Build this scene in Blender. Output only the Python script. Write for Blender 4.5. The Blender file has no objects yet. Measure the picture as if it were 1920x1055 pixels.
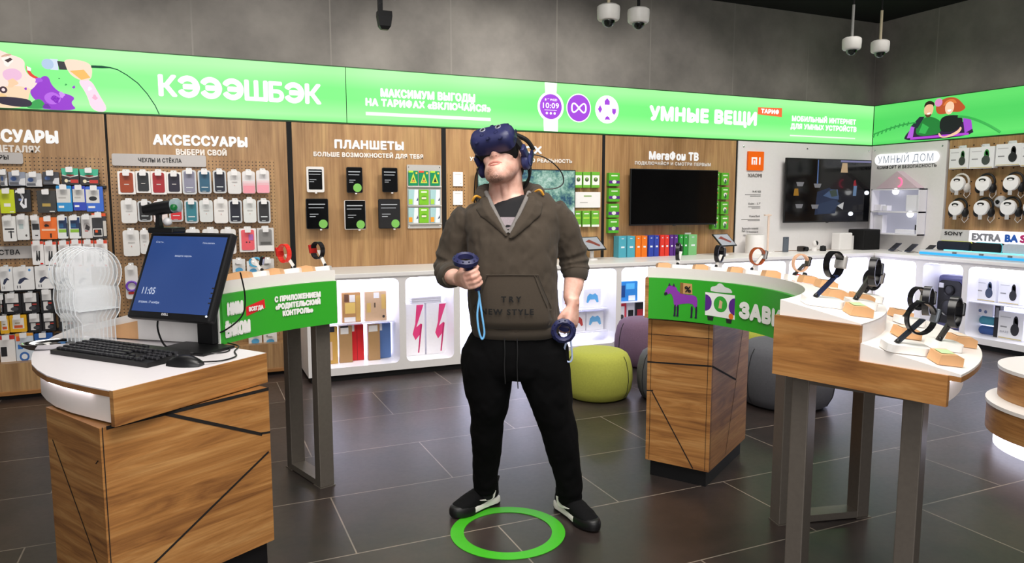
import bpy, bmesh, math, random
from mathutils import Vector, Matrix
R = math.radians
SC = bpy.context.scene
COL = SC.collection
# ---------------------------------------------------------------- camera, world, lights, exposure
cam_d = bpy.data.cameras.new('camera'); cam = bpy.data.objects.new('camera', cam_d); COL.objects.link(cam)
cam_d.sensor_fit = 'HORIZONTAL'; cam_d.sensor_width = 36.0
cam_d.lens = 36.0 * 1350.14 / 1920.0
cam_d.shift_y = (528.48 - 527.5) / 1920.0
cam.location = (-7.4654, -6.2499, 1.42)
cam.rotation_mode = 'XYZ'
cam.rotation_euler = (math.pi / 2 - 0.11288, 0.0, -0.41585)
cam_d.clip_end = 60
SC.camera = cam
world = bpy.data.worlds.new('world'); SC.world = world; world.use_nodes = True
world.node_tree.nodes['Background'].inputs[0].default_value = (1.0, 0.97, 0.95, 1)
world.node_tree.nodes['Background'].inputs[1].default_value = 0.22
SC.view_settings.view_transform = 'Standard'; SC.view_settings.look = 'None'
SC.view_settings.exposure = 0.0; SC.view_settings.gamma = 1.0; SC.view_settings.use_curve_mapping = False

SC.cycles.transparent_max_bounces = 48      # the clear holders stand six deep
def area(name, loc, size, power, target, color=(1, 1, 1), spread=180):
    l = bpy.data.lights.new(name, 'AREA'); l.shape = 'RECTANGLE'; l.size, l.size_y = size
    l.energy = power; l.color = color; l.spread = R(spread)
    o = bpy.data.objects.new(name, l); COL.objects.link(o); o.location = loc
    o.rotation_euler = (Vector(target) - Vector(loc)).to_track_quat('-Z', 'Y').to_euler()
    return o
WARM = (1.0, 0.955, 0.90)
area('ceiling_light_panel', (-6.6, -4.9, 3.3), (2.4, 1.6), 78, (-6.6, -4.0, 0), WARM, 130)
area('ceiling_light_panel', (-3.2, -3.6, 3.3), (2.0, 1.4), 44, (-3.2, -3.2, 0), WARM, 125)
area('ceiling_light_panel', (-7.6, -2.0, 3.3), (1.6, 1.0), 27, (-7.4, -0.9, 0.3), WARM, 125)
area('ceiling_light_panel', (-4.6, -1.8, 3.35), (1.8, 0.9), 30, (-4.5, -0.6, 0.6), WARM, 120)
area('ceiling_light_panel', (-1.7, -1.9, 3.35), (1.4, 0.9), 32, (-1.1, -0.9, 0.6), WARM, 115)
area('frontal_fill_light', (-7.9, -8.3, 2.3), (4.0, 2.2), 120, (-6.0, -2.0, 1.0), (1.0, 0.98, 0.96))  # added soft light behind the camera, brightens the room from the front
def spot(name, loc, target, power, angle, blend=0.8, color=WARM):
    l = bpy.data.lights.new(name, 'SPOT'); l.energy = power; l.spot_size = R(angle); l.spot_blend = blend
    l.color = color; l.shadow_soft_size = 0.08
    o = bpy.data.objects.new(name, l); COL.objects.link(o); o.location = loc
    o.rotation_euler = (Vector(target) - Vector(loc)).to_track_quat('-Z', 'Y').to_euler()
    return o
for sx, pw in ((-8.3, 85), (-6.7, 100), (-5.35, 135), (-4.3, 120), (-3.0, 75), (-1.6, 16)):
    spot('track_spotlight', (sx, -1.9, 3.42), (sx, 0, 2.35), pw, 62)

# ---------------------------------------------------------------- materials
def lin(c):
    if isinstance(c, str):
        c = c.lstrip('#'); c = [int(c[i:i + 2], 16) / 255 for i in (0, 2, 4)]
        c = [x / 12.92 if x <= 0.04045 else ((x + 0.055) / 1.055) ** 2.4 for x in c]
    return (c[0], c[1], c[2], 1.0)
_mats = {}
def pm(col, rough=0.5, metal=0.0, emit=0.0, name=None, noise=0.06, scale=40.0, trans=0.0, alpha=1.0, coat=0.0, ior=1.45):
    key = (str(col), rough, metal, emit, noise, scale, trans, alpha, coat)
    if key in _mats: return _mats[key]
    m = bpy.data.materials.new(name or ('surface_' + str(col).strip('#').replace(',', '_')[:20])); m.use_nodes = True
    nt = m.node_tree; b = nt.nodes['Principled BSDF']; c = lin(col)
    b.inputs['Roughness'].default_value = rough; b.inputs['Metallic'].default_value = metal
    b.inputs['IOR'].default_value = ior
    if trans: b.inputs['Transmission Weight'].default_value = trans
    if alpha < 1: b.inputs['Alpha'].default_value = alpha
    if coat: b.inputs['Coat Weight'].default_value = coat
    if noise > 0 and not trans and not emit:
        tc = nt.nodes.new('ShaderNodeTexCoord'); nz = nt.nodes.new('ShaderNodeTexNoise')
        nz.inputs['Scale'].default_value = scale; nz.inputs['Detail'].default_value = 3
        mx = nt.nodes.new('ShaderNodeMix'); mx.data_type = 'RGBA'
        mx.inputs[6].default_value = (*[max(0, x * (1 - noise)) for x in c[:3]], 1)
        mx.inputs[7].default_value = (*[min(1, x * (1 + noise)) for x in c[:3]], 1)
        nt.links.new(tc.outputs['Object'], nz.inputs['Vector']); nt.links.new(nz.outputs['Fac'], mx.inputs[0])
        nt.links.new(mx.outputs[2], b.inputs['Base Color'])
    else:
        b.inputs['Base Color'].default_value = c
    if emit:
        b.inputs['Emission Color'].default_value = c; b.inputs['Emission Strength'].default_value = emit
        b.inputs['Base Color'].default_value = (*[x * 0.2 for x in c[:3]], 1)
    _mats[key] = m
    return m
def wood(name, c0, c1, c2, axis='X', scale=1.0, rough=0.42, dist=1.0):
    """straight-grained laminate; grain runs along AXIS"""
    m = bpy.data.materials.new(name); m.use_nodes = True; nt = m.node_tree; b = nt.nodes['Principled BSDF']
    N, L = nt.nodes.new, nt.links.new
    tc = N('ShaderNodeTexCoord'); mp = N('ShaderNodeMapping'); L(tc.outputs['Object'], mp.inputs[0])
    s = [9.0 * scale] * 3
    for q in axis: s['XYZ'.index(q)] = 0.9 * scale
    mp.inputs['Scale'].default_value = s
    n1 = N('ShaderNodeTexNoise'); n1.inputs['Scale'].default_value = 1.6; n1.inputs['Detail'].default_value = 6; n1.inputs['Distortion'].default_value = dist
    n1.inputs['Roughness'].default_value = 0.62
    L(mp.outputs[0], n1.inputs['Vector'])
    mp2 = N('ShaderNodeMapping'); L(tc.outputs['Object'], mp2.inputs[0])
    s2 = [120.0 * scale] * 3
    for q in axis: s2['XYZ'.index(q)] = 3.0 * scale
    mp2.inputs['Scale'].default_value = s2
    n2 = N('ShaderNodeTexNoise'); n2.inputs['Scale'].default_value = 1.0; n2.inputs['Detail'].default_value = 2
    L(mp2.outputs[0], n2.inputs['Vector'])
    r = N('ShaderNodeValToRGB'); e = r.color_ramp.elements
    e[0].position = 0.30; e[0].color = lin(c0); e[1].position = 0.70; e[1].color = lin(c2)
    k = e.new(0.5); k.color = lin(c1)
    L(n1.outputs['Fac'], r.inputs[0])
    mx = N('ShaderNodeMix'); mx.data_type = 'RGBA'; mx.blend_type = 'MULTIPLY'; mx.inputs[0].default_value = 0.35
    r2 = N('ShaderNodeValToRGB'); r2.color_ramp.elements[0].position = 0.35; r2.color_ramp.elements[0].color = (0.45, 0.4, 0.36, 1); r2.color_ramp.elements[1].position = 0.6
    L(n2.outputs['Fac'], r2.inputs[0]); L(r.outputs[0], mx.inputs[6]); L(r2.outputs[0], mx.inputs[7])
    L(mx.outputs[2], b.inputs['Base Color'])
    b.inputs['Roughness'].default_value = rough
    bp = N('ShaderNodeBump'); bp.inputs['Strength'].default_value = 0.08; bp.inputs['Distance'].default_value = 0.002
    L(n2.outputs['Fac'], bp.inputs['Height']); L(bp.outputs[0], b.inputs['Normal'])
    return m
W_PANEL = wood('oak_wall_laminate', '#926d43', '#ac855a', '#c09b68', 'Z', 0.55)
W_TABLE = wood('oak_table_laminate', '#7a4e2a', '#a8743f', '#c3935a', 'XY', 1.15, dist=1.0)
W_LIGHT = pm('#d9a878', 0.5, noise=0.10, scale=14, name='light_beech')
WHITE = pm('#f2efed', 0.35, name='white_laminate', noise=0.02)
WHITE2 = pm('#e6e3e2', 0.4, name='white_painted_board', noise=0.03)
BLACK = pm('#0e0e10', 0.45, name='black_plastic', noise=0.1)
MATTE = pm('#0a0a0b', 0.8, name='matte_black', noise=0.1)
STEEL = pm('#756e66', 0.36, 0.5, name='brushed_steel', noise=0.12, scale=60)
CHROME = pm('#d8d8da', 0.12, 1.0, name='chrome', noise=0)
TAGW = pm('#f1eff0', 0.5, name='white_card', noise=0.02)
PAPER = pm('#efedec', 0.55, name='white_paper', noise=0.02)
GREEN = pm('#35a72c', 0.4, name='green_print', noise=0.03)
LEDW = pm('#f6f3ff', 0.5, emit=7.0, name='led_light')
CLEAR = pm('#eef2f5', 0.06, trans=1.0, name='clear_acrylic', noise=0, ior=1.25)

# ---------------------------------------------------------------- mesh builder
class MB:
    def __init__(s): s.b = bmesh.new(); s.i = 0; s.M = Matrix.Identity(4)
    def v(s, p): return s.b.verts.new(s.M @ Vector(p))
    def f(s, vs, i=None):
        try: f = s.b.faces.new(vs)
        except ValueError: return None
        f.material_index = s.i if i is None else i
        return f
    def box(s, c, d, bev=0.0, rot=None, seg=2):
        h = [x / 2 for x in d]; Q = Matrix.Translation(c) @ (rot if rot else Matrix.Identity(4))
        vs = [s.v(Q @ Vector((sx * h[0], sy * h[1], sz * h[2]))) for sx in (-1, 1) for sy in (-1, 1) for sz in (-1, 1)]
        fs = [s.f([vs[k] for k in q]) for q in ((0, 1, 3, 2), (4, 6, 7, 5), (0, 4, 5, 1), (2, 3, 7, 6), (0, 2, 6, 4), (1, 5, 7, 3))]
        if bev > 0:
            es = list({e for f in fs for e in f.edges})
            r = bmesh.ops.bevel(s.b, geom=es, offset=min(bev, min(d) * 0.49), segments=seg, profile=0.5, affect='EDGES')
            for f in r['faces']: f.material_index = s.i
        return s
    def bx(s, x0, x1, y0, y1, z0, z1, bev=0.0):
        return s.box(((x0 + x1) / 2, (y0 + y1) / 2, (z0 + z1) / 2), (abs(x1 - x0), abs(y1 - y0), abs(z1 - z0)), bev)
    def prism(s, pts, a, b, axis='Z', side=None):
        """polygon PTS extruded from A to B along AXIS. Z: pts are (x,y); Y: pts are (x,z); X: pts are (y,z)"""
        def P(p, t): return {'Z': (p[0], p[1], t), 'Y': (p[0], t, p[1]), 'X': (t, p[0], p[1])}[axis]
        A = [s.v(P(p, a)) for p in pts]; B = [s.v(P(p, b)) for p in pts]; n = len(pts)
        s.f(A[::-1]); s.f(B)
        for k in range(n): s.f([A[k], A[(k + 1) % n], B[(k + 1) % n], B[k]], side)
        return s
    def sheet(s, pts): s.f([s.v(p) for p in pts]); return s
    def lathe(s, prof, n=24, c=(0, 0, 0), rot=None):
        Q = Matrix.Translation(c) @ (rot if rot else Matrix.Identity(4)); rings = []
        for r, z in prof:
            rings.append([s.v(Q @ Vector((r * math.cos(2 * math.pi * k / n), r * math.sin(2 * math.pi * k / n), z))) for k in range(n)] if r > 1e-6 else [s.v(Q @ Vector((0, 0, z)))])
        s._skin(rings); return s
    def _skin(s, rings, closed=False):
        m = len(rings)
        for j in range(m if closed else m - 1):
            A, B = rings[j], rings[(j + 1) % m]
            if len(A) == 1 and len(B) == 1: continue
            n = max(len(A), len(B))
            for k in range(n):
                k2 = (k + 1) % n
                if len(A) == 1: s.f([A[0], B[k2], B[k]])
                elif len(B) == 1: s.f([A[k], A[k2], B[0]])
                else: s.f([A[k], A[k2], B[k2], B[k]])
    def loft(s, rings, cap=True):
        vr = [[s.v(p) for p in r] for r in rings]; s._skin(vr)
        if cap: s.f(vr[0][::-1]); s.f(vr[-1])
        return s
    def tube(s, pts, r, n=8, closed=False):
        pts = [Vector(p) for p in pts]; m = len(pts); rings = []; up = None
        for j in range(m):
            t = (pts[(j + 1) % m] - pts[j - 1]) if closed else (pts[min(j + 1, m - 1)] - pts[max(j - 1, 0)])
            t.normalize()
            if up is None: up = Vector((0, 0, 1)) if abs(t.z) < 0.9 else Vector((1, 0, 0))
            a = t.cross(up)
            if a.length < 1e-5: a = t.cross(Vector((0.3, 1, 0.2)))
            a.normalize(); bb = a.cross(t).normalized(); up = bb
            rr = r[j] if isinstance(r, (list, tuple)) else r
            rings.append([s.v(pts[j] + (a * math.cos(2 * math.pi * k / n) + bb * math.sin(2 * math.pi * k / n)) * rr) for k in range(n)])
        s._skin(rings, closed)
        if not closed: s.f(rings[0][::-1]); s.f(rings[-1])
        return s
    def ball(s, c, r, n=16, sq=(1, 1, 1)):
        k = n // 2
        prof = [(math.sin(math.pi * j / k), -math.cos(math.pi * j / k)) for j in range(k + 1)]
        prof[0] = (0, -1); prof[-1] = (0, 1)
        return s.lathe(prof, n, c, Matrix.Diagonal((r * sq[0], r * sq[1], r * sq[2], 1)))
    def sector(s, c, r0, r1, a0, a1, zi, zo, bi, bo, n=40):
        """ring sector; top height runs zi (at r0) to zo (at r1), underside bi to bo"""
        rings = []
        for k in range(n + 1):
            a = R(a0 + (a1 - a0) * k / n); ca, sa = math.cos(a), math.sin(a)
            rings.append([(c[0] + r0 * ca, c[1] + r0 * sa, bi), (c[0] + r1 * ca, c[1] + r1 * sa, bo), (c[0] + r1 * ca, c[1] + r1 * sa, zo), (c[0] + r0 * ca, c[1] + r0 * sa, zi)])
        return s.loft(rings)
    def build(s, name, mats, parent=None, smooth=0, label=None):
        bmesh.ops.recalc_face_normals(s.b, faces=s.b.faces[:])
        me = bpy.data.meshes.new(name); s.b.to_mesh(me); s.b.free()
        for m in (mats if isinstance(mats, (list, tuple)) else [mats]): me.materials.append(m)
        if smooth:
            me.polygons.foreach_set('use_smooth', [True] * len(me.polygons))
            if smooth < 180: me.set_sharp_from_angle(angle=R(smooth))
        o = bpy.data.objects.new(name, me); COL.objects.link(o)
        if parent: o.parent = parent
        if label: o['label'] = label
        return o
def tag(o, label, cat, group=None):
    o['label'] = label; o['category'] = cat
    if group: o['group'] = group
    return o
def thing(name, label, cat, loc=(0, 0, 0), rz=0.0, group=None):
    o = bpy.data.objects.new(name, None); COL.objects.link(o); o.empty_display_size = 0.05
    o.location = loc; o.rotation_euler = (0, 0, rz)
    return tag(o, label, cat, group)
def struct(o): o['kind'] = 'structure'; return o
def dup(root, loc, rz, label, group=None):
    r = root.copy(); COL.objects.link(r); r.location = loc; r.rotation_euler = (0, 0, rz); r['label'] = label
    if group: r['group'] = group
    for ch in list(root.children):
        c = ch.copy(); COL.objects.link(c); c.parent = r
        for g in list(ch.children):
            d = g.copy(); COL.objects.link(d); d.parent = c
    return r
def rrect(w, h, r, n=4, cx=0.0, cz=0.0):
    r = min(r, w / 2 - 1e-4, h / 2 - 1e-4); out = []
    for (sx, sz, a0) in ((1, 1, 0), (-1, 1, 90), (-1, -1, 180), (1, -1, 270)):
        for k in range(n + 1):
            a = R(a0 + 90 * k / n); out.append((cx + sx * (w / 2 - r) + r * math.cos(a), cz + sz * (h / 2 - r) + r * math.sin(a)))
    return out
def circ(cx, cz, r, n=32, rz=None): return [(cx + r * math.cos(2 * math.pi * k / n), cz + (rz or r) * math.sin(2 * math.pi * k / n)) for k in range(n)]
_txt = {}
def text_mesh(txt, track=1.0):
    """letters as (verts, faces) in the XZ plane, height normalised so that a capital is 1 high"""
    cu = bpy.data.curves.new('txt', 'FONT'); cu.body = txt; cu.size = 1.0; cu.space_character = track; cu.resolution_u = 3
    cu.align_x = 'CENTER'; cu.align_y = 'BOTTOM_BASELINE'
    o = bpy.data.objects.new('txt', cu); COL.objects.link(o)
    dg = bpy.context.evaluated_depsgraph_get(); me = o.evaluated_get(dg).to_mesh()
    V = [(v.co.x, v.co.y) for v in me.vertices]; F = [tuple(p.vertices) for p in me.polygons]
    o.evaluated_get(dg).to_mesh_clear(); bpy.data.objects.remove(o); bpy.data.curves.remove(cu)
    return V, F
def text_mesh_wide(txt, gap=0.10):
    """the big sign's word, letter by letter; the reversed C with its bar is drawn as an open ring"""
    V, F, x = [], [], 0.0
    for ch in txt:
        if ch == 'Э':
            n, t = 26, 0.13; v, f = [], []
            for k in range(n + 1):
                q = R(-148 + 296 * k / n)
                for rx, rz in ((0.365, 0.375), (0.365 - t, 0.375 - t)): v.append((rx * math.cos(q), 0.3635 + rz * math.sin(q)))
            f = [(2 * k, 2 * k + 1, 2 * k + 3, 2 * k + 2) for k in range(n)]
            v += [(-0.14, 0.305), (0.30, 0.305), (0.30, 0.422), (-0.14, 0.422)]; f.append(tuple(range(len(v) - 4, len(v))))
        else: v, f = text_mesh(ch)
        x0 = min(p[0] for p in v); w = max(p[0] for p in v) - x0; b = len(V)
        V += [(p[0] - x0 + x, p[1]) for p in v]; F += [tuple(i + b for i in q) for q in f]; x += w + gap
    return V, F
def lettering(lines, m, parent, loc=(0, 0, 0), width=None, h=0.1, bold=0.025, track=1.06, name='lettering', depth=0.003, wrap=None, tilt=0.0, gap=1.4):
    """flat raised letters in front of a wall facing -Y; WIDTH fixes the longest line; WRAP maps (x, z, y) to a point"""
    mb = MB(); lines = [lines] if isinstance(lines, str) else lines
    data = [text_mesh_wide(t) if t == 'КЭЭЭШБЭК' else text_mesh(t, track) for t in lines]
    wid = [max(x for x, _ in V) - min(x for x, _ in V) for V, _ in data]
    s = (h * (1 - 2 * bold)) / 0.727; bo = bold * h; kx = ((width - 2 * bo) / (max(wid) * s)) if width else 1.0
    n = 8 if h > 0.06 else 6   # a bold face: the same letter laid over itself, shifted by the stroke's extra width
    sh = [(0, 0)] + [(bo * math.cos(2 * math.pi * k / n), bo * math.sin(2 * math.pi * k / n)) for k in range(n)] if bold > 0.005 else [(0, 0)]
    z = 0.0
    for (V, F) in data:
        if V:
            mid = (max(x for x, _ in V) + min(x for x, _ in V)) / 2
            for q, (ox, oz) in enumerate(sh):
                y = -depth - q * 2e-6
                pts = []
                for x, zz in V:
                    X, Z = (x - mid) * s * kx + ox, zz * s + z + oz + bo
                    if tilt: X, Z = X * math.cos(tilt) - Z * math.sin(tilt), X * math.sin(tilt) + Z * math.cos(tilt)
                    X += loc[0]; Z += loc[2]
                    pts.append(wrap(X, Z, loc[1] + y) if wrap else (X, loc[1] + y, Z))
                vs = [mb.v(p) for p in pts]
                for f in F: mb.f([vs[k] for k in f])
        z -= h * gap
    if not mb.b.verts: return None
    return mb.build(name, m, parent)
def flat(name, pts, m, parent, y=-0.001, wrap=None, t=0.0):
    """a flat printed shape lying on a board that faces -Y"""
    mb = MB()
    mb.f([mb.v((p[0], y, p[1])) for p in pts])
    if wrap:                                                  # cut into narrow strips so that the print follows the curve
        xs = [p[0] for p in pts]; x = min(xs) + 0.012
        while x < max(xs):
            bmesh.ops.bisect_plane(mb.b, geom=mb.b.verts[:] + mb.b.edges[:] + mb.b.faces[:], plane_co=(x, 0, 0), plane_no=(1, 0, 0)); x += 0.012
        for v in mb.b.verts: v.co = Vector(wrap(v.co.x, v.co.z, y))
    return mb.build(name, m, parent)
# ---------------------------------------------------------------- the room
def m_floor():
    m = bpy.data.materials.new('dark_slate_tiles'); m.use_nodes = True; nt = m.node_tree; b = nt.nodes['Principled BSDF']
    N, L = nt.nodes.new, nt.links.new
    tc = N('ShaderNodeTexCoord'); mp = N('ShaderNodeMapping'); L(tc.outputs['Object'], mp.inputs[0]); mp.inputs['Location'].default_value = (6.30, 3.46, 0)
    br = N('ShaderNodeTexBrick'); L(mp.outputs[0], br.inputs['Vector'])
    br.inputs['Scale'].default_value = 1.0; br.inputs['Brick Width'].default_value = 1.24; br.inputs['Row Height'].default_value = 0.605
    br.inputs['Mortar Size'].default_value = 0.0032; br.inputs['Mortar Smooth'].default_value = 0.1; br.offset = 0.5; br.offset_frequency = 2
    br.inputs['Color1'].default_value = lin('#2a2626'); br.inputs['Color2'].default_value = lin('#353031'); br.inputs['Mortar'].default_value = lin('#7d7974')
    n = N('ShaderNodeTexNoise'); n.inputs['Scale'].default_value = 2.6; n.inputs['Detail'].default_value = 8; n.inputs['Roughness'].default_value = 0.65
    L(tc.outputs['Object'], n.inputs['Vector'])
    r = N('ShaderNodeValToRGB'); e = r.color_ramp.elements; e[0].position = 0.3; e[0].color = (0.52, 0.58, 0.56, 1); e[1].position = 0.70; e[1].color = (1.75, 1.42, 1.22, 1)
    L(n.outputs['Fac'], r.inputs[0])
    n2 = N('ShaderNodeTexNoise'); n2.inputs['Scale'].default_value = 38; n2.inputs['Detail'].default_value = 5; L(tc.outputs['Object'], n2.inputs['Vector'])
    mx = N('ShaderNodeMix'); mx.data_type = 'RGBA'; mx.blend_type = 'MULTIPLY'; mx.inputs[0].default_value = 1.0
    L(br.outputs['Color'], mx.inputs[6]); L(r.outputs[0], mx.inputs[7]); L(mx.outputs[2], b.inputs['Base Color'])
    rr = N('ShaderNodeMapRange'); rr.inputs['To Min'].default_value = 0.28; rr.inputs['To Max'].default_value = 0.40; b.inputs['Specular IOR Level'].default_value = 0.7
    L(n2.outputs['Fac'], rr.inputs['Value']); L(rr.outputs[0], b.inputs['Roughness'])
    bp = N('ShaderNodeBump'); bp.inputs['Strength'].default_value = 0.03; bp.inputs['Distance'].default_value = 0.002
    L(n2.outputs['Fac'], bp.inputs['Height']); L(bp.outputs[0], b.inputs['Normal'])
    return m
def m_concrete(axis, x0):
    m = bpy.data.materials.new('concrete_panels'); m.use_nodes = True; nt = m.node_tree; b = nt.nodes['Principled BSDF']
    N, L = nt.nodes.new, nt.links.new
    tc = N('ShaderNodeTexCoord'); n = N('ShaderNodeTexNoise'); n.inputs['Scale'].default_value = 1.3; n.inputs['Detail'].default_value = 9; n.inputs['Roughness'].default_value = 0.62
    L(tc.outputs['Object'], n.inputs['Vector'])
    r = N('ShaderNodeValToRGB'); e = r.color_ramp.elements; e[0].position = 0.3; e[0].color = lin('#6a6662'); e[1].position = 0.72; e[1].color = lin('#96918a')
    L(n.outputs['Fac'], r.inputs[0])
    sx = N('ShaderNodeSeparateXYZ'); L(tc.outputs['Object'], sx.inputs[0])
    a = N('ShaderNodeMath'); a.operation = 'SUBTRACT'; a.inputs[1].default_value = x0; L(sx.outputs[axis], a.inputs[0])
    d = N('ShaderNodeMath'); d.operation = 'DIVIDE'; d.inputs[1].default_value = 1.065; L(a.outputs[0], d.inputs[0])
    fr = N('ShaderNodeMath'); fr.operation = 'FRACT'; L(d.outputs[0], fr.inputs[0])
    lt = N('ShaderNodeMath'); lt.operation = 'LESS_THAN'; lt.inputs[1].default_value = 0.011; L(fr.outputs[0], lt.inputs[0])
    mx = N('ShaderNodeMix'); mx.data_type = 'RGBA'; L(lt.outputs[0], mx.inputs[0]); L(r.outputs[0], mx.inputs[6]); mx.inputs[7].default_value = lin('#8f8b84')
    L(mx.outputs[2], b.inputs['Base Color']); b.inputs['Roughness'].default_value = 0.75
    return m
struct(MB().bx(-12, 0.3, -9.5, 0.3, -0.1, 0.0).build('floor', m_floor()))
struct(MB().bx(-12, 0.2, 0.06, 0.2, 0.0, 3.5).build('wall_back', m_concrete(0, -8.477 - 1.065 * 5)))
struct(MB().bx(0.06, 0.2, -9.5, 0.06, 0.0, 3.5).build('wall_right', m_concrete(1, -10.3)))
struct(MB().bx(-12, 0.2, -9.5, 0.2, 3.5, 3.6).build('ceiling', pm('#020202', 0.95, noise=0.05, name='black_ceiling')))

def holed_front(mb, x0, x1, y, z0, z1, holes):
    """flat front at Y facing -Y between X0..X1, Z0..Z1 with rounded openings [(xa, xb, za, zb, r)], ordered along X"""
    mids = [x0] + [(holes[k][1] + holes[k + 1][0]) / 2 for k in range(len(holes) - 1)] + [x1]
    for k, (xa, xb, za, zb, r) in enumerate(holes):
        c0, c1 = mids[k], mids[k + 1]; n = 6; inner = rrect(xb - xa, zb - za, r, n, (xa + xb) / 2, (za + zb) / 2); outer = []
        for q, (cx, cz) in enumerate(((c1, z1), (c0, z1), (c0, z0), (c1, z0))):
            for j in range(n + 1):
                t = j / n; px, pz = inner[q * (n + 1) + j]
                first = (cx, inner[q * (n + 1)][1]) if q % 2 == 0 else (inner[q * (n + 1)][0], cz)
                last = (inner[q * (n + 1) + n][0], cz) if q % 2 == 0 else (cx, inner[q * (n + 1) + n][1])
                outer.append((first[0] + (cx - first[0]) * t * 2, first[1] + (cz - first[1]) * t * 2) if t <= 0.5 else (cx + (last[0] - cx) * (t * 2 - 1), cz + (last[1] - cz) * (t * 2 - 1)))
        I = [mb.v((p[0], y, p[1])) for p in inner]; O = [mb.v((p[0], y, p[1])) for p in outer]; m = len(I)
        for j in range(m): mb.f([I[j], I[(j + 1) % m], O[(j + 1) % m], O[j]])
NICHE_BACK = pm('#e2e2ff', 0.5, emit=3.2, name='backlit_acrylic')
NICHE_IN = pm('#f3f2f6', 0.35, name='white_niche_lining', noise=0.01)
LED_N = pm('#e6e8ff', 0.5, emit=22.0, name='led_strip_light')
def counter(name, label, L_, holes, loc, rz):
    """wall counter in its own frame: X along the wall, front facing -Y at y=-0.62"""
    t = thing(name, label, 'counter', loc, rz)
    mb = MB(); holed_front(mb, 0, L_, -0.62, 0.05, 0.815, holes)
    mb.sheet([(0, -0.62, 0.05), (0, -0.04, 0.05), (0, -0.04, 0.815), (0, -0.62, 0.815)]); mb.sheet([(L_, -0.62, 0.05), (L_, -0.04, 0.05), (L_, -0.04, 0.815), (L_, -0.62, 0.815)])
    mb.sheet([(0, -0.62, 0.05), (L_, -0.62, 0.05), (L_, -0.04, 0.05), (0, -0.04, 0.05)])
    mb.build('body', WHITE2, t)
    MB().bx(0, L_, -0.63, -0.002, 0.815, 0.85, 0.004).build('countertop', WHITE, t)
    MB().bx(0.02, L_, -0.59, -0.06, 0.0, 0.05).build('kick_plate', MATTE, t, label='black recessed kick plate')
    for (xa, xb, za, zb, r) in holes:
        p = rrect(xb - xa, zb - za, r, 6, (xa + xb) / 2, (za + zb) / 2); b = MB()
        b._skin([[b.v((q[0], -0.62, q[1])) for q in p], [b.v((q[0], -0.22, q[1])) for q in p]])
        n = b.build('niche', NICHE_IN, t, label='white lit niche with rounded corners')
        f = MB(); f.f([f.v((q[0], -0.22, q[1])) for q in p]); f.build('backlit_panel', NICHE_BACK, n)
        MB().bx(xa + 0.04, xb - 0.04, -0.585, -0.565, zb - 0.008, zb - 0.002).build('led_strip', LED_N, n)
    return t
X0 = -6.70
BH = [(-6.62, -5.975), (-5.92, -5.51), (-5.455, -5.045), (-4.99, -4.64), (-4.585, -3.93), (-3.875, -3.24), (-3.18, -2.78), (-2.72, -2.31), (-2.255, -1.89), (-1.845, -0.70)]
counter('wall_counter', 'long white counter with glowing rounded niches along the back wall', 6.70,
        [(a - X0, b - X0, 0.11, 0.80, 0.045) for a, b in BH], (X0, 0, 0), 0)
counter('wall_counter', 'white side counter with glowing niches under the headphone wall', 3.6 - 0.632,
        [(a - 0.632, b - 0.632, 0.11, 0.785, 0.045) for a, b in ((0.665, 1.135), (1.215, 1.635), (1.69, 2.42), (2.48, 3.5))], (0, -0.632, 0), -math.pi / 2)

# ---------------------------------------------------------------- wall panels and trims
def m_peg():
    m = W_PANEL.copy(); m.name = 'perforated_oak_board'; nt = m.node_tree; b = nt.nodes['Principled BSDF']; N, L = nt.nodes.new, nt.links.new
    tc = N('ShaderNodeTexCoord'); sx = N('ShaderNodeSeparateXYZ'); L(tc.outputs['Object'], sx.inputs[0]); c = N('ShaderNodeCombineXYZ')
    for k, o in ((0, 'X'), (1, 'Z')):
        d = N('ShaderNodeMath'); d.operation = 'DIVIDE'; d.inputs[1].default_value = 0.0272; L(sx.outputs[o], d.inputs[0])
        f = N('ShaderNodeMath'); f.operation = 'FRACT'; L(d.outputs[0], f.inputs[0])
        s = N('ShaderNodeMath'); s.operation = 'SUBTRACT'; s.inputs[1].default_value = 0.5; L(f.outputs[0], s.inputs[0]); L(s.outputs[0], c.inputs[k])
    ln = N('ShaderNodeVectorMath'); ln.operation = 'LENGTH'; L(c.outputs[0], ln.inputs[0])
    lt = N('ShaderNodeMath'); lt.operation = 'LESS_THAN'; lt.inputs[1].default_value = 0.17; L(ln.outputs['Value'], lt.inputs[0])
    src = b.inputs['Base Color'].links[0].from_socket
    mx = N('ShaderNodeMix'); mx.data_type = 'RGBA'; L(lt.outputs[0], mx.inputs[0]); L(src, mx.inputs[6]); mx.inputs[7].default_value = lin('#3a2616')
    L(mx.outputs[2], b.inputs['Base Color']); return m
W_PEG = m_peg()
WALLX = {0: (-9.4, -8.031), 1: (-8.031, -6.710), 2: (-6.710, -5.377), 3: (-5.377, -3.714), 4: (-3.714, -2.045)}
BAYNAME = ['accessory bay', 'phone case bay', 'tablet bay', 'virtual reality bay', 'television bay']
bays = []
for k, (a, b) in WALLX.items():
    z0 = 0.10 if k < 2 else 0.85
    lab = ['oak wall panel with pegboard for small accessories', 'oak wall panel with pegboard for phone cases', 'oak wall panel holding six tablets',
           'oak wall panel behind the person in the headset', 'oak wall panel around the black television'][k]
    t = thing('wall_panel', lab, 'wall panel', (0, 0, 0))
    MB().bx(a + 0.008, b - 0.008, 0.0, 0.03, z0, 2.06).build('board', W_PANEL, t)
    bays.append(t)
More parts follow.
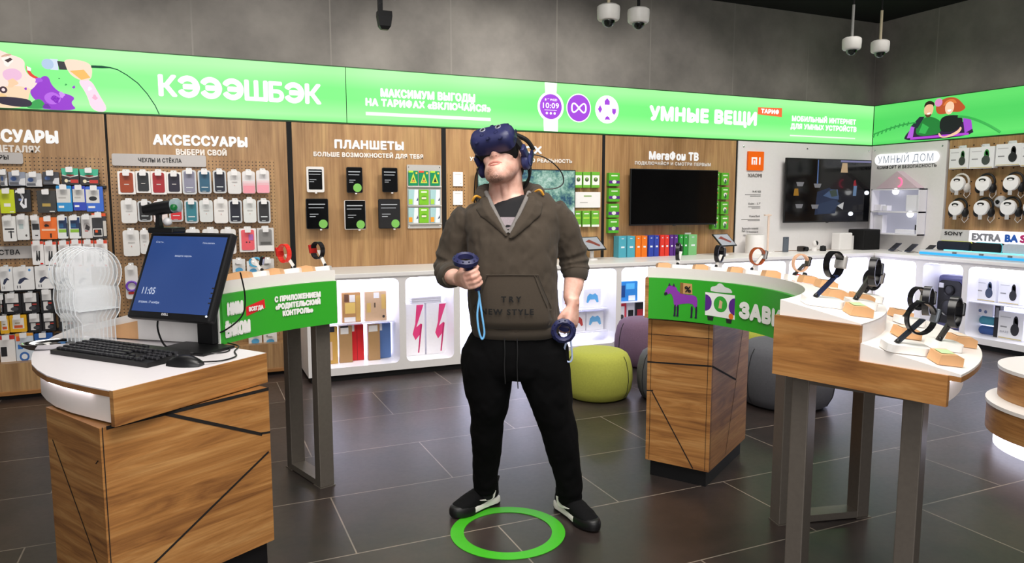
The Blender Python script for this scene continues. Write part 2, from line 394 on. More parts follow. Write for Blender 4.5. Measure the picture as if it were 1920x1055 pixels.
for k, (x, w) in enumerate(((-8.031, 0.010), (-6.710, 0.042), (-5.377, 0.042), (-3.714, 0.032), (-2.045, 0.016))):
    struct(MB().bx(x - w / 2, x + w / 2, -0.004, 0.05, 0.10 if k < 1 else 0.85, 2.06).build('trim_%d' % (k + 1), MATTE))
# perforated boards, the shelf gaps under them
MB().bx(-9.3, -8.045, -0.006, -0.0005, 1.02, 1.745).build('pegboard', W_PEG, bays[0])
MB().bx(-9.3, -8.045, -0.006, -0.0005, 0.30, 1.01).build('pegboard', W_PEG, bays[0])
MB().bx(-8.018, -6.84, -0.006, -0.0005, 1.02, 1.745).build('pegboard', W_PEG, bays[1])
MB().bx(-8.018, -6.84, -0.006, -0.0005, 0.30, 1.01).build('pegboard', W_PEG, bays[1])
MB().bx(-5.34, -5.16, -0.005, -0.0005, 1.05, 1.66).build('pegboard', W_PEG, bays[3])
pl = thing('low_plinth', 'low oak plinth along the foot of the accessory wall', 'plinth', (-8.0, -0.1, 0))
MB().bx(-1.4, 1.26, -0.09, 0.07, 0.06, 0.262).build('front_board', W_PANEL, pl)
MB().bx(-1.4, 1.27, -0.10, 0.07, 0.03, 0.06, 0.003).build('base_strip', W_TABLE, pl)
MB().bx(-1.38, 1.22, -0.06, 0.05, 0.0, 0.03).build('kick_plate', MATTE, pl)
for k, (x0, x1, z, lb) in enumerate(((-9.3, -8.05, 0.752, 'above the row of black cards'), (-9.3, -8.05, 0.585, 'above the row of yellow framed packs'), (-9.3, -8.05, 0.452, 'above the lowest row of accessories'), (-9.3, -8.05, 1.508, 'under the topmost row of accessories'))):
    o = MB().bx(x0, x1, -0.030, -0.0065, z, z + 0.022, 0.003).build('hook_rail', BLACK); tag(o, 'black hook rail ' + lb, 'rail', 'black hook rails')
LW = pm('#fbfaf8', 0.45, emit=0.8, name='white_raised_letter')  # emission added so the letters look whiter than the room light makes them
LG = pm('#e9e2da', 0.45, name='pale_letter', noise=0.02); LBK = pm('#1c1b1d', 0.5, name='black_letter', noise=0.02)
SIGNG = pm('#bdb8b5', 0.4, name='grey_sign_board', noise=0.03)
Y = -0.003
for k, big, small, xb, wb, zb, hb, xs, ws, zs, hs in (
        (0, 'АКСЕССУАРЫ', 'ТЕХНИКА В ДЕТАЛЯХ', -8.69, 0.70, 1.832, 0.094, -8.77, 0.63, 1.762, 0.052),
        (1, 'АКСЕССУАРЫ', 'ВЫБЕРИ СВОЙ', -7.378, 0.685, 1.843, 0.082, -7.379, 0.368, 1.772, 0.047),
        (2, 'ПЛАНШЕТЫ', 'БОЛЬШЕ ВОЗМОЖНОСТЕЙ ДЛЯ ТЕБЯ', -6.045, 0.60, 1.855, 0.076, -6.045, 0.95, 1.785, 0.040),
        (3, 'VR BOX', 'УЗНАЙ ДОПОЛНЕННУЮ РЕАЛЬНОСТЬ', -4.62, 0.45, 1.858, 0.076, -4.60, 1.06, 1.778, 0.038),
        (4, 'МегаФон ТВ', 'ПОДКЛЮЧАЙСЯ И СМОТРИ ПЕРВЫМ', -2.868, 0.625, 1.832, 0.088, -2.872, 0.955, 1.779, 0.036)):
    lettering(big, LW, bays[k], (xb, Y, zb), wb, hb, 0.072, 1.1)
    lettering(small, LG, bays[k], (xs, Y, zs), ws, hs, 0.07, 1.12)
for x0, x1, z0, z1, txt, tw in ((-9.2, -8.565, 1.680, 1.760, 'ЗАРЯДКИ И ЗВУК   МОНИТОРЫ', 0.0), (-8.002, -7.350, 1.680, 1.770, 'ЧЕХЛЫ И СТЁКЛА', 0.30), (-9.2, -8.49, 1.000, 1.090, 'УСТРОЙСТВА', 0.0)):
    s = thing('category_sign', {1.77: 'grey strip sign above the phone cases', 1.76: 'grey strip sign above the top row of accessories', 1.09: 'grey strip sign between accessory rows beside orange boxes'}[z1], 'sign', ((x0 + x1) / 2, -0.02, z0))
    w = x1 - x0
    MB().prism(rrect(w, z1 - z0, 0.012, 3, 0, (z1 - z0) / 2), -0.006, 0.0125, 'Y').build('board', SIGNG, s)
    if tw: lettering(txt, LBK, s, (0, -0.0065, 0.03), tw, 0.032, 0.03)
    elif z1 > 1.5: lettering('МОНИТОРЫ', LBK, s, (w / 2 - 0.21, -0.0065, 0.03), 0.25, 0.032, 0.03)
    else: lettering('УСТРОЙСТВА', LBK, s, (w / 2 - 0.30, -0.0065, 0.03), 0.33, 0.036, 0.03)
    for sx in (-1, 1): MB().lathe([(0, -0.006), (0.006, -0.008), (0.006, 0)], 10, (sx * (w / 2 - 0.02), -0.003, 0.045), Matrix.Rotation(R(90), 4, 'X')).build('screw', CHROME, s)
# white brand board on the back wall, white board and oak board on the right wall
t = thing('brand_board', 'white display board with orange square logo and wall television', 'wall panel', (0, 0, 0))
MB().bx(-2.036, -0.012, -0.012, 0.03, 0.85, 2.058, 0.002).build('board', WHITE2, t)
for x, z in ((-1.96, 2.0), (-1.04, 2.0), (-0.06, 2.0)): MB().ball((x, -0.012, z), 0.011, 10, (1, 0.5, 1)).build('screw_cap', CHROME, t)
q = MB().prism(rrect(0.223, 0.205, 0.008, 3, -1.80, 1.848), -0.03, -0.0125, 'Y').build('logo_plate', pm('#ff6a00', 0.4, noise=0.02), t, label='orange square logo plate')
mb = MB(); yy = -0.0315
for x0, x1, z0, z1 in ((-0.062, -0.043, -0.04, 0.04), (-0.062, 0.014, 0.021, 0.04), (-0.005, 0.014, -0.04, 0.035), (-0.032, -0.016, -0.04, 0.006), (0.043, 0.062, -0.04, 0.04)):
    mb.bx(-1.80 + x0, -1.80 + x1, yy, yy + 0.002, 1.848 + z0, 1.848 + z1)
mb.build('logo_mark', LW, q)
lettering('XIAOMI', pm('#6b6866', 0.5), t, (-1.795, -0.0145, 1.672), 0.20, 0.042, 0.03)
for txt, z, w in (('Mi 4K HDR', 1.505, 0.12), ('Redmi – 5.7″', 1.372, 0.17), ('PowerBank', 1.236, 0.15), ('Выключайте телевизор', 1.10, 0.23), ('с помощью', 1.062, 0.16), ('голосового помощника', 1.026, 0.21)):
    lettering(txt, pm('#4b4a4c', 0.5), t, (-1.70 - w / 2 - (0.02 if z < 1.2 else 0), -0.0145, z), w, 0.024, 0.015)
for z, w in ((1.478, 0.22), (1.462, 0.15), (1.345, 0.17), (1.331, 0.12), (1.208, 0.26), (1.194, 0.17)):
    MB().bx(-1.70 - w, -1.70, -0.0142, -0.0122, z, z + 0.008).build('fine_print_line', pm('#8f8d8c', 0.5), t)
t = thing('smart_home_board', 'white display board with glowing sign and small model house', 'wall panel', (0, 0, 0), -math.pi / 2)
MB().bx(0.012, 0.955, -0.012, 0.03, 0.85, 2.061, 0.002).build('board', WHITE2, t)
for x in (0.05, 0.90): MB().ball((x, -0.012, 2.005), 0.011, 10, (1, 0.5, 1)).build('screw_cap', CHROME, t)
g = MB(); g.prism(rrect(0.80, 0.125, 0.06, 5, 0.472, 1.893), -0.03, -0.0125, 'Y').build('glow_plate', pm('#ffffff', 0.5, emit=1.15), t, label='glowing white plate behind the letters')
lettering('УМНЫЙ ДОМ', pm('#aab2cc', 0.4), t, (0.47, -0.034, 1.85), 0.70, 0.085, 0.0, 1.1)
lettering('КОМФОРТ И БЕЗОПАСНОСТЬ', LBK, t, (0.475, -0.0145, 1.785), 0.75, 0.036, 0.03)
t2 = thing('wall_panel', 'oak wall panel behind the white headphones on hooks', 'wall panel', (0, 0, 0), -math.pi / 2)
MB().bx(0.975, 3.4, -0.001, 0.03, 0.85, 2.061).build('board', W_PANEL, t2)
mb = MB()
for ix in range(22):
    for iz in range(7):
        mb.lathe([(0, 0), (0.008, 0)], 8, (1.03 + ix * 0.104, -0.0018, 1.24 + iz * 0.125), Matrix.Rotation(R(90), 4, 'X'))
o = mb.build('peg_hole', pm('#2a1a10', 0.8), t2); o['kind'] = 'stuff'
struct(MB().bx(-0.004, 0.012, -0.014, 0.0, 0.85, 2.06).build('trim_6', MATTE))
# ---------------------------------------------------------------- lightbox fascia
def m_light(name, c0, c1, z0, z1, s):
    """backlit green print, a little paler beside the led rows at its upper and lower edge"""
    m = bpy.data.materials.new(name); m.use_nodes = True; nt = m.node_tree; b = nt.nodes['Principled BSDF']; N, L = nt.nodes.new, nt.links.new
    tc = N('ShaderNodeTexCoord'); sx = N('ShaderNodeSeparateXYZ'); L(tc.outputs['Object'], sx.inputs[0])
    mr = N('ShaderNodeMapRange'); mr.inputs[1].default_value = z0; mr.inputs[2].default_value = z1; L(sx.outputs['Z'], mr.inputs[0])
    r = N('ShaderNodeValToRGB'); e = r.color_ramp.elements; e[0].position = 0.0; e[0].color = lin(c0); e[1].position = 1.0; e[1].color = lin(c1)
    for p, c in ((0.12, c1), (0.42, c0), (0.62, c0), (0.88, c1)): k = e.new(p); k.color = lin(c)
    nz = N('ShaderNodeTexNoise'); nz.inputs['Scale'].default_value = 1.2; nz.inputs['Detail'].default_value = 2; L(tc.outputs['Object'], nz.inputs['Vector'])
    L(mr.outputs[0], r.inputs[0]); L(r.outputs[0], b.inputs['Emission Color']); b.inputs['Emission Strength'].default_value = s
    b.inputs['Base Color'].default_value = lin('#1c5a20'); b.inputs['Roughness'].default_value = 0.35; return m
LBX = m_light('backlit_green_print', '#7df283', '#a9f9a4', 2.068, 2.532, 1.0); LBX2 = m_light('backlit_green_print_side', '#4fd060', '#62dd6c', 2.068, 2.532, 1.0)
def lightbox(label, a, b, m, rz=0.0):
    t = thing('lightbox_sign', label, 'sign', (0, 0, 0), rz)
    MB().bx(a, b, 0.002, 0.058, 2.068, 2.532).build('housing', MATTE, t)
    MB().bx(a + 0.002, b - 0.002, -0.001, 0.003, 2.074, 2.528).build('light_panel', m, t)
    for z0, z1 in ((2.528, 2.536), (2.062, 2.074)): MB().bx(a, b, -0.006, 0.055, z0, z1).build('edge_profile', pm('#1d4a1c', 0.5), t)
    return t
s1 = lightbox('glowing green lightbox with a singer and large white word', -9.6, -6.236, LBX)
s2 = lightbox('glowing green lightbox with watch face and round purple badge', -6.234, -0.005, LBX)
s3 = lightbox('glowing green lightbox with a laughing couple in a ride car', 0.005, 3.4, LBX2, -math.pi / 2)
EW = pm('#ffffff', 0.5, emit=1.15, name='backlit_white')
def E(c, s=1.0): return pm(c, 0.5, emit=s, name='backlit_print')
lettering('КЭЭЭШБЭК', EW, s1, (-7.052, Y, 2.212), 1.22, 0.165, 0.05, 1.04)
lettering('МАКСИМУМ ВЫГОДЫ', EW, s2, (-5.508, Y, 2.302), 0.87, 0.074, 0.08, 1.1)
lettering('НА ТАРИФАХ «ВКЛЮЧАЙСЯ»', EW, s2, (-5.497, Y, 2.222), 1.155, 0.066, 0.08, 1.1)
lettering('УМНЫЕ ВЕЩИ', EW, s2, (-2.487, Y, 2.226), 1.40, 0.150, 0.085, 1.1)
lettering(['МОБИЛЬНЫЙ ИНТЕРНЕТ', 'ДЛЯ УМНЫХ УСТРОЙСТВ'], EW, s2, (-0.79, Y, 2.300), 1.02, 0.062, 0.08, 1.1, gap=1.35)
MB().bx(-6.073, -4.92, -0.0025, -0.001, 2.143, 2.172).build('small_print_line', E('#e6fbe2', 1.0), s2)
MB().bx(-1.30, -0.29, -0.0025, -0.001, 2.135, 2.150).build('small_print_line', E('#e6fbe2', 1.0), s2)
flat('print_badge', [(-1.776, 2.352), (-1.43, 2.338), (-1.432, 2.436), (-1.774, 2.428)], E('#ee6a3c', 1.0), s2, -0.0022)
lettering('ТАРИФ', EW, s2, (-1.603, -0.0032, 2.365), 0.26, 0.05, 0.08, tilt=-0.01)
PUR = E('#9a3fd0', 1.0)
flat('print_watch', circ(-4.303, 2.305, 0.140, 40), EW, s2, -0.0018); flat('print_strap', [(-4.375, 2.075), (-4.225, 2.075), (-4.225, 2.200), (-4.245, 2.42), (-4.238, 2.527), (-4.368, 2.527), (-4.362, 2.42), (-4.378, 2.2)], EW, s2, -0.0015)
flat('print_watch_face', circ(-4.303, 2.305, 0.117, 40), PUR, s2, -0.0025)
lettering('10:09', EW, s2, (-4.303, -0.0034, 2.29), 0.17, 0.052, 0.02); lettering('8 ° WED', EW, s2, (-4.303, -0.0034, 2.358), 0.13, 0.022, 0.02)
MB().bx(-4.37, -4.24, -0.0034, -0.0026, 2.270, 2.274).build('print_line', EW, s2)
for x in (-4.345, -4.303, -4.262): flat('print_icon', circ(x, 2.243, 0.012, 10), EW, s2, -0.0034)
flat('print_badge', circ(-4.0, 2.307, 0.136, 40), EW, s2, -0.0018); flat('print_badge_disc', circ(-4.0, 2.307, 0.126, 40), PUR, s2, -0.0025)
mb = MB(); P8 = [(-4.0 + 0.078 * math.sin(a), -0.004, 2.307 + 0.042 * math.sin(2 * a)) for a in [2 * math.pi * k / 48 for k in range(48)]]
mb.tube(P8, 0.0075, 6, True).build('infinity_mark', EW, s2)
flat('print_badge', circ(-3.682, 2.309, 0.135, 40), EW, s2, -0.0018)
for dx, dz, pts in ((0, 0.075, [(-.028, -.03), (.028, -.03), (.03, .005), (0, .035), (-.03, .005)]), (-0.08, 0.0, [(0, -.04), (.024, 0), (0, .04), (-.024, 0)]), (0.08, -0.02, [(-.022, .03), (.022, .03), (.022, -.005), (0, -.03), (-.022, -.005)]), (0.005, -0.085, [(-.03, -.02), (-.02, .012), (0, .022), (.02, .012), (.032, -.02), (.012, -.012), (-.012, -.012)])):
    flat('print_icon', [(-3.682 + dx + a, 2.309 + dz + b) for a, b in pts], PUR, s2, -0.0026)
# printed singer: head thrown back, microphone held up, lead trailing off
def soft(P, it=2):
    """cut corners twice so that a drawn outline reads as a curve"""
    if len(P) < 5 or len(P) > 14 * 2: return P
    for _ in range(it): P = [q for k in range(len(P)) for q in ((P[k][0] * 0.75 + P[(k + 1) % len(P)][0] * 0.25, P[k][1] * 0.75 + P[(k + 1) % len(P)][1] * 0.25), (P[k][0] * 0.25 + P[(k + 1) % len(P)][0] * 0.75, P[k][1] * 0.25 + P[(k + 1) % len(P)][1] * 0.75))]
    return P
def ply(n, c, pts, y, par=s1, s=1.0): return flat(n, soft(pts), E(c, s), par, y)
SK = '#f3d9cf'
ply('print_face', SK, [(-8.93, 2.52), (-8.72, 2.50), (-8.60, 2.447), (-8.535, 2.43), (-8.512, 2.40), (-8.52, 2.36), (-8.50, 2.31), (-8.435, 2.285), (-8.412, 2.262), (-8.43, 2.235), (-8.47, 2.22), (-8.53, 2.20), (-8.56, 2.14), (-8.75, 2.12), (-8.95, 2.2)], -0.0018)
ply('print_blush', '#e3b6d2', [(-8.66, 2.33), (-8.58, 2.36), (-8.53, 2.32), (-8.55, 2.27), (-8.64, 2.26)], -0.0021)
ply('print_neck', '#eccfae', [(-8.75, 2.20), (-8.60, 2.235), (-8.48, 2.222), (-8.505, 2.17), (-8.52, 2.075), (-8.78, 2.075)], -0.0019)
ply('print_mouth', '#d83a22', [(-8.512, 2.385), (-8.49, 2.36), (-8.475, 2.318), (-8.432, 2.297), (-8.45, 2.285), (-8.50, 2.312)], -0.0022)
ply('print_teeth', '#ffffff', [(-8.505, 2.375), (-8.478, 2.362), (-8.482, 2.34), (-8.502, 2.345)], -0.0024)
ply('print_eye', '#3a2a2a', [(-8.635, 2.405), (-8.60, 2.425), (-8.585, 2.415), (-8.615, 2.39)], -0.0024)
ply('print_brow', '#c9a58c', [(-8.66, 2.43), (-8.62, 2.452), (-8.585, 2.45), (-8.60, 2.44), (-8.64, 2.425)], -0.0023)
ply('print_splash', '#8e2fc4', [(-8.50, 2.20), (-8.46, 2.235), (-8.42, 2.31), (-8.375, 2.315), (-8.36, 2.25), (-8.31, 2.20), (-8.25, 2.19), (-8.215, 2.165), (-8.25, 2.13), (-8.2, 2.075), (-8.47, 2.075), (-8.44, 2.12), (-8.48, 2.15)], -0.0020)
ply('print_splash', '#b060dd', [(-8.42, 2.17), (-8.36, 2.21), (-8.30, 2.17), (-8.32, 2.12), (-8.39, 2.11)], -0.0023)
ply('print_splash', '#2f9a4a', [(-8.52, 2.10), (-8.44, 2.16), (-8.40, 2.10), (-8.42, 2.077), (-8.52, 2.077)], -0.0022)
for c_, x_, z_, r_ in (('#f7c6a0', -8.60, 2.25, 0.030), ('#e2a8d0', -8.70, 2.30, 0.028), ('#f6e9e2', -8.62, 2.40, 0.03), ('#e9c48a', -8.66, 2.15, 0.022), ('#a24fd6', -8.44, 2.28, 0.022), ('#7a22ae', -8.34, 2.15, 0.026), ('#c58ae6', -8.30, 2.185, 0.018), ('#6a1f9e', -8.40, 2.10, 0.022), ('#8e2fc4', -8.22, 2.245, 0.010), ('#8e2fc4', -8.52, 2.215, 0.008), ('#2f9a4a', -8.27, 2.26, 0.007), ('#1f7a3a', -8.31, 2.30, 0.005), ('#f2a9c4', -8.09, 2.18, 0.016), ('#fbe3ee', -8.12, 2.24, 0.014)):
    ply('print_paint_blot', c_, [(x_ + r_ * (1 + 0.35 * math.sin(3 * a + x_ * 40)) * math.cos(a), z_ + r_ * (1 + 0.3 * math.cos(2 * a + z_ * 30)) * math.sin(a)) for a in [2 * math.pi * k / 16 for k in range(16)]], -0.0023)
ply('print_choker', '#2a2136', [(-8.72, 2.155), (-8.51, 2.148), (-8.48, 2.11), (-8.52, 2.08), (-8.70, 2.10)], -0.0024)
ply('print_ear_ring', '#3a2430', circ(-8.655, 2.20, 0.024, 18), -0.0025); ply('print_ear_ring_centre', '#f6d9d9', circ(-8.655, 2.20, 0.011, 14), -0.0027)
ply('print_hand', '#f2d2bd', [(-8.27, 2.40), (-8.27, 2.435), (-8.22, 2.445), (-8.14, 2.435), (-8.10, 2.41), (-8.095, 2.36), (-8.11, 2.30), (-8.18, 2.295), (-8.235, 2.33), (-8.255, 2.37)], -0.0026)
ply('print_arm', '#f6cfe0', [(-8.20, 2.30), (-8.11, 2.31), (-8.065, 2.21), (-8.00, 2.076), (-8.115, 2.076), (-8.14, 2.20)], -0.0019)
ply('print_hand_shade', '#eeb25a', [(-8.24, 2.36), (-8.15, 2.375), (-8.11, 2.32), (-8.17, 2.30)], -0.0028)
ply('print_microphone_head', '#a9c0dc', circ(-8.375, 2.398, 0.038, 20), -0.0027); ply('print_microphone_collar', '#c9d6e6', [(-8.36, 2.437), (-8.31, 2.437), (-8.31, 2.36), (-8.36, 2.36)], -0.0025)
ply('print_microphone', '#1e1e28', [(-8.315, 2.425), (-8.27, 2.422), (-8.255, 2.366), (-8.305, 2.364)], -0.0029)
CB = [(-8.10, 2.40), (-8.03, 2.402), (-7.98, 2.402), (-7.93, 2.39), (-7.87, 2.355), (-7.80, 2.30), (-7.74, 2.225), (-7.69, 2.14), (-7.665, 2.076)]
MB().tube([(x, -0.003, z) for x, z in CB], [0.010, 0.010, 0.005] + [0.004] * 6, 6).build('print_microphone_lead', E('#1f4a3a', 1.0), s1)
# printed couple in the ride car on the side lightbox
P3 = lambda n, c, pts, y=-0.002: ply(n, c, pts, y, s3)
for k in range(9): P3('print_rail_tie', '#2f9a45', [(0.0 + 0.055 * k, 2.16 + 0.10 * math.sin(k / 9 * 1.6)), (0.02 + 0.055 * k, 2.16 + 0.10 * math.sin(k / 9 * 1.6)), (0.035 + 0.055 * k, 2.20 + 0.10 * math.sin(k / 9 * 1.6)), (0.02 + 0.055 * k, 2.21 + 0.10 * math.sin(k / 9 * 1.6))], -0.0015)
MB().tube([(0.01 + 0.55 * k / 12, -0.002, 2.20 + 0.085 * math.sin(k / 12 * 1.6)) for k in range(13)], 0.008, 6).build('print_rail', E('#2f9a45'), s3)
MB().tube([(1.05 + 0.45 * k / 12, -0.002, 2.30 - 0.20 * (k / 12) ** 1.6) for k in range(13)], 0.014, 6).build('print_rail', E('#37ab4c'), s3)
P3('print_ride_car', '#2a1038', [(0.42, 2.085), (0.43, 2.16), (0.55, 2.25), (1.10, 2.26), (1.20, 2.19), (1.235, 2.085)], -0.0018)
P3('print_car_stripe', '#b13fd0', [(0.50, 2.10), (1.18, 2.10), (1.17, 2.125), (0.50, 2.125)], -0.0030); P3('print_car_fin', '#b357d8', [(0.455, 2.12), (0.50, 2.25), (0.545, 2.25), (0.53, 2.12)], -0.0024); P3('print_car_fin', '#a047c8', [(1.13, 2.12), (1.10, 2.28), (1.19, 2.26), (1.21, 2.16)], -0.0024)
P3('print_green_jacket', '#1f7a34', [(0.56, 2.13), (0.57, 2.26), (0.66, 2.335), (0.74, 2.335), (0.85, 2.28), (0.88, 2.20), (0.84, 2.13)], -0.0026); P3('print_jacket_glint', '#37b050', [(0.60, 2.17), (0.64, 2.27), (0.72, 2.22), (0.68, 2.15)], -0.0028)
P3('print_sleeve', '#1e2233', [(0.50, 2.25), (0.60, 2.345), (0.66, 2.34), (0.58, 2.22)], -0.0027)
P3('print_face', '#eab893', [(0.655, 2.36), (0.645, 2.43), (0.68, 2.475), (0.745, 2.47), (0.765, 2.41), (0.74, 2.345), (0.70, 2.33)], -0.003); P3('print_hair', '#2c1812', [(0.645, 2.43), (0.655, 2.49), (0.71, 2.51), (0.77, 2.48), (0.765, 2.43), (0.745, 2.465), (0.68, 2.47)], -0.0032)
P3('print_beard', '#5a3423', [(0.66, 2.37), (0.70, 2.35), (0.745, 2.365), (0.73, 2.335), (0.70, 2.325), (0.67, 2.34)], -0.0033); P3('print_smile', '#ffffff', [(0.685, 2.375), (0.73, 2.378), (0.715, 2.362), (0.695, 2.362)], -0.0035)
P3('print_red_hair', '#b5512a', [(0.80, 2.36), (0.78, 2.44), (0.85, 2.50), (0.93, 2.518), (1.02, 2.50), (1.09, 2.43), (1.13, 2.38), (1.06, 2.345), (0.98, 2.36), (0.86, 2.34)], -0.0025); P3('print_red_hair', '#d9773c', [(0.86, 2.42), (0.90, 2.49), (0.99, 2.495), (1.03, 2.44), (0.98, 2.45), (0.93, 2.46)], -0.0027)
P3('print_face', '#f3c8a8', [(0.90, 2.36), (0.89, 2.43), (0.93, 2.475), (0.985, 2.46), (1.0, 2.40), (0.975, 2.345), (0.935, 2.33)], -0.003); P3('print_smile', '#ffffff', [(0.92, 2.385), (0.97, 2.385), (0.955, 2.365), (0.93, 2.365)], -0.0034); P3('print_pink_flower', '#d98ac0', circ(0.815, 2.475, 0.045, 14), -0.0029)
P3('print_black_top', '#14141a', [(0.85, 2.15), (0.84, 2.29), (0.90, 2.325), (0.99, 2.325), (1.07, 2.31), (1.11, 2.25), (1.04, 2.15)], -0.0028); P3('print_arm', '#efc0a0', [(0.85, 2.15), (0.88, 2.10), (0.96, 2.115), (1.06, 2.16), (1.08, 2.20), (1.10, 2.17), (1.06, 2.12), (0.95, 2.09), (0.86, 2.095), (0.83, 2.14)], -0.0033)
# ---------------------------------------------------------------- curved display tables
def polar(r, a): return (r * math.cos(R(a)), r * math.sin(R(a)))
def end_panel(t, a, steps, z0, th=0.018, name='end_panel', m=None, lab='oak end panel'):
    """upright wood panel on the radial line at angle A; STEPS = [(r0, r1, ztop)]"""
    pts = [(steps[0][0], z0), (steps[-1][1], z0)]
    for r0, r1, zt in reversed(steps): pts += [(r1, zt), (r0, zt)]
    mb = MB(); mb.M = Matrix.Rotation(R(a), 4, 'Z'); mb.prism(pts, -th / 2, th / 2, 'Y')
    return mb.build(name, m or W_TABLE, t, label=lab)
def leg_frame(t, a, r0, r1, zt, s=0.058, d=0.075):
    mb = MB(); mb.M = Matrix.Rotation(R(a), 4, 'Z')
    for r in (r0, r1): mb.bx(r - s / 2, r + s / 2, -d / 2, d / 2, 0.004, zt, 0.003)
    for z in (0.004, zt - 0.03): mb.bx(r0 + s / 2, r1 - s / 2, -d / 2, d / 2, z, z + 0.03)
    for r in (r0, r1): mb.bx(r - s / 2 - 0.004, r + s / 2 + 0.012, -d / 2 - 0.004, d / 2 + 0.004, 0.0, 0.004)
    return mb.build('leg_frame', STEEL, t, label='square steel tube leg frame')
WHITE_T = pm('#efe9e4', 0.38, name='white_tabletop', noise=0.02)
SKIRT = pm('#f3e9e2', 0.45, name='white_skirt', noise=0.02)
CR = (-5.88, -3.755); CLF = (-6.59, -3.75)
def arc_table(label, c, ri, a0, a1, frames, wide=0.55, zo=0.934):
    t = thing('curved_display_table', label, 'display table', (c[0], c[1], 0))
    r1, r2 = ri + 0.27, ri + wide
    MB().sector((0, 0), ri, r1, a0, a1, 1.09, 1.042, 1.038, 1.038).build('upper_top', WHITE_T, t, 40, 'sloping white upper top')
    MB().sector((0, 0), r1 - 0.004, r1, a0, a1, 1.04, 1.041, 0.94, 0.94).build('riser', WHITE2, t, 40)
    MB().sector((0, 0), r1 - 0.01, r2, a0, a1, 0.984, zo, zo - 0.008, zo - 0.008).build('lower_top', WHITE_T, t, 40, 'sloping white lower top')
    MB().sector((0, 0), r2 - 0.03, r2 + 0.001, a0, a1, zo - 0.007, zo - 0.007, zo - 0.022, zo - 0.022).build('edge_band', W_TABLE, t, 40, 'oak edge band')
    MB().sector((0, 0), r2 - 0.055, r2 - 0.045, a0, a1, zo - 0.009, zo - 0.009, 0.836, 0.836).build('skirt', SKIRT, t, 40, 'white curved skirt lit by a strip')
    MB().sector((0, 0), r2 - 0.043, r2 - 0.031, a0, a1, zo - 0.023, zo - 0.023, zo - 0.028, zo - 0.028).build('led_strip', LEDW, t)
    MB().sector((0, 0), ri + 0.01, r2 - 0.05, a0, a1, 0.845, 0.845, 0.836, 0.836).build('underside_board', W_TABLE, t)
    for a in (a0, a1):
        sg = 0.5 if a == a0 else -0.5
        if wide < 0.6: end_panel(t, a, [(ri - 0.014, r1, 1.037), (r1, r2 - 0.03, 0.927)], 0.836)
        else:
            end_panel(t, a, [(ri, r1, 1.038), (r1, r1 + 0.13, 0.935)], 0.836, m=WHITE2, lab='white end panel')
            mb = MB(); mb.M = Matrix.Rotation(R(a), 4, 'Z'); mb.prism([(r1 + 0.13, 0.836), (r2 - 0.02, 0.836), (r2 - 0.02, zo - 0.02), (r1 + 0.13, 0.915)], -0.009, 0.009, 'Y'); mb.build('end_wedge', W_LIGHT, t, label='pale wood wedge')
    for a, ra, rb in frames: leg_frame(t, a, ra, rb, 0.836)
    return t
TR = arc_table('curved oak and white display table with watches, beside two grey poufs', CR, 0.70, 46.5, -73, [(-13, 0.765, 1.15), (-66, 0.757, 1.10)])
TL = arc_table('curved oak and white display table behind the computer desk', CLF, 1.02, 105, 141, [(107.3, 1.11, 1.44)], 0.74, 0.865)
# green printed aprons along the inner curves
def apron(t, ri, a0, a1):
    return MB().sector((0, 0), ri - 0.012, ri + 0.002, a0, a1, 1.037, 1.037, 0.8325, 0.8325, 60).build('green_apron', GREEN, t, 40, 'green printed apron with white letters')
AR, AL = apron(TR, 0.70, 46.0, -72.2), apron(TL, 1.02, 105, 141)
def wrapR(ri, a0, sgn=-1):
    """apron-local X (metres along the curve from angle A0) to the curve's inner face"""
    def w(X, Z, Y_):
        a = R(a0) + sgn * X / ri; r = ri - 0.012 + Y_
        return (r * math.cos(a), r * math.sin(a), Z)
    return w
WR = wrapR(0.70, 46.5); PW_ = pm('#f4f3f0', 0.45, name='white_print', noise=0.02)
def fr(n, c, pts, y, w=WR, par=AR): return flat(n, soft(pts, 1) if n.startswith(('print_horse', 'print_cloud', 'print_muzzle')) else pts, pm(c, 0.45, noise=0.04), par, y, w)
lettering('ЗАВИСАЙ', PW_, AR, (0.775, -0.002, 0.885), 0.55, 0.078, 0.10, 1.1, wrap=WR)
# printed purple horse with a box on its back
fr('print_horse', '#8a3aa8', [(0.098, 0.985), (0.112, 1.005), (0.150, 1.0), (0.158, 0.975), (0.205, 0.962), (0.245, 0.965), (0.262, 0.95), (0.262, 0.905), (0.25, 0.90), (0.235, 0.925), (0.165, 0.915), (0.155, 0.90), (0.140, 0.905), (0.135, 0.945), (0.122, 0.967), (0.105, 0.958), (0.088, 0.965)], -0.0015)
for x in (0.140, 0.155, 0.228, 0.252): fr('print_horse_leg', '#2a1a3a', [(x, 0.91), (x + 0.012, 0.91), (x + 0.009, 0.86), (x + 0.012, 0.852), (x - 0.004, 0.852), (x + 0.001, 0.862)], -0.0018)
fr('print_muzzle', '#241a30', [(0.088, 0.965), (0.10, 0.972), (0.107, 0.962), (0.098, 0.952), (0.088, 0.955)], -0.002)
fr('print_ear', '#3a1a4a', [(0.108, 1.0), (0.113, 1.018), (0.122, 1.003)], -0.002); fr('print_ear', '#3a1a4a', [(0.13, 1.0), (0.137, 1.016), (0.144, 1.0)], -0.002)
fr('print_parcel', '#c79a62', [(0.170, 0.968), (0.170, 1.022), (0.232, 1.018), (0.235, 0.968)], -0.0022); fr('print_parcel_side', '#8a6136', [(0.170, 0.968), (0.170, 1.022), (0.186, 1.02), (0.186, 0.966)], -0.0025)
lettering('%', LBK, AR, (0.212, -0.003, 0.976), 0.035, 0.032, 0.05, wrap=WR)
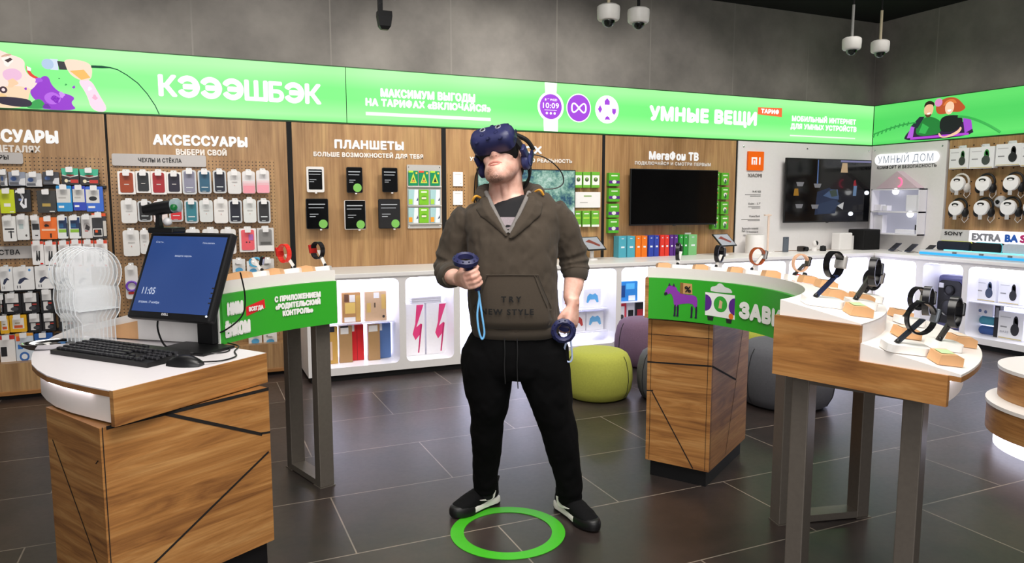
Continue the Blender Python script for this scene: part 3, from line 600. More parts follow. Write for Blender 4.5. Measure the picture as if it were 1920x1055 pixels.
# printed white rail car with cloud
fr('print_rail_car', '#efefec', [(0.305, 0.875), (0.303, 0.985), (0.47, 0.985), (0.474, 0.872)], -0.0015)
fr('print_purple_disc', '#5a2a8a', [(0.304, 0.90)] + [(0.304 + 0.036 * math.sin(R(k * 15)), 0.935 - 0.04 * math.cos(R(k * 15))) for k in range(13)], -0.0018)
fr('print_purple_disc', '#5a2a8a', [(0.472 - 0.036 * math.sin(R(k * 15)), 0.932 - 0.04 * math.cos(R(k * 15))) for k in range(13)], -0.0018)
fr('print_green_disc', '#3aa63a', circ(0.389, 0.935, 0.038, 24), -0.0019); fr('print_figure', '#d8b28a', [(0.378, 0.915), (0.384, 0.955), (0.40, 0.948), (0.396, 0.915)], -0.0022)
fr('print_orange_fruit', '#e8792a', circ(0.452, 0.885, 0.014, 16), -0.0022)
for x in (0.335, 0.44): fr('print_wheel', '#2a2a2c', [(x - 0.018, 0.872), (x + 0.018, 0.872), (x + 0.014, 0.852), (x - 0.014, 0.852)], -0.0018)
fr('print_cloud', '#d9dcd8', [(0.330, 1.0), (0.335, 1.014), (0.36, 1.018), (0.375, 1.034), (0.395, 1.032), (0.41, 1.018), (0.44, 1.014), (0.455, 1.0), (0.45, 0.992), (0.335, 0.99)], -0.0018)
WL = wrapR(1.02, 105, 1)
def mirror(w, L0):                                            # letters on the left apron read from the desk towards the end
    return lambda X, Z, Y_: w(L0 - X, Z, Y_)
WLm = mirror(WL, 0.641)
lettering(['С ПРИЛОЖЕНИЕМ', '«РОДИТЕЛЬСКИЙ', 'КОНТРОЛЬ»'], PW_, AL, (0.43, -0.002, 0.967), 0.25, 0.028, 0.10, 1.1, wrap=WLm, gap=1.22)
flat('print_badge', [(0.145, 0.928), (0.255, 0.950), (0.251, 0.990), (0.143, 0.968)], pm('#d8242a', 0.45, noise=0.03), AL, -0.0015, WLm)
lettering('ВСЕГДА', PW_, AL, (0.198, -0.003, 0.947), 0.085, 0.020, 0.09, wrap=WLm, tilt=0.0)
lettering('НИМ', PW_, AL, (0.075, -0.002, 0.945), 0.10, 0.058, 0.10, 1.1, wrap=WLm)
lettering('ЁНКОМ', PW_, AL, (0.085, -0.002, 0.856), 0.155, 0.060, 0.10, 1.1, wrap=WLm)
# ---------------------------------------------------------------- computer desk at the near end
DK = [(-7.228, -3.341), (-7.72, -3.74), (-7.80, -3.64), (-7.88, -3.53), (-7.945, -3.42), (-7.99, -3.31), (-8.025, -3.20), (-8.045, -3.09), (-8.06, -2.98), (-8.065, -2.85), (-8.06, -2.72), (-8.045, -2.59), (-8.01, -2.44), (-7.95, -2.28), (-7.60, -2.75), (-7.40, -3.10)]
dc = (-7.70, -3.15)
dk = thing('computer_desk', 'white topped curved desk with oak edge under the computer monitor', 'desk', (dc[0], dc[1], 0))
loc_ = lambda pts: [(p[0] - dc[0], p[1] - dc[1]) for p in pts]
MB().prism(loc_(DK), 0.826, 0.830, 'Z').build('desk_top', pm('#ece7ea', 0.35, noise=0.02), dk)
MB().prism(loc_(DK), 0.808, 0.826, 'Z').build('edge_band', W_TABLE, dk, label='oak edge band')
ins = [(dc[0] + (p[0] - dc[0]) * 0.93, dc[1] + (p[1] - dc[1]) * 0.945) for p in DK[2:14]]
a_, b_ = (-7.228, -3.341), (-7.72, -3.74)
mb = MB(); sk = [(-7.705, -3.728)] + ins
for k in range(len(sk) - 1):
    p, q = sk[k], sk[k + 1]; (p, q) = ((p[0] - dc[0], p[1] - dc[1]), (q[0] - dc[0], q[1] - dc[1]))
    mb.sheet([(p[0], p[1], 0.715), (q[0], q[1], 0.715), (q[0], q[1], 0.810), (p[0], p[1], 0.810)])
bmesh.ops.remove_doubles(mb.b, verts=mb.b.verts[:], dist=1e-5)
mb.build('skirt', SKIRT, dk, 60, 'white curved skirt lit from above')
mb = MB(); mb.tube([(dc[0] * 0 + (p[0] - dc[0]) * 1.03, (p[1] - dc[1]) * 1.03, 0.803) for p in ins[:-1]], 0.004, 6); mb.build('led_strip', LEDW, dk)
ux, uy = (b_[0] - a_[0]), (b_[1] - a_[1]); ul = math.hypot(ux, uy); ux, uy = ux / ul, uy / ul; nx, ny = -uy, ux
ang = math.atan2(-uy, -ux)                                    # from outer corner to inner corner
def local_part(name, m, par, x, y, z, rz, fn, label=None, smooth=0):
    """a part whose own axes are turned by RZ, so the wood grain follows it"""
    mb = MB(); fn(mb); o = mb.build(name, m, par, smooth, label); o.location = (x, y, z); o.rotation_euler = (0, 0, rz); return o
local_part('end_panel', W_TABLE, dk, b_[0] - dc[0], b_[1] - dc[1], 0, ang, lambda m: m.bx(0, ul, -0.003, 0.016, 0.713, 0.8295, 0.001), 'oak end panel')
MB().prism([(p[0] * 0.94, p[1] * 0.94) for p in loc_([(-7.25, -3.33), (-7.70, -3.70)] + ins[:-1] + [(-7.60, -2.75), (-7.42, -3.10)])], 0.7165, 0.73, 'Z').build('underside_board', W_TABLE, dk)
# wood cabinets with diagonal grooves
GROOVE = pm('#120d0a', 0.8, noise=0.05)
def cabinet(label, corner, u, w, d, z0, z1, front_lines, side_lines, plinth=True):
    """CORNER = near corner between the two seen faces; U = direction of the wide face away from it; the other face runs at 90 degrees"""
    t = thing('cabinet', label, 'cabinet', (corner[0], corner[1], 0), math.atan2(u[1], u[0]))
    MB().bx(0, w, 0, d, z0, z1).build('body', W_TABLE, t)
    def face(lines, to, wd):
        for k, (p0, p1, th) in enumerate(lines):
            dx, dz = p1[0] - p0[0], p1[1] - p0[1]; L_ = math.hypot(dx, dz); px, pz = -dz / L_ * th / 2, dx / L_ * th / 2
            q = [(p0[0] + px, p0[1] + pz), (p1[0] + px, p1[1] + pz), (p1[0] - px, p1[1] - pz), (p0[0] - px, p0[1] - pz)]
            mb = MB(); mb.f([mb.v(to(*c)) for c in q]); mb.build('groove', GROOVE, t, label='dark diagonal groove')
    face(front_lines, lambda a, z: (a, -0.0012, z), w); face(side_lines, lambda a, z: (-0.0012, a, z), d)
    if plinth: MB().bx(0.02, w - 0.02, 0.02, d - 0.02, 0.0, z0).build('plinth', BLACK, t, label='black plinth')
    return t
# under the desk: near corner at the left, wide face towards the passage
cu = ((-7.231 + 7.764), (-3.415 + 3.719)); cl = math.hypot(*cu)
cabinet('oak cabinet with diagonal grooves under the computer desk', (-7.764, -3.719), (cu[0] / cl, cu[1] / cl), cl, 0.40, 0.10, 0.708,
        [((0.20, 0.71), (cl - 0.035, 0.535), 0.012), ((cl - 0.04, 0.54), (cl, 0.535), 0.008), ((0.0, 0.12), (cl - 0.01, 0.46), 0.008), ((0.02, 0.705), (cl, 0.705), 0.012), ((0.008, 0.1), (0.008, 0.71), 0.003)],
        [((0.02, 0.60), (0.04, 0.585), 0.004), ((0.36, 0.60), (0.0, 0.14), 0.006)])
# under the display table: near corner between the two faces
q0, q1 = (-5.345, -3.236), (-5.186, -3.476); v_ = (q0[0] - q1[0], q0[1] - q1[1]); vl = math.hypot(*v_); v_ = (v_[0] / vl, v_[1] / vl); s_ = (-v_[1], v_[0])
side = (0.846, 0.534)
cabinet('oak cabinet with diagonal grooves on black plinth under the green apron', (q1[0] - v_[0] * 0.022 - side[0] * 0.022, q1[1] - v_[1] * 0.022 - side[1] * 0.022), side, 0.62, 0.335, 0.085, 0.822,
        [((0.0, 0.62), (0.40, 0.47), 0.010), ((0.40, 0.47), (0.52, 0.80), 0.005), ((0.41, 0.47), (0.26, 0.10), 0.004), ((0.012, 0.09), (0.012, 0.82), 0.003)],
        [((0.0, 0.62), (0.335, 0.60), 0.008), ((0.30, 0.455), (0.335, 0.45), 0.006), ((0.31, 0.455), (0.08, 0.088), 0.006), ((0.02, 0.09), (0.02, 0.82), 0.0025), ((0.0, 0.755), (0.335, 0.745), 0.0025), ((0.315, 0.09), (0.315, 0.82), 0.0025)])
# ---------------------------------------------------------------- floor ring, poufs, small things on the floor
t = MB().sector((0, 0), 0.190, 0.247, 0, 360, 0.0025, 0.0025, 0.0004, 0.0004, 96).build('floor_ring_sticker', pm('#3fae1e', 0.45, noise=0.05))
t.location = (-6.283, -3.528, 0.0); tag(t, 'flat bright green ring sticker on the dark tiles between the shoes', 'floor sticker')
def m_fabric(c, sc=90):
    m = pm(c, 0.9, noise=0.16, scale=sc, name='woven_fabric'); return m
def pouf(label, x, y, r, h, c, seam=True):
    t = thing('pouf', label, 'pouf', (x, y, 0), group='fabric poufs on the tiles')
    prof = [(0, 0.0), (r * 0.72, 0.0), (r * 0.86, h * 0.05), (r * 0.96, h * 0.2), (r, h * 0.42), (r * 0.985, h * 0.62), (r * 0.92, h * 0.82), (r * 0.84, h * 0.93), (r * 0.72, h * 0.985), (r * 0.5, h), (0, h)]
    MB().lathe(prof, 48).build('cushion', m_fabric(c), t, 60)
    if seam:
        for a in (-62, 60, 180):
            mb = MB(); mb.tube([((pr + 0.001) * math.cos(R(a)), (pr + 0.001) * math.sin(R(a)), pz) for pr, pz in prof[2:8]], 0.003, 5); mb.build('seam', pm('#33361a', 0.9) if c.startswith('#a') else pm('#242427', 0.9), t)
    return t
pouf('lime green round pouf in front of the game controller boxes', -4.82, -1.80, 0.255, 0.345, '#aaad48')
pouf('purple pouf between the lime pouf and the oak cabinet', -3.90, -1.06, 0.27, 0.40, '#6d5468')
pouf('dark grey pouf close behind the oak cabinet', -4.36, -2.05, 0.24, 0.36, '#56565a')
pouf('large dark grey pouf behind the steel legs of the display table', -3.70, -2.48, 0.335, 0.44, '#55555a')
pouf('olive green pouf behind the larger grey pouf', -3.30, -1.70, 0.30, 0.42, '#a0a23e')
t = thing('side_table', 'small dark pedestal table behind the oak cabinet', 'side table', (-3.80, -2.05, 0))
MB().lathe([(0, 0.0), (0.115, 0.0), (0.115, 0.045), (0, 0.045)], 32).build('foot', W_TABLE, t); MB().lathe([(0, 0.045), (0.018, 0.045), (0.018, 0.44), (0, 0.44)], 14).build('pole', BLACK, t); MB().lathe([(0, 0.44), (0.10, 0.44), (0.10, 0.452), (0, 0.452)], 32).build('top', BLACK, t)
# two-tier round podium with light under it
t = thing('round_podium', 'two tier white and oak podium glowing along the floor', 'display podium', (-2.92, -3.985, 0))
def oval(cx, cy, rx, ry, a=0, n=48): return [(cx + rx * math.cos(q) * math.cos(a) - ry * math.sin(q) * math.sin(a), cy + rx * math.cos(q) * math.sin(a) + ry * math.sin(q) * math.cos(a)) for q in [2 * math.pi * k / n for k in range(n)]]
MB().prism(oval(0.0, 0.0, 0.50, 0.50), 0.095, 0.25, 'Z').build('lower_drum', W_TABLE, t, 40, 'oak lower drum'); MB().prism(oval(0.0, 0.0, 0.508, 0.508), 0.25, 0.27, 'Z').build('lower_top', WHITE_T, t, 40)
MB().prism(oval(0.05, 0.09, 0.40, 0.40), 0.27, 0.435, 'Z').build('upper_drum', W_TABLE, t, 40, 'oak upper drum'); MB().prism(oval(0.05, 0.09, 0.408, 0.408), 0.435, 0.455, 'Z').build('upper_top', WHITE_T, t, 40)
MB().prism(oval(0.0, 0.0, 0.455, 0.455), 0.004, 0.095, 'Z').build('glowing_base', pm('#e9e8ff', 0.5, emit=2.6), t, 40, 'glowing white base')
# ---------------------------------------------------------------- ceiling cameras on rods
ROD_T = pm('#b8ad92', 0.5); 
def dome(label, x, y, z, r, rodc, rod_top):
    t = thing('dome_camera', label, 'security camera', (x, y, z), group='dome cameras hanging from the ceiling')
    MB().lathe([(0, 0.060), (r * 0.75, 0.062), (r * 0.97, 0.052), (r, 0.036), (r * 0.96, -0.014), (r * 0.84, -0.024), (r * 0.6, -0.026), (0, -0.026)], 32).build('housing', pm('#e4e2dd', 0.35), t, 40, 'white round housing')
    MB().lathe([(r * 0.56, -0.026)] + [(r * 0.56 * math.cos(R(k * 15)), -0.026 - r * 0.56 * math.sin(R(k * 15))) for k in range(1, 7)], 24).build('glass_dome', pm('#9fb4ac', 0.05, trans=1.0, noise=0), t, 60, 'clear glass dome')
    MB().ball((0.004, -0.006, -0.030), r * 0.38, 14).build('lens', pm('#0b0b0d', 0.15), t, 60, 'black lens ball')
    MB().lathe([(0, 0.060), (0.0095, 0.060), (0.0095, rod_top), (0, rod_top)], 12).build('rod', rodc, t)
    MB().lathe([(0, rod_top), (0.006, rod_top), (0.006, 3.5 - z), (0, 3.5 - z)], 10).build('upper_rod', MATTE, t, label='upper rod coloured dark for the gloom under the ceiling')  # darkness under the ceiling is put into the rod's upper colour
dome('dome camera on pale rod above the watch face, first from the black spotlight', -5.248, -2.588, 2.462, 0.066, ROD_T, 0.30)
dome('dome camera on black rod above the purple round badge', -4.977, -2.484, 2.496, 0.066, MATTE, 0.30)
dome('dome camera on slim rod in front of the ceiling corner', -3.056, -2.338, 2.524, 0.066, pm('#8f8f8c', 0.4), 0.29)
dome('dome camera on tan rod beside the corner, lowest of four', -2.694, -2.276, 2.546, 0.066, ROD_T, 0.28)
t = thing('track_spotlight', 'small black spotlight hanging above the tablet bay', 'spotlight', (-6.311, -1.67, 2.53))
MB().loft([[(0.045 * sx * s - 0.004, 0.03 * sy * s, z) for sx, sy in ((-1, -1), (1, -1), (1, 1), (-1, 1))] for z, s in ((0.06, 0.95), (0.03, 1.0), (-0.03, 0.8), (-0.05, 0.5))]).build('lamp_head', BLACK, t)
MB().bx(-0.043, -0.015, -0.015, 0.015, 0.05, 0.97, 0.002).build('bracket', BLACK, t); MB().ball((-0.029, -0.016, 0.10), 0.005, 8).build('rivet', CHROME, t)
# ---------------------------------------------------------------- where the goods hang (x along the wall, z of the foot, width, height, ...)
ACC = [
    (-8.674, 1.52, 0.042, 0.106, 'pouch', '#9a9a9c', 'grey pouch with white tag', 'top row'),
    (-8.595, 1.524, 0.1, 0.097, 'pouch', '#8f96a6', 'silver and blue pouch', 'top row'),
    (-8.494, 1.518, 0.097, 0.095, 'pouch', '#b9babd', 'silver grey pouch', 'top row'),
    (-8.389, 1.532, 0.101, 0.092, 'pouch', '#3a3b42', 'dark pouch with silver corner', 'top row'),
    (-8.268, 1.533, 0.109, 0.118, 'bottle', '#101012', 'green topped black pack with red strip, first', 'top row'),
    (-8.148, 1.531, 0.122, 0.116, 'bottle', '#101012', 'green topped black pack with red strip, second', 'top row'),
    (-8.662, 1.329, 0.087, 0.166, 'flat', '#c8d400', 'lime yellow pack', 'second row'),
    (-8.57, 1.338, 0.097, 0.158, 'coil', '#17171c', 'black pack showing a looped white cable', 'second row'),
    (-8.425, 1.331, 0.115, 0.159, 'flat', '#33322f', 'charcoal pack with small gold mark', 'second row'),
    (-8.314, 1.34, 0.097, 0.186, 'band', '#1d8fd0', 'cyan and white box', 'second row'),
    (-8.219, 1.346, 0.082, 0.178, 'band', '#1d3fb8', 'deep blue and white box', 'second row'),
    (-8.122, 1.338, 0.11, 0.183, 'plug', '#2a66cf', 'blue and white box with black charger picture', 'second row'),
    (-8.663, 1.13, 0.08, 0.177, 'text', '#ecebe8', 'white box with black lettering', 'third row'),
    (-8.582, 1.138, 0.073, 0.175, 'slim', '#e4e4e2', 'narrow white box', 'third row'),
    (-8.505, 1.139, 0.049, 0.167, 'slimk', '#d8d8d8', 'white pack with black window', 'third row'),
    (-8.425, 1.141, 0.107, 0.157, 'orange', '#f2711c', 'bright orange pack', 'third row'),
    (-8.338, 1.142, 0.064, 0.162, 'stripe', '#e8ecea', 'white pack with navy and lime stripes, first', 'third row'),
    (-8.261, 1.141, 0.073, 0.163, 'stripe', '#e8ecea', 'white pack with navy and lime stripes, second', 'third row'),
    (-8.184, 1.142, 0.069, 0.167, 'blister', '#d7d4d2', 'clear blister with dark gadget', 'third row'),
    (-8.104, 1.138, 0.092, 0.187, 'otop', '#26262a', 'orange topped black and white pack', 'third row'),
    (-8.502, 0.956, 0.072, 0.17, 'cable', '#f3f0ee', 'orange topped white pack with black cable, first', 'fourth row'),
    (-8.425, 0.953, 0.076, 0.167, 'cable', '#f3f0ee', 'orange topped white pack with black cable, second', 'fourth row'),
    (-8.339, 0.934, 0.07, 0.188, 'cable', '#f3f0ee', 'orange topped white pack with black cable, third', 'fourth row'),
    (-8.262, 0.932, 0.071, 0.196, 'cable', '#f3f0ee', 'orange topped white pack with black cable, fourth', 'fourth row'),
    (-8.184, 0.929, 0.069, 0.197, 'cable', '#f3f0ee', 'orange topped white pack with black cable, fifth', 'fourth row'),
    (-8.102, 0.926, 0.083, 0.199, 'cable', '#f3f0ee', 'orange topped white pack with black cable, sixth', 'fourth row'),
    (-8.704, 0.775, 0.076, 0.173, 'gadget', '#f0efee', 'white box with plain front', 'fifth row'),
    (-8.6, 0.778, 0.126, 0.166, 'gadget', '#f0efee', 'white box with curved cable picture', 'fifth row'),
    (-8.474, 0.78, 0.112, 0.167, 'gadget', '#f0efee', 'white box with black adapter picture', 'fifth row'),
    (-8.349, 0.765, 0.111, 0.169, 'gadget', '#f0efee', 'white box with dark plug picture', 'fifth row'),
    (-8.23, 0.759, 0.109, 0.171, 'gadget', '#f0efee', 'white box with round charger picture', 'fifth row'),
    (-8.747, 0.612, 0.015, 0.134, 'dark', '#131316', 'black card with white label, first', 'sixth row'),
    (-8.68, 0.608, 0.109, 0.146, 'dark', '#131316', 'black card with white label, second', 'sixth row'),
    (-8.57, 0.609, 0.105, 0.144, 'dark', '#131316', 'black card with white label, third', 'sixth row'),
    (-8.468, 0.602, 0.08, 0.169, 'dark', '#131316', 'black card with white label, fourth', 'sixth row'),
    (-8.351, 0.595, 0.101, 0.15, 'dark', '#131316', 'black card with white label, fifth', 'sixth row'),
    (-8.209, 0.586, 0.103, 0.152, 'dark', '#131316', 'black card with white label, sixth', 'sixth row'),
    (-8.737, 0.468, 0.054, 0.127, 'yellow', '#e8b020', 'yellow framed pack, first', 'seventh row'),
    (-8.654, 0.474, 0.103, 0.124, 'yellow', '#e8b020', 'yellow framed pack, second', 'seventh row'),
    (-8.553, 0.466, 0.085, 0.133, 'dark', '#16161a', 'black pack with white tag, first after the yellow', 'seventh row'),
    (-8.465, 0.468, 0.083, 0.13, 'dark', '#16161a', 'black pack with white tag, second after the yellow', 'seventh row'),
    (-8.354, 0.459, 0.101, 0.132, 'dark', '#16161a', 'black pack with white tag, third after the yellow', 'seventh row'),
    (-8.218, 0.449, 0.103, 0.133, 'dark', '#16161a', 'black pack with white tag, fourth after the yellow', 'seventh row'),
    (-8.73, 0.237, 0.092, 0.218, 'redtop', '#ece9e6', 'white carton with red top', 'lowest row'),
    (-8.625, 0.211, 0.11, 0.252, 'blueo', '#cfd9e4', 'white and blue pack with orange corners', 'lowest row'),
    (-8.506, 0.216, 0.113, 0.238, 'flat', '#2a5fa8', 'blue pack', 'lowest row'),
    (-8.379, 0.212, 0.114, 0.232, 'flat', '#1b1b20', 'black pack', 'lowest row'),
]
CASES = [
    (-7.907, 1.465, 0.116, 0.183, 'frame', '#a3421c', 'rust orange', 'top row'),
    (-7.796, 1.476, 0.099, 0.174, 'frame', '#25282b', 'charcoal', 'top row'),
    (-7.691, 1.465, 0.106, 0.187, 'frame', '#a81e28', 'red', 'top row'),
    (-7.585, 1.473, 0.103, 0.173, 'frame', '#1f1a30', 'dark plum', 'top row'),
    (-7.477, 1.466, 0.1, 0.201, 'clear', '#8d8ca0', 'lavender grey', 'top row'),
    (-7.369, 1.471, 0.096, 0.194, 'clear', '#2c5d78', 'teal blue', 'top row'),
    (-7.26, 1.475, 0.096, 0.192, 'clear', '#1c2033', 'navy', 'top row'),
    (-7.152, 1.471, 0.1, 0.19, 'plain', '#dcdad8', 'plain white', 'top row'),
    (-7.045, 1.472, 0.097, 0.191, 'fade', '#f09aa8', 'white fading to pink', 'top row'),
    (-6.938, 1.476, 0.099, 0.197, 'fade', '#f2a3b2', 'pale grey fading to rose', 'top row'),
    (-7.902, 1.249, 0.106, 0.186, 'plain', '#e3e1de', 'broad plain white', 'second row'),
    (-7.796, 1.259, 0.097, 0.168, 'clear', '#1d1d20', 'black with clear rim', 'second row'),
    (-7.69, 1.25, 0.096, 0.177, 'plain', '#ecdcd8', 'pinkish white', 'second row'),
    (-7.581, 1.257, 0.098, 0.178, 'clear', '#d4262e', 'bright red', 'second row'),
    (-7.473, 1.244, 0.096, 0.191, 'clear', '#2f7e8c', 'sea green', 'second row'),
    (-7.367, 1.251, 0.097, 0.184, 'plain', '#d9dcda', 'greenish white', 'second row'),
    (-7.26, 1.241, 0.102, 0.202, 'plain', '#e9e6e2', 'warm white', 'second row'),
    (-7.154, 1.24, 0.1, 0.196, 'clear', '#191b2b', 'dark navy with white rim', 'second row'),
    (-7.046, 1.243, 0.097, 0.201, 'plain', '#e0e2df', 'cool white', 'second row'),
    (-6.939, 1.237, 0.099, 0.199, 'clear', '#2a2a2c', 'black with dark window', 'second row'),
    (-7.899, 1.001, 0.11, 0.21, 'plain', '#e6e4e1', 'white with small red dot', 'third row'),
    (-7.809, 1.014, 0.062, 0.196, 'plain', '#e4e2df', 'white beside the monitor edge', 'third row'),
    (-7.59, 1.007, 0.071, 0.207, 'plain', '#e4e2e0', 'white with its tab above the monitor', 'third row'),
    (-7.472, 1.004, 0.101, 0.208, 'plain', '#e8e6e3', 'white with tab above the monitor middle', 'third row'),
    (-7.344, 1.0, 0.118, 0.211, 'plain', '#e6e4e0', 'white with tab above the monitor, broad', 'third row'),
    (-7.215, 0.996, 0.113, 0.213, 'plain', '#e8e5e1', 'white with tab above the monitor corner', 'third row'),
    (-7.07, 1.008, 0.128, 0.203, 'coral', '#f0606a', 'white with coral window', 'third row'),
    (-6.935, 1.008, 0.13, 0.205, 'grey', '#8a8886', 'white with grey picture window', 'third row'),
    (-7.145, 0.817, 0.096, 0.146, 'small', '#e9e7e4', 'white with pale blue headphone picture', 'fourth row'),
    (-7.039, 0.813, 0.094, 0.129, 'small', '#f1efec', 'white behind the watch stand', 'fourth row'),
    (-6.926, 0.791, 0.099, 0.169, 'small', '#d8d4d0', 'white and red', 'fourth row'),
    (-7.044, 0.23, 0.102, 0.15, 'small', '#e6e4e1', 'low white box beside black gap', 'lowest row'),
    (-6.928, 0.221, 0.105, 0.142, 'small', '#eceae7', 'low white box with green picture', 'lowest row'),
    (-7.912, 0.674, 0.086, 0.273, 'hookloop', '#8a50c0', 'purple and blue loop', 'lowest row'),
]
TABLETS = [
    (-6.521, 1.487, 0.142, 0.21),
    (-6.197, 1.484, 0.135, 0.215),
    (-5.892, 1.49, 0.136, 0.21),
    (-6.514, 1.182, 0.182, 0.252),
    (-6.2, 1.173, 0.181, 0.248),
    (-5.902, 1.177, 0.193, 0.254),
]
RACK = [
    (-5.669, 1.557, 0.092, 0.121, 0, 0),
    (-5.572, 1.558, 0.093, 0.121, 0, 1),
    (-5.468, 1.559, 0.094, 0.122, 0, 2),
    (-5.671, 1.384, 0.092, 0.14, 1, 0),
    (-5.574, 1.384, 0.093, 0.141, 1, 1),
    (-5.47, 1.384, 0.095, 0.142, 1, 2),
    (-5.674, 1.21, 0.092, 0.137, 2, 0),
    (-5.576, 1.209, 0.094, 0.137, 2, 1),
    (-5.472, 1.208, 0.094, 0.138, 2, 2),
]
GREEN3 = [
    (-4.019, 1.541, 0.083, 0.154),
    (-3.925, 1.542, 0.083, 0.154),
    (-3.825, 1.542, 0.091, 0.156),
    (-4.021, 1.163, 0.072, 0.156),
    (-3.925, 1.162, 0.084, 0.156),
    (-3.822, 1.16, 0.085, 0.158),
]
GREEN4 = [
    (-3.615, 1.56, 0.124, 0.131),
    (-3.612, 1.407, 0.124, 0.132),
    (-3.615, 1.248, 0.124, 0.138),
    (-3.615, 1.093, 0.119, 0.144),
    (-2.348, 1.581, 0.092, 0.141),
    (-2.231, 1.582, 0.101, 0.13),
    (-2.349, 1.429, 0.092, 0.141),
    (-2.224, 1.429, 0.1, 0.131),
    (-2.346, 1.27, 0.085, 0.142),
    (-2.224, 1.269, 0.101, 0.137),
    (-2.344, 1.11, 0.093, 0.154),
    (-2.218, 1.108, 0.102, 0.15),
]
BINDERS = [
    (-3.55, 0.85, 0.093, 0.213),
    (-3.449, 0.846, 0.095, 0.215),
    (-3.363, 0.844, 0.064, 0.221),
    (-3.29, 0.847, 0.071, 0.216),
    (-3.208, 0.85, 0.065, 0.212),
    (-3.141, 0.848, 0.059, 0.218),
    (-3.071, 0.851, 0.053, 0.214),
    (-3.013, 0.849, 0.053, 0.22),
    (-2.955, 0.847, 0.047, 0.221),
    (-2.902, 0.846, 0.047, 0.215),
    (-2.835, 0.844, 0.048, 0.222),
    (-2.777, 0.842, 0.054, 0.223),
    (-2.688, 0.839, 0.11, 0.224),
]
WHITE3 = [
    (-5.248, 1.547, 0.093, 0.129),
    (-5.25, 1.378, 0.092, 0.126),
    (-3.897, 1.349, 0.289, 0.152),
]
MISC5 = [
    (-1.962, 0.809, 0.207, 0.214),
    (-1.47, 0.841, 0.077, 0.166),
    (-1.244, 0.835, 0.104, 0.072),
    (-1.03, 0.841, 0.057, 0.115),
    (-0.938, 0.832, 0.073, 0.067),
    (-0.623, 0.835, 0.219, 0.21),
    (-0.233, 0.843, 0.306, 0.239),
    (-1.694, 1.035, 0.083, 0.232),
    (-2.639, 1.009, 0.09, 0.056),
]
HPBOX = [
    (1.152, 1.746, 0.208, 0.243),
    (1.392, 1.742, 0.252, 0.247),
    (1.654, 1.758, 0.246, 0.244),
    (1.861, 1.744, 0.169, 0.253),
]
DISCS = [
    (1.174, 1.474, 0.162, 0.21),
    (1.441, 1.467, 0.179, 0.209),
    (1.718, 1.471, 0.198, 0.196),
    (1.172, 1.218, 0.169, 0.2),
    (1.441, 1.225, 0.163, 0.188),
    (1.706, 1.231, 0.178, 0.188),
    (1.925, 1.237, 0.149, 0.182),
]
SPK = [
    (1.327, 0.93, 0.345, 0.098),
    (1.648, 0.928, 0.272, 0.089),
    (0.556, 0.846, 0.184, 0.102),
    (0.775, 0.855, 0.175, 0.093),
    (0.988, 0.863, 0.173, 0.085),
]
N1 = [
    (-6.326, 0.455, 0.15, 0.226),
    (-6.127, 0.442, 0.177, 0.238),
    (-6.655, 0.185, 0.049, 0.279),
    (-6.483, 0.108, 0.08, 0.305),
    (-6.378, 0.138, 0.103, 0.276),
    (-6.285, 0.196, 0.126, 0.212),
    (-6.147, 0.14, 0.097, 0.271),
    (-6.056, 0.19, 0.121, 0.215),
]
N2 = [
    (-5.772, 0.226, 0.186, 0.353),
    (-5.607, 0.213, 0.144, 0.356),
    (-5.646, 0.581, 0.265, 0.06),
]
N3 = [
    (-4.029, 0.507, 0.174, 0.152),
    (-3.994, 0.27, 0.158, 0.169),
    (-4.159, 0.281, 0.138, 0.167),
    (-4.381, 0.516, 0.078, 0.149),
    (-4.329, 0.292, 0.179, 0.166),
]
N4 = [
    (-3.662, 0.575, 0.078, 0.196),
    (-3.508, 0.572, 0.179, 0.136),
    (-3.668, 0.258, 0.054, 0.281),
    (-3.589, 0.252, 0.104, 0.267),
    (-3.509, 0.247, 0.068, 0.294),
    (-3.441, 0.242, 0.068, 0.296),
]
RN2 = [
    (1.35, 0.087, 0.354, 0.505),
]
RN3 = [
    (1.745, 0.457, 0.226, 0.218),
    (1.985, 0.468, 0.212, 0.221),
    (1.76, 0.301, 0.185, 0.125),
    (1.795, 0.206, 0.174, 0.094),
    (1.804, 0.076, 0.173, 0.104),
    (2.014, 0.146, 0.245, 0.267),
]
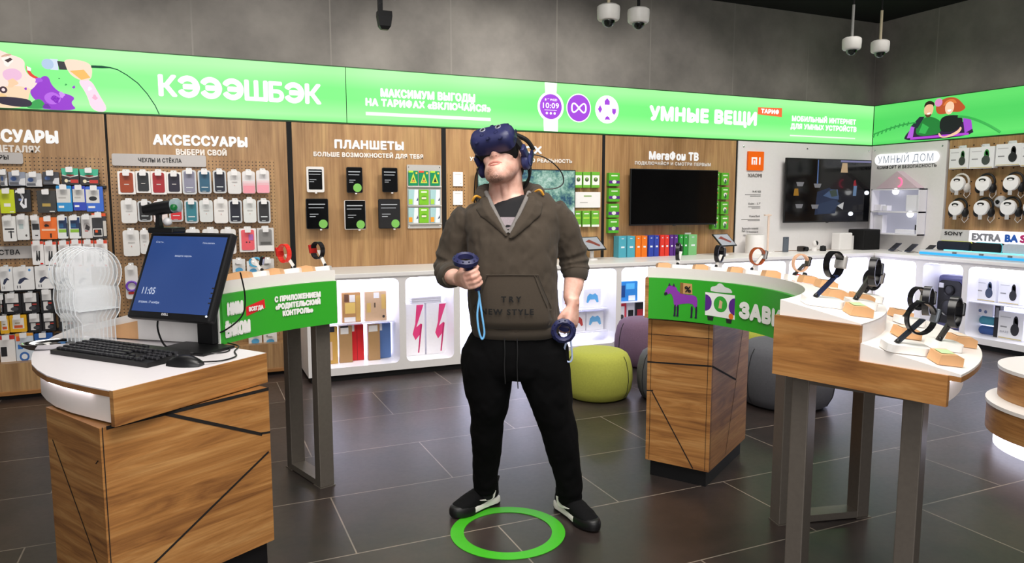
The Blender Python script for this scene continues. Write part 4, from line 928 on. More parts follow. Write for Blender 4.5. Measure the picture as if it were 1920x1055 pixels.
# ---------------------------------------------------------------- hanging goods
def prints(parent, w, h, y, shapes, name='front_print'):
    """flat prints on a front facing -Y; shapes: (colour, [(u, v), ...]) with u, v from 0 to 1 across the front"""
    mb = MB(); ms = []
    for k, (c, pts) in enumerate(shapes):
        m = pm(c, 0.45, noise=0.03)
        if m not in ms: ms.append(m)
        mb.i = ms.index(m)
        mb.f([mb.v(((u - 0.5) * w, y - 0.0004 * (k + 1), v * h)) for u, v in pts])
    return mb.build(name, ms, parent)
def rc(c, a, b, p, q): return (c, [(a, b), (p, b), (p, q), (a, q)])
def dc_(c, u, v, ru, rv, n=14): return (c, [(u + ru * math.cos(2 * math.pi * k / n), v + rv * math.sin(2 * math.pi * k / n)) for k in range(n)])
STYLE = {
    'pouch': lambda c: [('#d9dadd', [(0.55, 0.1), (1, 0.0), (1, 0.55), (0.72, 0.5)]), rc('#5d5f66', 0.05, 0.06, 0.6, 0.25), dc_('#4a6aa8', 0.3, 0.5, 0.18, 0.16)],
    'bottle': lambda c: [('#43b894', [(0, 1), (1, 1), (0.96, 0.62), (0.5, 0.5), (0.04, 0.62)]), ('#e9e6e2', [(0.04, 0.62), (0.5, 0.5), (0.96, 0.62), (0.96, 0.56), (0.5, 0.44), (0.04, 0.56)]), ('#b23226', [(0.28, 0.57), (0.5, 0.5), (0.72, 0.57), (0.72, 0.62), (0.28, 0.62)]), rc('#c8362c', 0.5, 0.12, 0.95, 0.32), dc_('#efe3c0', 0.26, 0.24, 0.1, 0.11), rc('#e8e8e8', 0.38, 0.2, 0.5, 0.26)],
    'flat': lambda c: [rc('#f1efe8' if c == '#c8d400' else '#b79a4a', 0.25, 0.28, 0.7, 0.42), rc('#e8e6e2', 0.62, 0.04, 0.9, 0.08)],
    'coil': lambda c: [('#e9e9ee', [(0.05, 0.85), (0.3, 0.9), (0.45, 0.6), (0.3, 0.35), (0.5, 0.15), (0.72, 0.2), (0.75, 0.6), (0.62, 0.6), (0.6, 0.3), (0.45, 0.4), (0.58, 0.65), (0.35, 0.97), (0.1, 0.97)]), rc('#8fa0d8', 0.25, 0.5, 0.42, 0.6)],
    'band': lambda c: [rc('#dcdad6', 0.0, 0.34, 0.9, 0.88), rc('#f3f2ef', 0.1, 0.14, 0.45, 0.22), rc('#b9b6b2', 0.12, 0.5, 0.6, 0.56)],
    'plug': lambda c: [rc('#e0deda', 0.0, 0.34, 0.78, 0.88), dc_('#1a1c20', 0.4, 0.52, 0.24, 0.09), rc('#f3f2ef', 0.1, 0.14, 0.5, 0.22)],
    'text': lambda c: [rc('#2a2a2c', 0.15, 0.46, 0.85, 0.52), rc('#2a2a2c', 0.55, 0.12, 0.65, 0.42), rc('#2a2a2c', 0.4, 0.36, 0.85, 0.4)],
    'slim': lambda c: [rc('#b8c8c8', 0.2, 0.45, 0.55, 0.65), dc_('#5a5450', 0.75, 0.18, 0.08, 0.05)],
    'slimk': lambda c: [rc('#26262a', 0.1, 0.42, 0.95, 0.68), rc('#2a2a2c', 0.4, 0.16, 0.75, 0.2)],
    'orange': lambda c: [('#2a1a14', [(0.25, 0.62), (0.35, 0.7), (0.5, 0.66), (0.55, 0.58), (0.3, 0.56)]), rc('#f9c9a8', 0.1, 0.38, 0.9, 0.47), rc('#3a1a0a', 0.56, 0.06, 0.66, 0.26)],
    'stripe': lambda c: [rc('#203a66', 0.15, 0.45, 0.95, 0.95), rc('#8fc23a', 0.1, 0.28, 0.95, 0.42), rc('#2f6a9a', 0.15, 0.5, 0.6, 0.68), rc('#1c2a44', 0.85, 0.1, 1.0, 0.7)],
    'blister': lambda c: [dc_('#b8b2b0', 0.5, 0.5, 0.35, 0.2), ('#3a3436', [(0.3, 0.4), (0.7, 0.34), (0.8, 0.5), (0.45, 0.62)]), rc('#b8241e', 0.3, 0.3, 0.6, 0.34)],
    'otop': lambda c: [rc('#e8541e', 0.0, 0.88, 1.0, 1.0), rc('#e4e2de', 0.0, 0.82, 0.7, 0.94), rc('#f0eeea', 0.05, 0.08, 0.7, 0.4), rc('#1c1c20', 0.1, 0.12, 0.64, 0.36), rc('#e8541e', 0.2, 0.24, 0.38, 0.34), rc('#cfcac2', 0.78, 0.1, 1.0, 0.7)],
    'cable': lambda c: [rc('#e2492a', 0.0, 0.88, 1.0, 1.0), ('#1b1b1e', [(0.3, 0.2), (0.38, 0.6), (0.45, 0.62), (0.5, 0.3), (0.58, 0.6), (0.68, 0.6), (0.66, 0.22), (0.56, 0.15), (0.48, 0.26), (0.42, 0.14)]), rc('#d8241a', 0.66, 0.02, 0.9, 0.08)],
    'gadget': lambda c: [('#2b3350', [(0.2, 0.3), (0.3, 0.48), (0.55, 0.55), (0.75, 0.45), (0.55, 0.44), (0.4, 0.32), (0.3, 0.26)]), dc_('#4a8fd0', 0.8, 0.86, 0.06, 0.06), rc('#6b6b70', 0.15, 0.08, 0.2, 0.2), rc('#6b6b70', 0.28, 0.08, 0.33, 0.2)],
    'dark': lambda c: [rc('#e4e2e0', 0.12, 0.55, 0.85, 1.0), rc('#dcd9d6', 0.2, 0.12, 0.55, 0.5), rc('#c23a2e', 0.6, 0.4, 0.85, 0.46), dc_('#3a3a40', 0.6, 0.24, 0.22, 0.1)],
    'yellow': lambda c: [rc('#e9e4da', 0.16, 0.2, 0.84, 0.82), rc('#d85a2a', 0.25, 0.24, 0.75, 0.4), rc('#a08a5a', 0.3, 0.5, 0.6, 0.56)],
    'redtop': lambda c: [rc('#c02a20', 0.0, 0.86, 1.0, 1.0), rc('#1a1a1c', 0.05, 0.3, 0.45, 0.62), rc('#2a8a5a', 0.0, 0.0, 0.8, 0.07)],
    'blueo': lambda c: [rc('#e8a23a', 0.0, 0.92, 1.0, 1.0), dc_('#3a6ab0', 0.45, 0.32, 0.28, 0.14), dc_('#e4e8ee', 0.45, 0.32, 0.17, 0.08), rc('#2f6fc0', 0.12, 0.55, 0.4, 0.68), rc('#e8642a', 0.05, 0.78, 0.25, 0.92), rc('#d84a20', 0.35, 0.0, 0.85, 0.08)],
}
HOOK = None
def hook(x, y, z, d, tagc=True):
    """chrome prong out of the board with a white price tag hanging at its end"""
    global HOOK
    if HOOK is None:
        HOOK = thing('peg_hook', 'chrome peg hook with a hanging white price tag', 'hook', (x, y, z), group='price tagged peg hooks')
        MB().tube([(0, 0, 0), (0, -0.135, 0.0), (0, -0.142, 0.004)], 0.0022, 6).build('prong', CHROME, HOOK)
        MB().prism(rrect(0.044, 0.036, 0.005, 2, 0, -0.016), -0.1425, -0.1405, 'Y').build('price_tag', PAPER, HOOK)
        return HOOK
    return dup(HOOK, (x, y, z), 0, HOOK['label'], HOOK['group'])
N_ = {}
def package(x, z, w, h, style, col, desc, row):
    d = 0.035; t = thing('accessory_package', '%s, %s of the accessory wall' % (desc, row), 'package', (x, -0.075, z), group='packages on the accessory wall')
    MB().prism(rrect(w, h, 0.006, 2, 0, h / 2), -d, 0, 'Y').build('carton', pm(col, 0.35, noise=0.05), t)
    prints(t, w, h, -d - 0.0002, STYLE[style](col), 'front_print')
    MB().prism([(-0.014, h - 0.002), (0.014, h - 0.002), (0.014, h + 0.013), (-0.014, h + 0.013)], -d * 0.6, -d * 0.6 + 0.002, 'Y').build('hanging_tab', pm('#cfd2d4', 0.3), t)
    hook(x, -0.006, z + h + 0.006, 0.13)
for a in ACC: package(*a)
def phone_case(x, z, w, h, style, col, desc, row):
    t = thing('phone_case_pack', 'phone case pack, %s, %s of the case board' % (desc, row), 'phone case', (x, -0.085, z), group='phone case packs')
    tabw = w * 0.42
    fr_ = {'frame': '#efece8', 'clear': '#c9cbcd', 'plain': col, 'fade': '#e2dede', 'coral': '#eeebe8', 'grey': '#d4d2d0', 'small': col, 'hookloop': '#e6e4e2'}[style]
    MB().prism(rrect(w, h * 0.93, 0.004 if style in ('frame', 'coral', 'grey', 'small') else 0.018, 3, 0, h * 0.465), -0.026, 0, 'Y').build('pack', pm(fr_, 0.3, noise=0.03), t)
    MB().prism(rrect(tabw, h * 0.14, 0.006, 2, 0, h * 0.94), -0.014, -0.012, 'Y').build('hanging_tab', pm('#d9d9d8', 0.3), t)
    if style in ('frame', 'clear', 'coral', 'grey'):
        MB().prism(rrect(w * 0.76, h * 0.80, 0.012, 3, 0, h * 0.475), -0.031, -0.0255, 'Y').build('case', pm(col, 0.45, noise=0.08), t, label='coloured phone case')
    sh = {'frame': [rc('#d8d2cc', 0.36, 0.42, 0.64, 0.45)], 'clear': [rc('#d4dadc', 0.25, 0.26, 0.75, 0.30), rc('#d4dadc', 0.3, 0.1, 0.6, 0.12)], 'plain': [rc('#c4c0bd', 0.3, 0.52, 0.72, 0.55), dc_('#c86a60', 0.5, 0.38, 0.03, 0.018)],
          'fade': [rc(col, 0.04, 0.02, 0.96, 0.36), rc('#eab9c0', 0.04, 0.36, 0.96, 0.46), rc('#e6ccd0', 0.04, 0.46, 0.96, 0.56)], 'coral': [dc_('#3a2028', 0.42, 0.42, 0.05, 0.03), dc_('#3a2028', 0.6, 0.42, 0.05, 0.03), rc('#b06ab0', 0.55, 0.5, 0.82, 0.75)],
          'grey': [rc('#efedea', 0.02, 0.02, 0.98, 0.26), rc('#5a5856', 0.2, 0.3, 0.8, 0.42)], 'small': [dc_('#58a8d8', 0.5, 0.35, 0.3, 0.16), rc('#8a8886', 0.2, 0.7, 0.6, 0.76)], 'hookloop': [rc('#d8342a', 0.2, 0.15, 0.9, 0.22)]}[style]
    prints(t, w, h * 0.93, -0.032, sh)
    if style == 'hookloop':
        MB().tube([(0.035 * math.cos(R(k * 22.5)), -0.045, 0.10 + 0.035 * math.sin(R(k * 22.5))) for k in range(16)], 0.008, 8, True).build('loop', pm('#7a4ac0', 0.4), t, label='purple cable loop')
    hook(x, -0.006, z + h - 0.012, 0.12)
for a in CASES: phone_case(*a)
# ---------------------------------------------------------------- tablets on the wall
SCREEN = pm('#08090b', 0.12, noise=0.0, name='dark_glass'); LT = pm('#dfe2e6', 0.5, name='screen_text', emit=0.5)
for k, (x, z, w, h) in enumerate(TABLETS):
    lab = ['white framed tablet, upper row of the tablet bay', 'black tablet with green sticker, upper middle of the tablet bay', 'black tablet without sticker beside the price rack', 'black tablet with green sticker below the white framed tablet', 'black tablet with pale edge, lower middle of the tablet bay', 'grey screened tablet with green sticker beside the lower rack'][k]
    t = thing('tablet', lab, 'tablet', (x, 0, z), group='tablets on the wall'); ty = -0.075
    MB().prism(rrect(w, h, 0.012, 4, 0, h / 2), ty, ty + 0.010, 'Y').build('body', pm('#e9e6e2' if k == 0 else ('#c9c4c0' if k == 4 else '#121316'), 0.35, noise=0.02), t)
    b = 0.016 if k == 0 else 0.005
    s = MB().prism(rrect(w - 2 * b, h - 2 * b - (0.012 if k == 0 else 0), 0.006, 3, 0.003 if k == 4 else 0, h / 2), ty - 0.0012, ty, 'Y').build('screen', pm('#2a2a2c', 0.15, noise=0.05) if k == 5 else SCREEN, t)
    mb = MB()
    for zz, u0, u1 in ((0.80, 0.12, 0.86), (0.69, 0.12, 0.80), (0.48, 0.16, 0.55), (0.40, 0.16, 0.42)): mb.bx((u0 - 0.5) * w, (u1 - 0.5) * w, ty - 0.002, ty - 0.0013, zz * h, zz * h + 0.005 + (0.003 if zz > 0.75 else 0))
    q = mb.build('screen_text', LT, s)
    MB().lathe([(0, 0), (0.012, 0), (0.012, 0.066), (0, 0.066)], 14, (0, -0.001, h / 2), Matrix.Rotation(R(90), 4, 'X')).build('wall_mount', WHITE2, t)
    MB().bx(0.01 + (k - 2) * 0.008, 0.028 + (k - 2) * 0.008, ty + 0.001, ty + 0.008, -0.012, 0.002, 0.002).build('plug', WHITE2, t)
    if k in (1, 3, 4, 5): MB().lathe([(0, 0), (0.036, 0), (0.036, 0.0012), (0, 0.0012)], 28, (w / 2 - 0.045, ty - 0.0012, 0.042), Matrix.Rotation(R(90), 4, 'X')).build('sticker', pm('#7cc05a', 0.5, noise=0.06), t, label='round green sticker')
t = thing('card_rack', 'grey acrylic rack holding three rows of small green packs', 'rack', (-5.565, -0.002, 1.172))
MB().prism(rrect(0.315, 0.56, 0.008, 3, 0, 0.28), -0.012, 0.0, 'Y').build('back_plate', pm('#bcb9b4', 0.35, noise=0.03), t)
for z in (0.205, 0.375): MB().bx(-0.155, 0.155, -0.03, -0.012, z - 0.012, z, 0.001).build('ledge', pm('#c6c3be', 0.35), t)
MB().bx(-0.155, 0.155, -0.03, -0.012, 0.036, 0.046, 0.001).build('ledge', pm('#c6c3be', 0.35), t)
for sx in (-1, 1):
    for z in (0.02, 0.54): MB().ball((sx * 0.143, -0.012, z), 0.006, 8, (1, .6, 1)).build('screw', CHROME, t)
for k, (x, z, w, h, r, c) in enumerate(RACK):
    zz = (1.549, 1.379, 1.220)[r]; hh = (0.13, 0.135, 0.135)[r]; w = 0.088
    kind = 'tree' if r == 0 else ('lime' if c == 1 else 'pale')
    col = {'tree': '#0f8a5a', 'lime': '#7cc22e', 'pale': '#a9cfd2'}[kind]
    t = thing('sim_card_pack', '%s %s pack, %s, in the grey rack' % (('upper', 'middle', 'lower')[r], {'tree': 'dark green', 'lime': 'lime green', 'pale': 'pale blue'}[kind], ('beside the tablets', 'in the centre column', 'beside the dark strip')[c]), 'pack', (x, -0.016, zz), group='packs in the grey rack')
    MB().bx(-w / 2, w / 2, -0.010, 0.0, 0, hh, 0.002).build('card', pm(col, 0.4, noise=0.05), t)
    sh = {'tree': [('#c8d84a', [(0.5, 0.85), (0.85, 0.18), (0.15, 0.18)]), ('#1a5a3a', [(0.5, 0.6), (0.68, 0.25), (0.32, 0.25)]), dc_('#e89a4a' if c != 2 else '#2a2a2a', 0.5, 0.32, 0.12, 0.08), rc('#e84a2a' if c == 1 else '#b8e03a', 0.0, 0.88, 0.5, 1.0), dc_('#f0d040', 0.82, 0.85, 0.1, 0.07)],
          'lime': [dc_('#5aa01e', 0.5, 0.45, 0.34, 0.16), rc('#e8e4c8', 0.25, 0.38, 0.75, 0.5), rc('#e9f4d8', 0.2, 0.8, 0.8, 0.9)], 'pale': [('#e8f0f4', [(0.5, 0.0), (1, 0.0), (1, 1.0), (0.62, 1.0)]), ('#2a3a5a', [(0.8, 0.25), (1, 0.3), (0.95, 0.5)]), rc('#f0a030' if r == 2 and c != 1 else '#a8d84a', 0.02, 0.05, 0.4, 0.38)]}[kind]
    prints(t, w, hh, -0.0102, sh)
# green packs beside the two televisions, white leaflets
GNAME = ['first', 'second', 'third']
for k, (x, z, w, h) in enumerate(GREEN3):
    t = thing('subscription_pack', '%s green and white pack %s beside the bright television' % (GNAME[k % 3], 'above the white card' if k < 3 else 'below the white card'), 'pack', (x, -0.002, z), group='green packs beside the bright television')
    MB().bx(-w / 2, w / 2, -0.042, 0.0, 0, h, 0.003).build('carton', pm('#6fb53c', 0.4, noise=0.04), t)
    prints(t, w, h, -0.0422, [rc('#f0f2ea', 0.06, 0.18, 0.94, 0.78), dc_('#4a5a3a', 0.5, 0.52, 0.26, 0.14), dc_('#8ab85a', 0.5, 0.58, 0.12, 0.07)] if k < 3 else [rc('#f0f2ea', 0.0, 0.0, 1, 0.14), rc('#a8d84a', 0.1, 0.5, 0.9, 0.62), rc('#e8f0d8', 0.2, 0.78, 0.8, 0.86)])
for k, (x, z, w, h) in enumerate(GREEN4):
    side_ = 'in the column nearest the person' if k < 4 else ('against the black television' if k % 2 == 0 else 'beside the white board')
    pos = (('top', 'second', 'third', 'bottom')[k] if k < 4 else ('top', 'second', 'third', 'bottom')[(k - 4) // 2])
    t = thing('subscription_pack', '%s green pack %s' % (pos, side_), 'pack', (x, -0.002, z), group='green packs around the black television')
    MB().bx(-w / 2, w / 2, -0.048, 0.0, 0, h, 0.003).build('carton', pm('#57ad2c', 0.4, noise=0.05), t)
    prints(t, w, h, -0.0482, [('#5a2a80', [(0.0, 0.2), (1, 0.2), (1, 0.42), (0, 0.42)]), dc_('#e6e4e8', 0.5, 0.33, 0.2, 0.13), rc('#d8ecc8', 0.2, 0.74, 0.8, 0.84)] if k < 4 else [dc_('#e4e8e0', 0.5, 0.4, 0.22, 0.16), ('#3a5a4a', [(0.4, 0.1), (0.62, 0.12), (0.66, 0.4), (0.45, 0.44)]), rc('#d8ecc8', 0.2, 0.74, 0.8, 0.84), dc_('#e0783a', 0.72, 0.5, 0.08, 0.06)])
for k, (x, z, w, h) in enumerate(WHITE3):
    t = thing('leaflet', ['white leaflet on the pegboard, upper of two', 'white leaflet on the pegboard, lower of two', 'wide white card between rows of green packs'][k], 'leaflet', (x, -0.004, z))
    MB().prism(rrect(w, h, 0.004, 2, 0, h / 2), -0.012, 0, 'Y').build('sheet', PAPER, t)
    prints(t, w, h, -0.0122, [rc('#8fae6a', 0.35, 0.7, 0.65, 0.78), rc('#b8b6b2', 0.2, 0.3, 0.5, 0.36)] if k == 2 else [rc('#c9c6c2', 0.2, 0.8, 0.8, 0.85), rc('#c9c6c2', 0.7, 0.15, 0.85, 0.22)])
# ---------------------------------------------------------------- televisions
def m_forest():
    m = bpy.data.materials.new('forest_picture'); m.use_nodes = True; nt = m.node_tree; b = nt.nodes['Principled BSDF']; N, L = nt.nodes.new, nt.links.new
    tc = N('ShaderNodeTexCoord'); n = N('ShaderNodeTexNoise'); n.inputs['Scale'].default_value = 3.0; n.inputs['Detail'].default_value = 12; n.inputs['Roughness'].default_value = 0.78
    L(tc.outputs['Object'], n.inputs['Vector']); r = N('ShaderNodeValToRGB'); e = r.color_ramp.elements
    e[0].position = 0.36; e[0].color = lin('#1a2a4c'); e[1].position = 0.62; e[1].color = lin('#eef6f8')
    for p, c in ((0.43, '#37607a'), (0.49, '#76a595'), (0.56, '#b5d8c8')): k = e.new(p); k.color = lin(c)
    L(n.outputs['Fac'], r.inputs[0]); L(r.outputs[0], b.inputs['Emission Color']); b.inputs['Emission Strength'].default_value = 0.9
    b.inputs['Base Color'].default_value = (0.01, 0.01, 0.01, 1); b.inputs['Roughness'].default_value = 0.15; return m
def tv(label, x0, x1, z0, z1, scr, rz=0):
    t = thing('television', label, 'television', ((x0 + x1) / 2, -0.066, z0), rz); w, h = x1 - x0, z1 - z0
    MB().bx(-w / 2, w / 2, -0.025, 0.0, 0, h, 0.004).build('housing', BLACK, t)
    s = MB().bx(-w / 2 + 0.01, w / 2 - 0.01, -0.0262, -0.025, 0.016, h - 0.009).build('screen', scr, t)
    MB().bx(-0.15, 0.15, 0.0, 0.047, h * 0.35, h * 0.65).build('wall_bracket', MATTE, t); MB().bx(-0.015, 0.015, -0.024, -0.008, -0.008, 0.001, 0.002).build('sensor', pm('#3a3a3c', 0.3), t)
    return t, s, w, h
tv('black television showing a pale forest, behind the person', -5.09, -4.075, 1.20, 1.71, m_forest())
tv('black switched off television between columns of green packs', -3.45, -2.36, 1.165, 1.735, pm('#050506', 0.08, noise=0, name='off_screen'))
t, s, w, h = tv('black television with a dim sofa picture on the white board', -1.42, -0.10, 1.17, 1.89, pm('#08090d', 0.10, noise=0, name='dim_screen'))
def sp(n, c, pts, k, e=0.5): return flat(n, [((u - 0.5) * w, v * h) for u, v in pts], pm(c, 0.4, emit=e, name='screen_picture'), s, -0.0264 - 0.0002 * k)
sp('picture_sofa', '#1d2c4a', [(0.34, 0.12), (0.58, 0.14), (0.62, 0.42), (0.50, 0.55), (0.36, 0.48)], 1); sp('picture_cushion', '#4a6288', [(0.43, 0.42), (0.52, 0.52), (0.60, 0.52), (0.62, 0.36), (0.52, 0.38)], 2)
sp('picture_cushion', '#3a4a40', [(0.50, 0.50), (0.58, 0.52), (0.60, 0.42), (0.53, 0.40)], 3); sp('picture_seat', '#2a3a58', [(0.36, 0.28), (0.56, 0.36), (0.64, 0.30), (0.52, 0.14), (0.38, 0.14)], 2)
sp('picture_lamp', '#b59a78', [(0.625, 0.79), (0.71, 0.79), (0.70, 0.94), (0.64, 0.94)], 3, 0.8); sp('picture_figure', '#6a8ab0', [(0.785, 0.42), (0.825, 0.42), (0.83, 0.58), (0.79, 0.58)], 3); sp('picture_figure_hat', '#a01a2a', [(0.785, 0.58), (0.825, 0.58), (0.81, 0.68), (0.79, 0.66)], 3)
sp('picture_paper', '#c8c8c8', [(0.60, 0.26), (0.68, 0.32), (0.67, 0.20)], 3, 0.6); sp('picture_curtain', '#5a78b0', [(0.35, 0.60), (0.365, 0.60), (0.362, 0.98), (0.352, 0.98)], 3); sp('picture_yellow_lamp', '#a8781e', [(0.09, 0.42), (0.15, 0.42), (0.14, 0.53), (0.10, 0.53)], 3)
for u, v in ((0.16, 0.60), (0.36, 0.58), (0.16, 0.26), (0.34, 0.25)): sp('picture_bowl', '#8d8c90', [(u - 0.045, v + 0.03), (u + 0.045, v + 0.03), (u + 0.03, v - 0.035), (u - 0.03, v - 0.035)], 3, 0.45)
for u, v in ((0.955, 0.47), (0.77, 0.13)): sp('picture_glow', '#eaf2ff', [(u + 0.03 * math.cos(a), v + 0.035 * math.sin(a)) for a in [k * math.pi / 8 for k in range(16)]], 4, 1.4)
sp('picture_caption', '#8a88b8', [(0.62, 0.955), (0.99, 0.955), (0.99, 0.985), (0.62, 0.985)], 3)
# ---------------------------------------------------------------- things standing on the counter
BC = ['#4fa9bd', '#4fa9bd', '#ee7a1a', '#ee7a1a', '#2f44a8', '#2f44a8', '#e2382a', '#e2382a', '#5a2a86', '#5a2a86', '#2f9a3a', '#2f9a3a', '#7cc07c']
BNM = ['pale blue', 'pale blue', 'orange', 'orange', 'deep blue', 'deep blue', 'red', 'red', 'purple', 'purple', 'green', 'green', 'light green']
for k, (x, z, w, h) in enumerate(BINDERS):
    pos = ('first of the pair' if k % 2 == 0 else 'second of the pair') + ' in the row under the television' if k < 12 else 'at the end of the row under the television'
    t = thing('slim_box', '%s slim upright box, %s' % (BNM[k], pos), 'box', (x, -0.12, 0.85), group='coloured boxes under the black television')
    w = w * 0.96
    MB().bx(-w / 2, w / 2, 0, 0.10, 0, 0.215, 0.004).build('carton', pm(BC[k], 0.4, noise=0.05), t)
    prints(t, w, 0.215, -0.0003, [rc('#e6eef2', 0.3, 0.44, 0.75, 0.52), rc('#d4dce4', 0.35, 0.86, 0.65, 0.9)])
t = thing('wall_socket', 'small white wall socket beside the light green box', 'socket', (-2.70 + 0.03, -0.001, 1.0)); MB().bx(-0.04, 0.04, -0.012, 0, 0, 0.08, 0.004).build('plate', WHITE2, t); MB().lathe([(0, 0), (0.022, 0), (0.022, 0.003), (0, 0.003)], 18, (0, -0.0125, 0.04), Matrix.Rotation(R(90), 4, 'X')).build('insert', WHITE, t)
def tilt_tablet(label, x, y, rz=0.0):
    t = thing('tablet_stand', label, 'tablet', (x, y, 0.85), rz)
    MB().lathe([(0, 0), (0.06, 0), (0.055, 0.012), (0.02, 0.02), (0.018, 0.13), (0, 0.13)], 20).build('stand', WHITE2, t)
    Q = Matrix.Translation((0, -0.01, 0.155)) @ Matrix.Rotation(R(-48), 4, 'X')
    mb = MB(); mb.M = Q; mb.box((0, 0, 0), (0.25, 0.012, 0.18), 0.004); b = mb.build('tablet', BLACK, t, label='black framed tablet')
    mb = MB(); mb.M = Q; mb.bx(-0.11, 0.11, -0.0075, -0.006, -0.078, 0.078); mb.build('screen', pm('#d8dbe2', 0.2, emit=0.45, name='pale_screen'), b)
    mb = MB(); mb.M = Q; mb.f([mb.v((a, -0.0082, c)) for a, c in ((-0.09, 0.02), (-0.02, 0.05), (0.08, -0.03), (0.05, -0.05), (-0.03, 0.0))]); mb.build('picture', pm('#b05a50', 0.4, emit=0.4), b)
tilt_tablet('tilted black tablet on white stand behind the hoodie sleeve', -3.95, -0.20, 0.25); tilt_tablet('tilted black tablet on white stand beside the coloured boxes', -2.37, -0.22, 0.2)
def std(name, label, cat, x, y, parts, rz=0.0):
    t = thing(name, label, cat, (x, y, 0.85), rz)
    for p in parts: p(t)
    return t
std('air_purifier', 'tall white cylinder device below the small printed notes', 'appliance', -1.90, -0.17, [lambda t: MB().lathe([(0, 0), (0.10, 0), (0.10, 0.19), (0.094, 0.20), (0, 0.20)], 32).build('body', WHITE, t, 40), lambda t: MB().lathe([(0.05, 0.2005), (0.085, 0.2005), (0.085, 0.206), (0.05, 0.206), (0.05, 0.2005)], 24).build('top_grille', pm('#c6c4c2', 0.5), t)])
lettering('Mesh 2 ◦ ◦', LBK, bpy.data.objects['brand_board'], (-1.90, -0.0145, 1.075), 0.10, 0.02, 0.02)
std('desk_lamp', 'slim pale pink lamp beside the white board television', 'lamp', -1.70, -0.15, [lambda t: MB().lathe([(0, 0), (0.05, 0), (0.05, 0.012), (0, 0.012)], 24).build('base', WHITE2, t), lambda t: MB().bx(-0.012, 0.012, -0.006, 0.006, 0.012, 0.42, 0.003).build('stem', pm('#ead2c2', 0.4), t), lambda t: MB().bx(-0.06, 0.03, -0.012, 0.012, 0.40, 0.416, 0.003).build('arm', pm('#ead2c2', 0.4), t)])
std('power_bank', 'dark grey upright power bank on the white counter', 'power bank', -1.47, -0.18, [lambda t: MB().bx(-0.036, 0.036, -0.012, 0.012, 0, 0.168, 0.006).build('body', pm('#5a626c', 0.4, noise=0.04), t), lambda t: MB().bx(-0.01, 0.01, -0.014, -0.0118, 0.15, 0.155).build('port', BLACK, t)])
std('action_camera', 'small dark camera lying on the white counter', 'camera', -1.22, -0.17, [lambda t: MB().bx(-0.05, 0.03, -0.03, 0.03, 0, 0.06, 0.012).build('body', pm('#3a3430', 0.4), t), lambda t: MB().lathe([(0, 0), (0.028, 0), (0.026, 0.03), (0, 0.03)], 20, (0.02, -0.03, 0.03), Matrix.Rotation(R(90), 4, 'X')).build('lens', SCREEN, t)])
std('home_camera', 'white home camera with black round eye on the counter', 'camera', -1.03, -0.17, [lambda t: MB().lathe([(0, 0), (0.03, 0), (0.028, 0.04), (0, 0.05)], 20).build('base', WHITE, t), lambda t: MB().ball((0, -0.005, 0.085), 0.034, 18).build('head', WHITE, t, 60), lambda t: MB().ball((0.004, -0.024, 0.09), 0.022, 14, (0.9, 0.9, 1.2)).build('lens', SCREEN, t, 60)])
std('round_sensor', 'small black round sensor beside the white home camera', 'sensor', -0.93, -0.20, [lambda t: MB().lathe([(0, 0), (0.034, 0), (0.036, 0.02), (0.03, 0.055), (0, 0.06)], 24).build('body', BLACK, t, 40), lambda t: MB().lathe([(0, 0.0605), (0.015, 0.0605), (0, 0.063)], 14).build('button', pm('#3a3a3e', 0.3), t)])
std('router', 'white box router near the corner of the counter', 'router', -0.62, -0.18, [lambda t: MB().bx(-0.10, 0.10, -0.06, 0.06, 0, 0.20, 0.012).build('body', WHITE, t), lambda t: MB().bx(0.098, 0.135, -0.05, 0.03, 0, 0.165, 0.004).build('side_unit', WHITE2, t)])
std('speaker_box', 'black cube speaker in the corner of the counter', 'speaker', -0.29, -0.20, [lambda t: MB().bx(-0.135, 0.135, -0.11, 0.11, 0, 0.235, 0.01).build('cabinet', MATTE, t), lambda t: MB().bx(-0.12, 0.12, -0.114, -0.1095, 0.014, 0.22, 0.004).build('grille', pm('#0a0a0a', 0.95, noise=0.4, scale=400), t)])
mb = MB(); mb.tube([(-1.55 + 0.09 * k, -0.10 - 0.012 * math.sin(k * 1.7), 0.856) for k in range(14)], 0.003, 6); tag(mb.build('charging_cable', pm('#8a6a45', 0.5)), 'thin brown cable lying along the counter back', 'cable')
# ---------------------------------------------------------------- right wall goods (built in the wall's own frame)
RW = -math.pi / 2
def onright(name, label, cat, x, out, z, group=None): return thing(name, label, cat, (-out, -x, z), RW, group)
t = onright('model_house', 'small white lit model house on the smart home board', 'display model', 0.45, 0.0, 1.03)
WLIT = pm('#efeef6', 0.5, noise=0.01)
mb = MB(); w2, hh = 0.31, 0.52
for z0, z1 in ((0, 0.014), (0.25, 0.266), (0.506, 0.52)): mb.bx(-w2, w2, -0.14, -0.013, z0, z1)
for x in (-w2, w2 - 0.014): mb.bx(x, x + 0.014, -0.14, -0.013, 0.0, 0.52)
mb.build('frame', WLIT, t); MB().bx(-w2, w2, -0.02, -0.013, 0, 0.52).build('back_board', pm('#dcdcf0', 0.5, emit=0.35), t)
mb = MB(); mb.prism([(-0.27, 0.525), (0.27, 0.525), (0.0, 0.72)], -0.12, -0.013, 'Y'); mb.build('gable', pm('#d6bfca', 0.4, noise=0.02), t, label='pinkish gable roof')
mb = MB(); mb.tube([(0.02 + 0.05 * math.cos(R(a)), -0.122, 0.595 + 0.05 * math.sin(R(a))) for a in range(-80, 90, 16)], 0.007, 6); mb.build('neon_moon', pm('#ff4a70', 0.5, emit=3.0), t, label='glowing pink crescent')
for x, z in ((-0.03, 0.49), (0.17, 0.235)): MB().ball((x, -0.085, z), 0.036, 14).build('lamp', pm('#ffffff', 0.5, emit=5.0), t, label='glowing bulb')
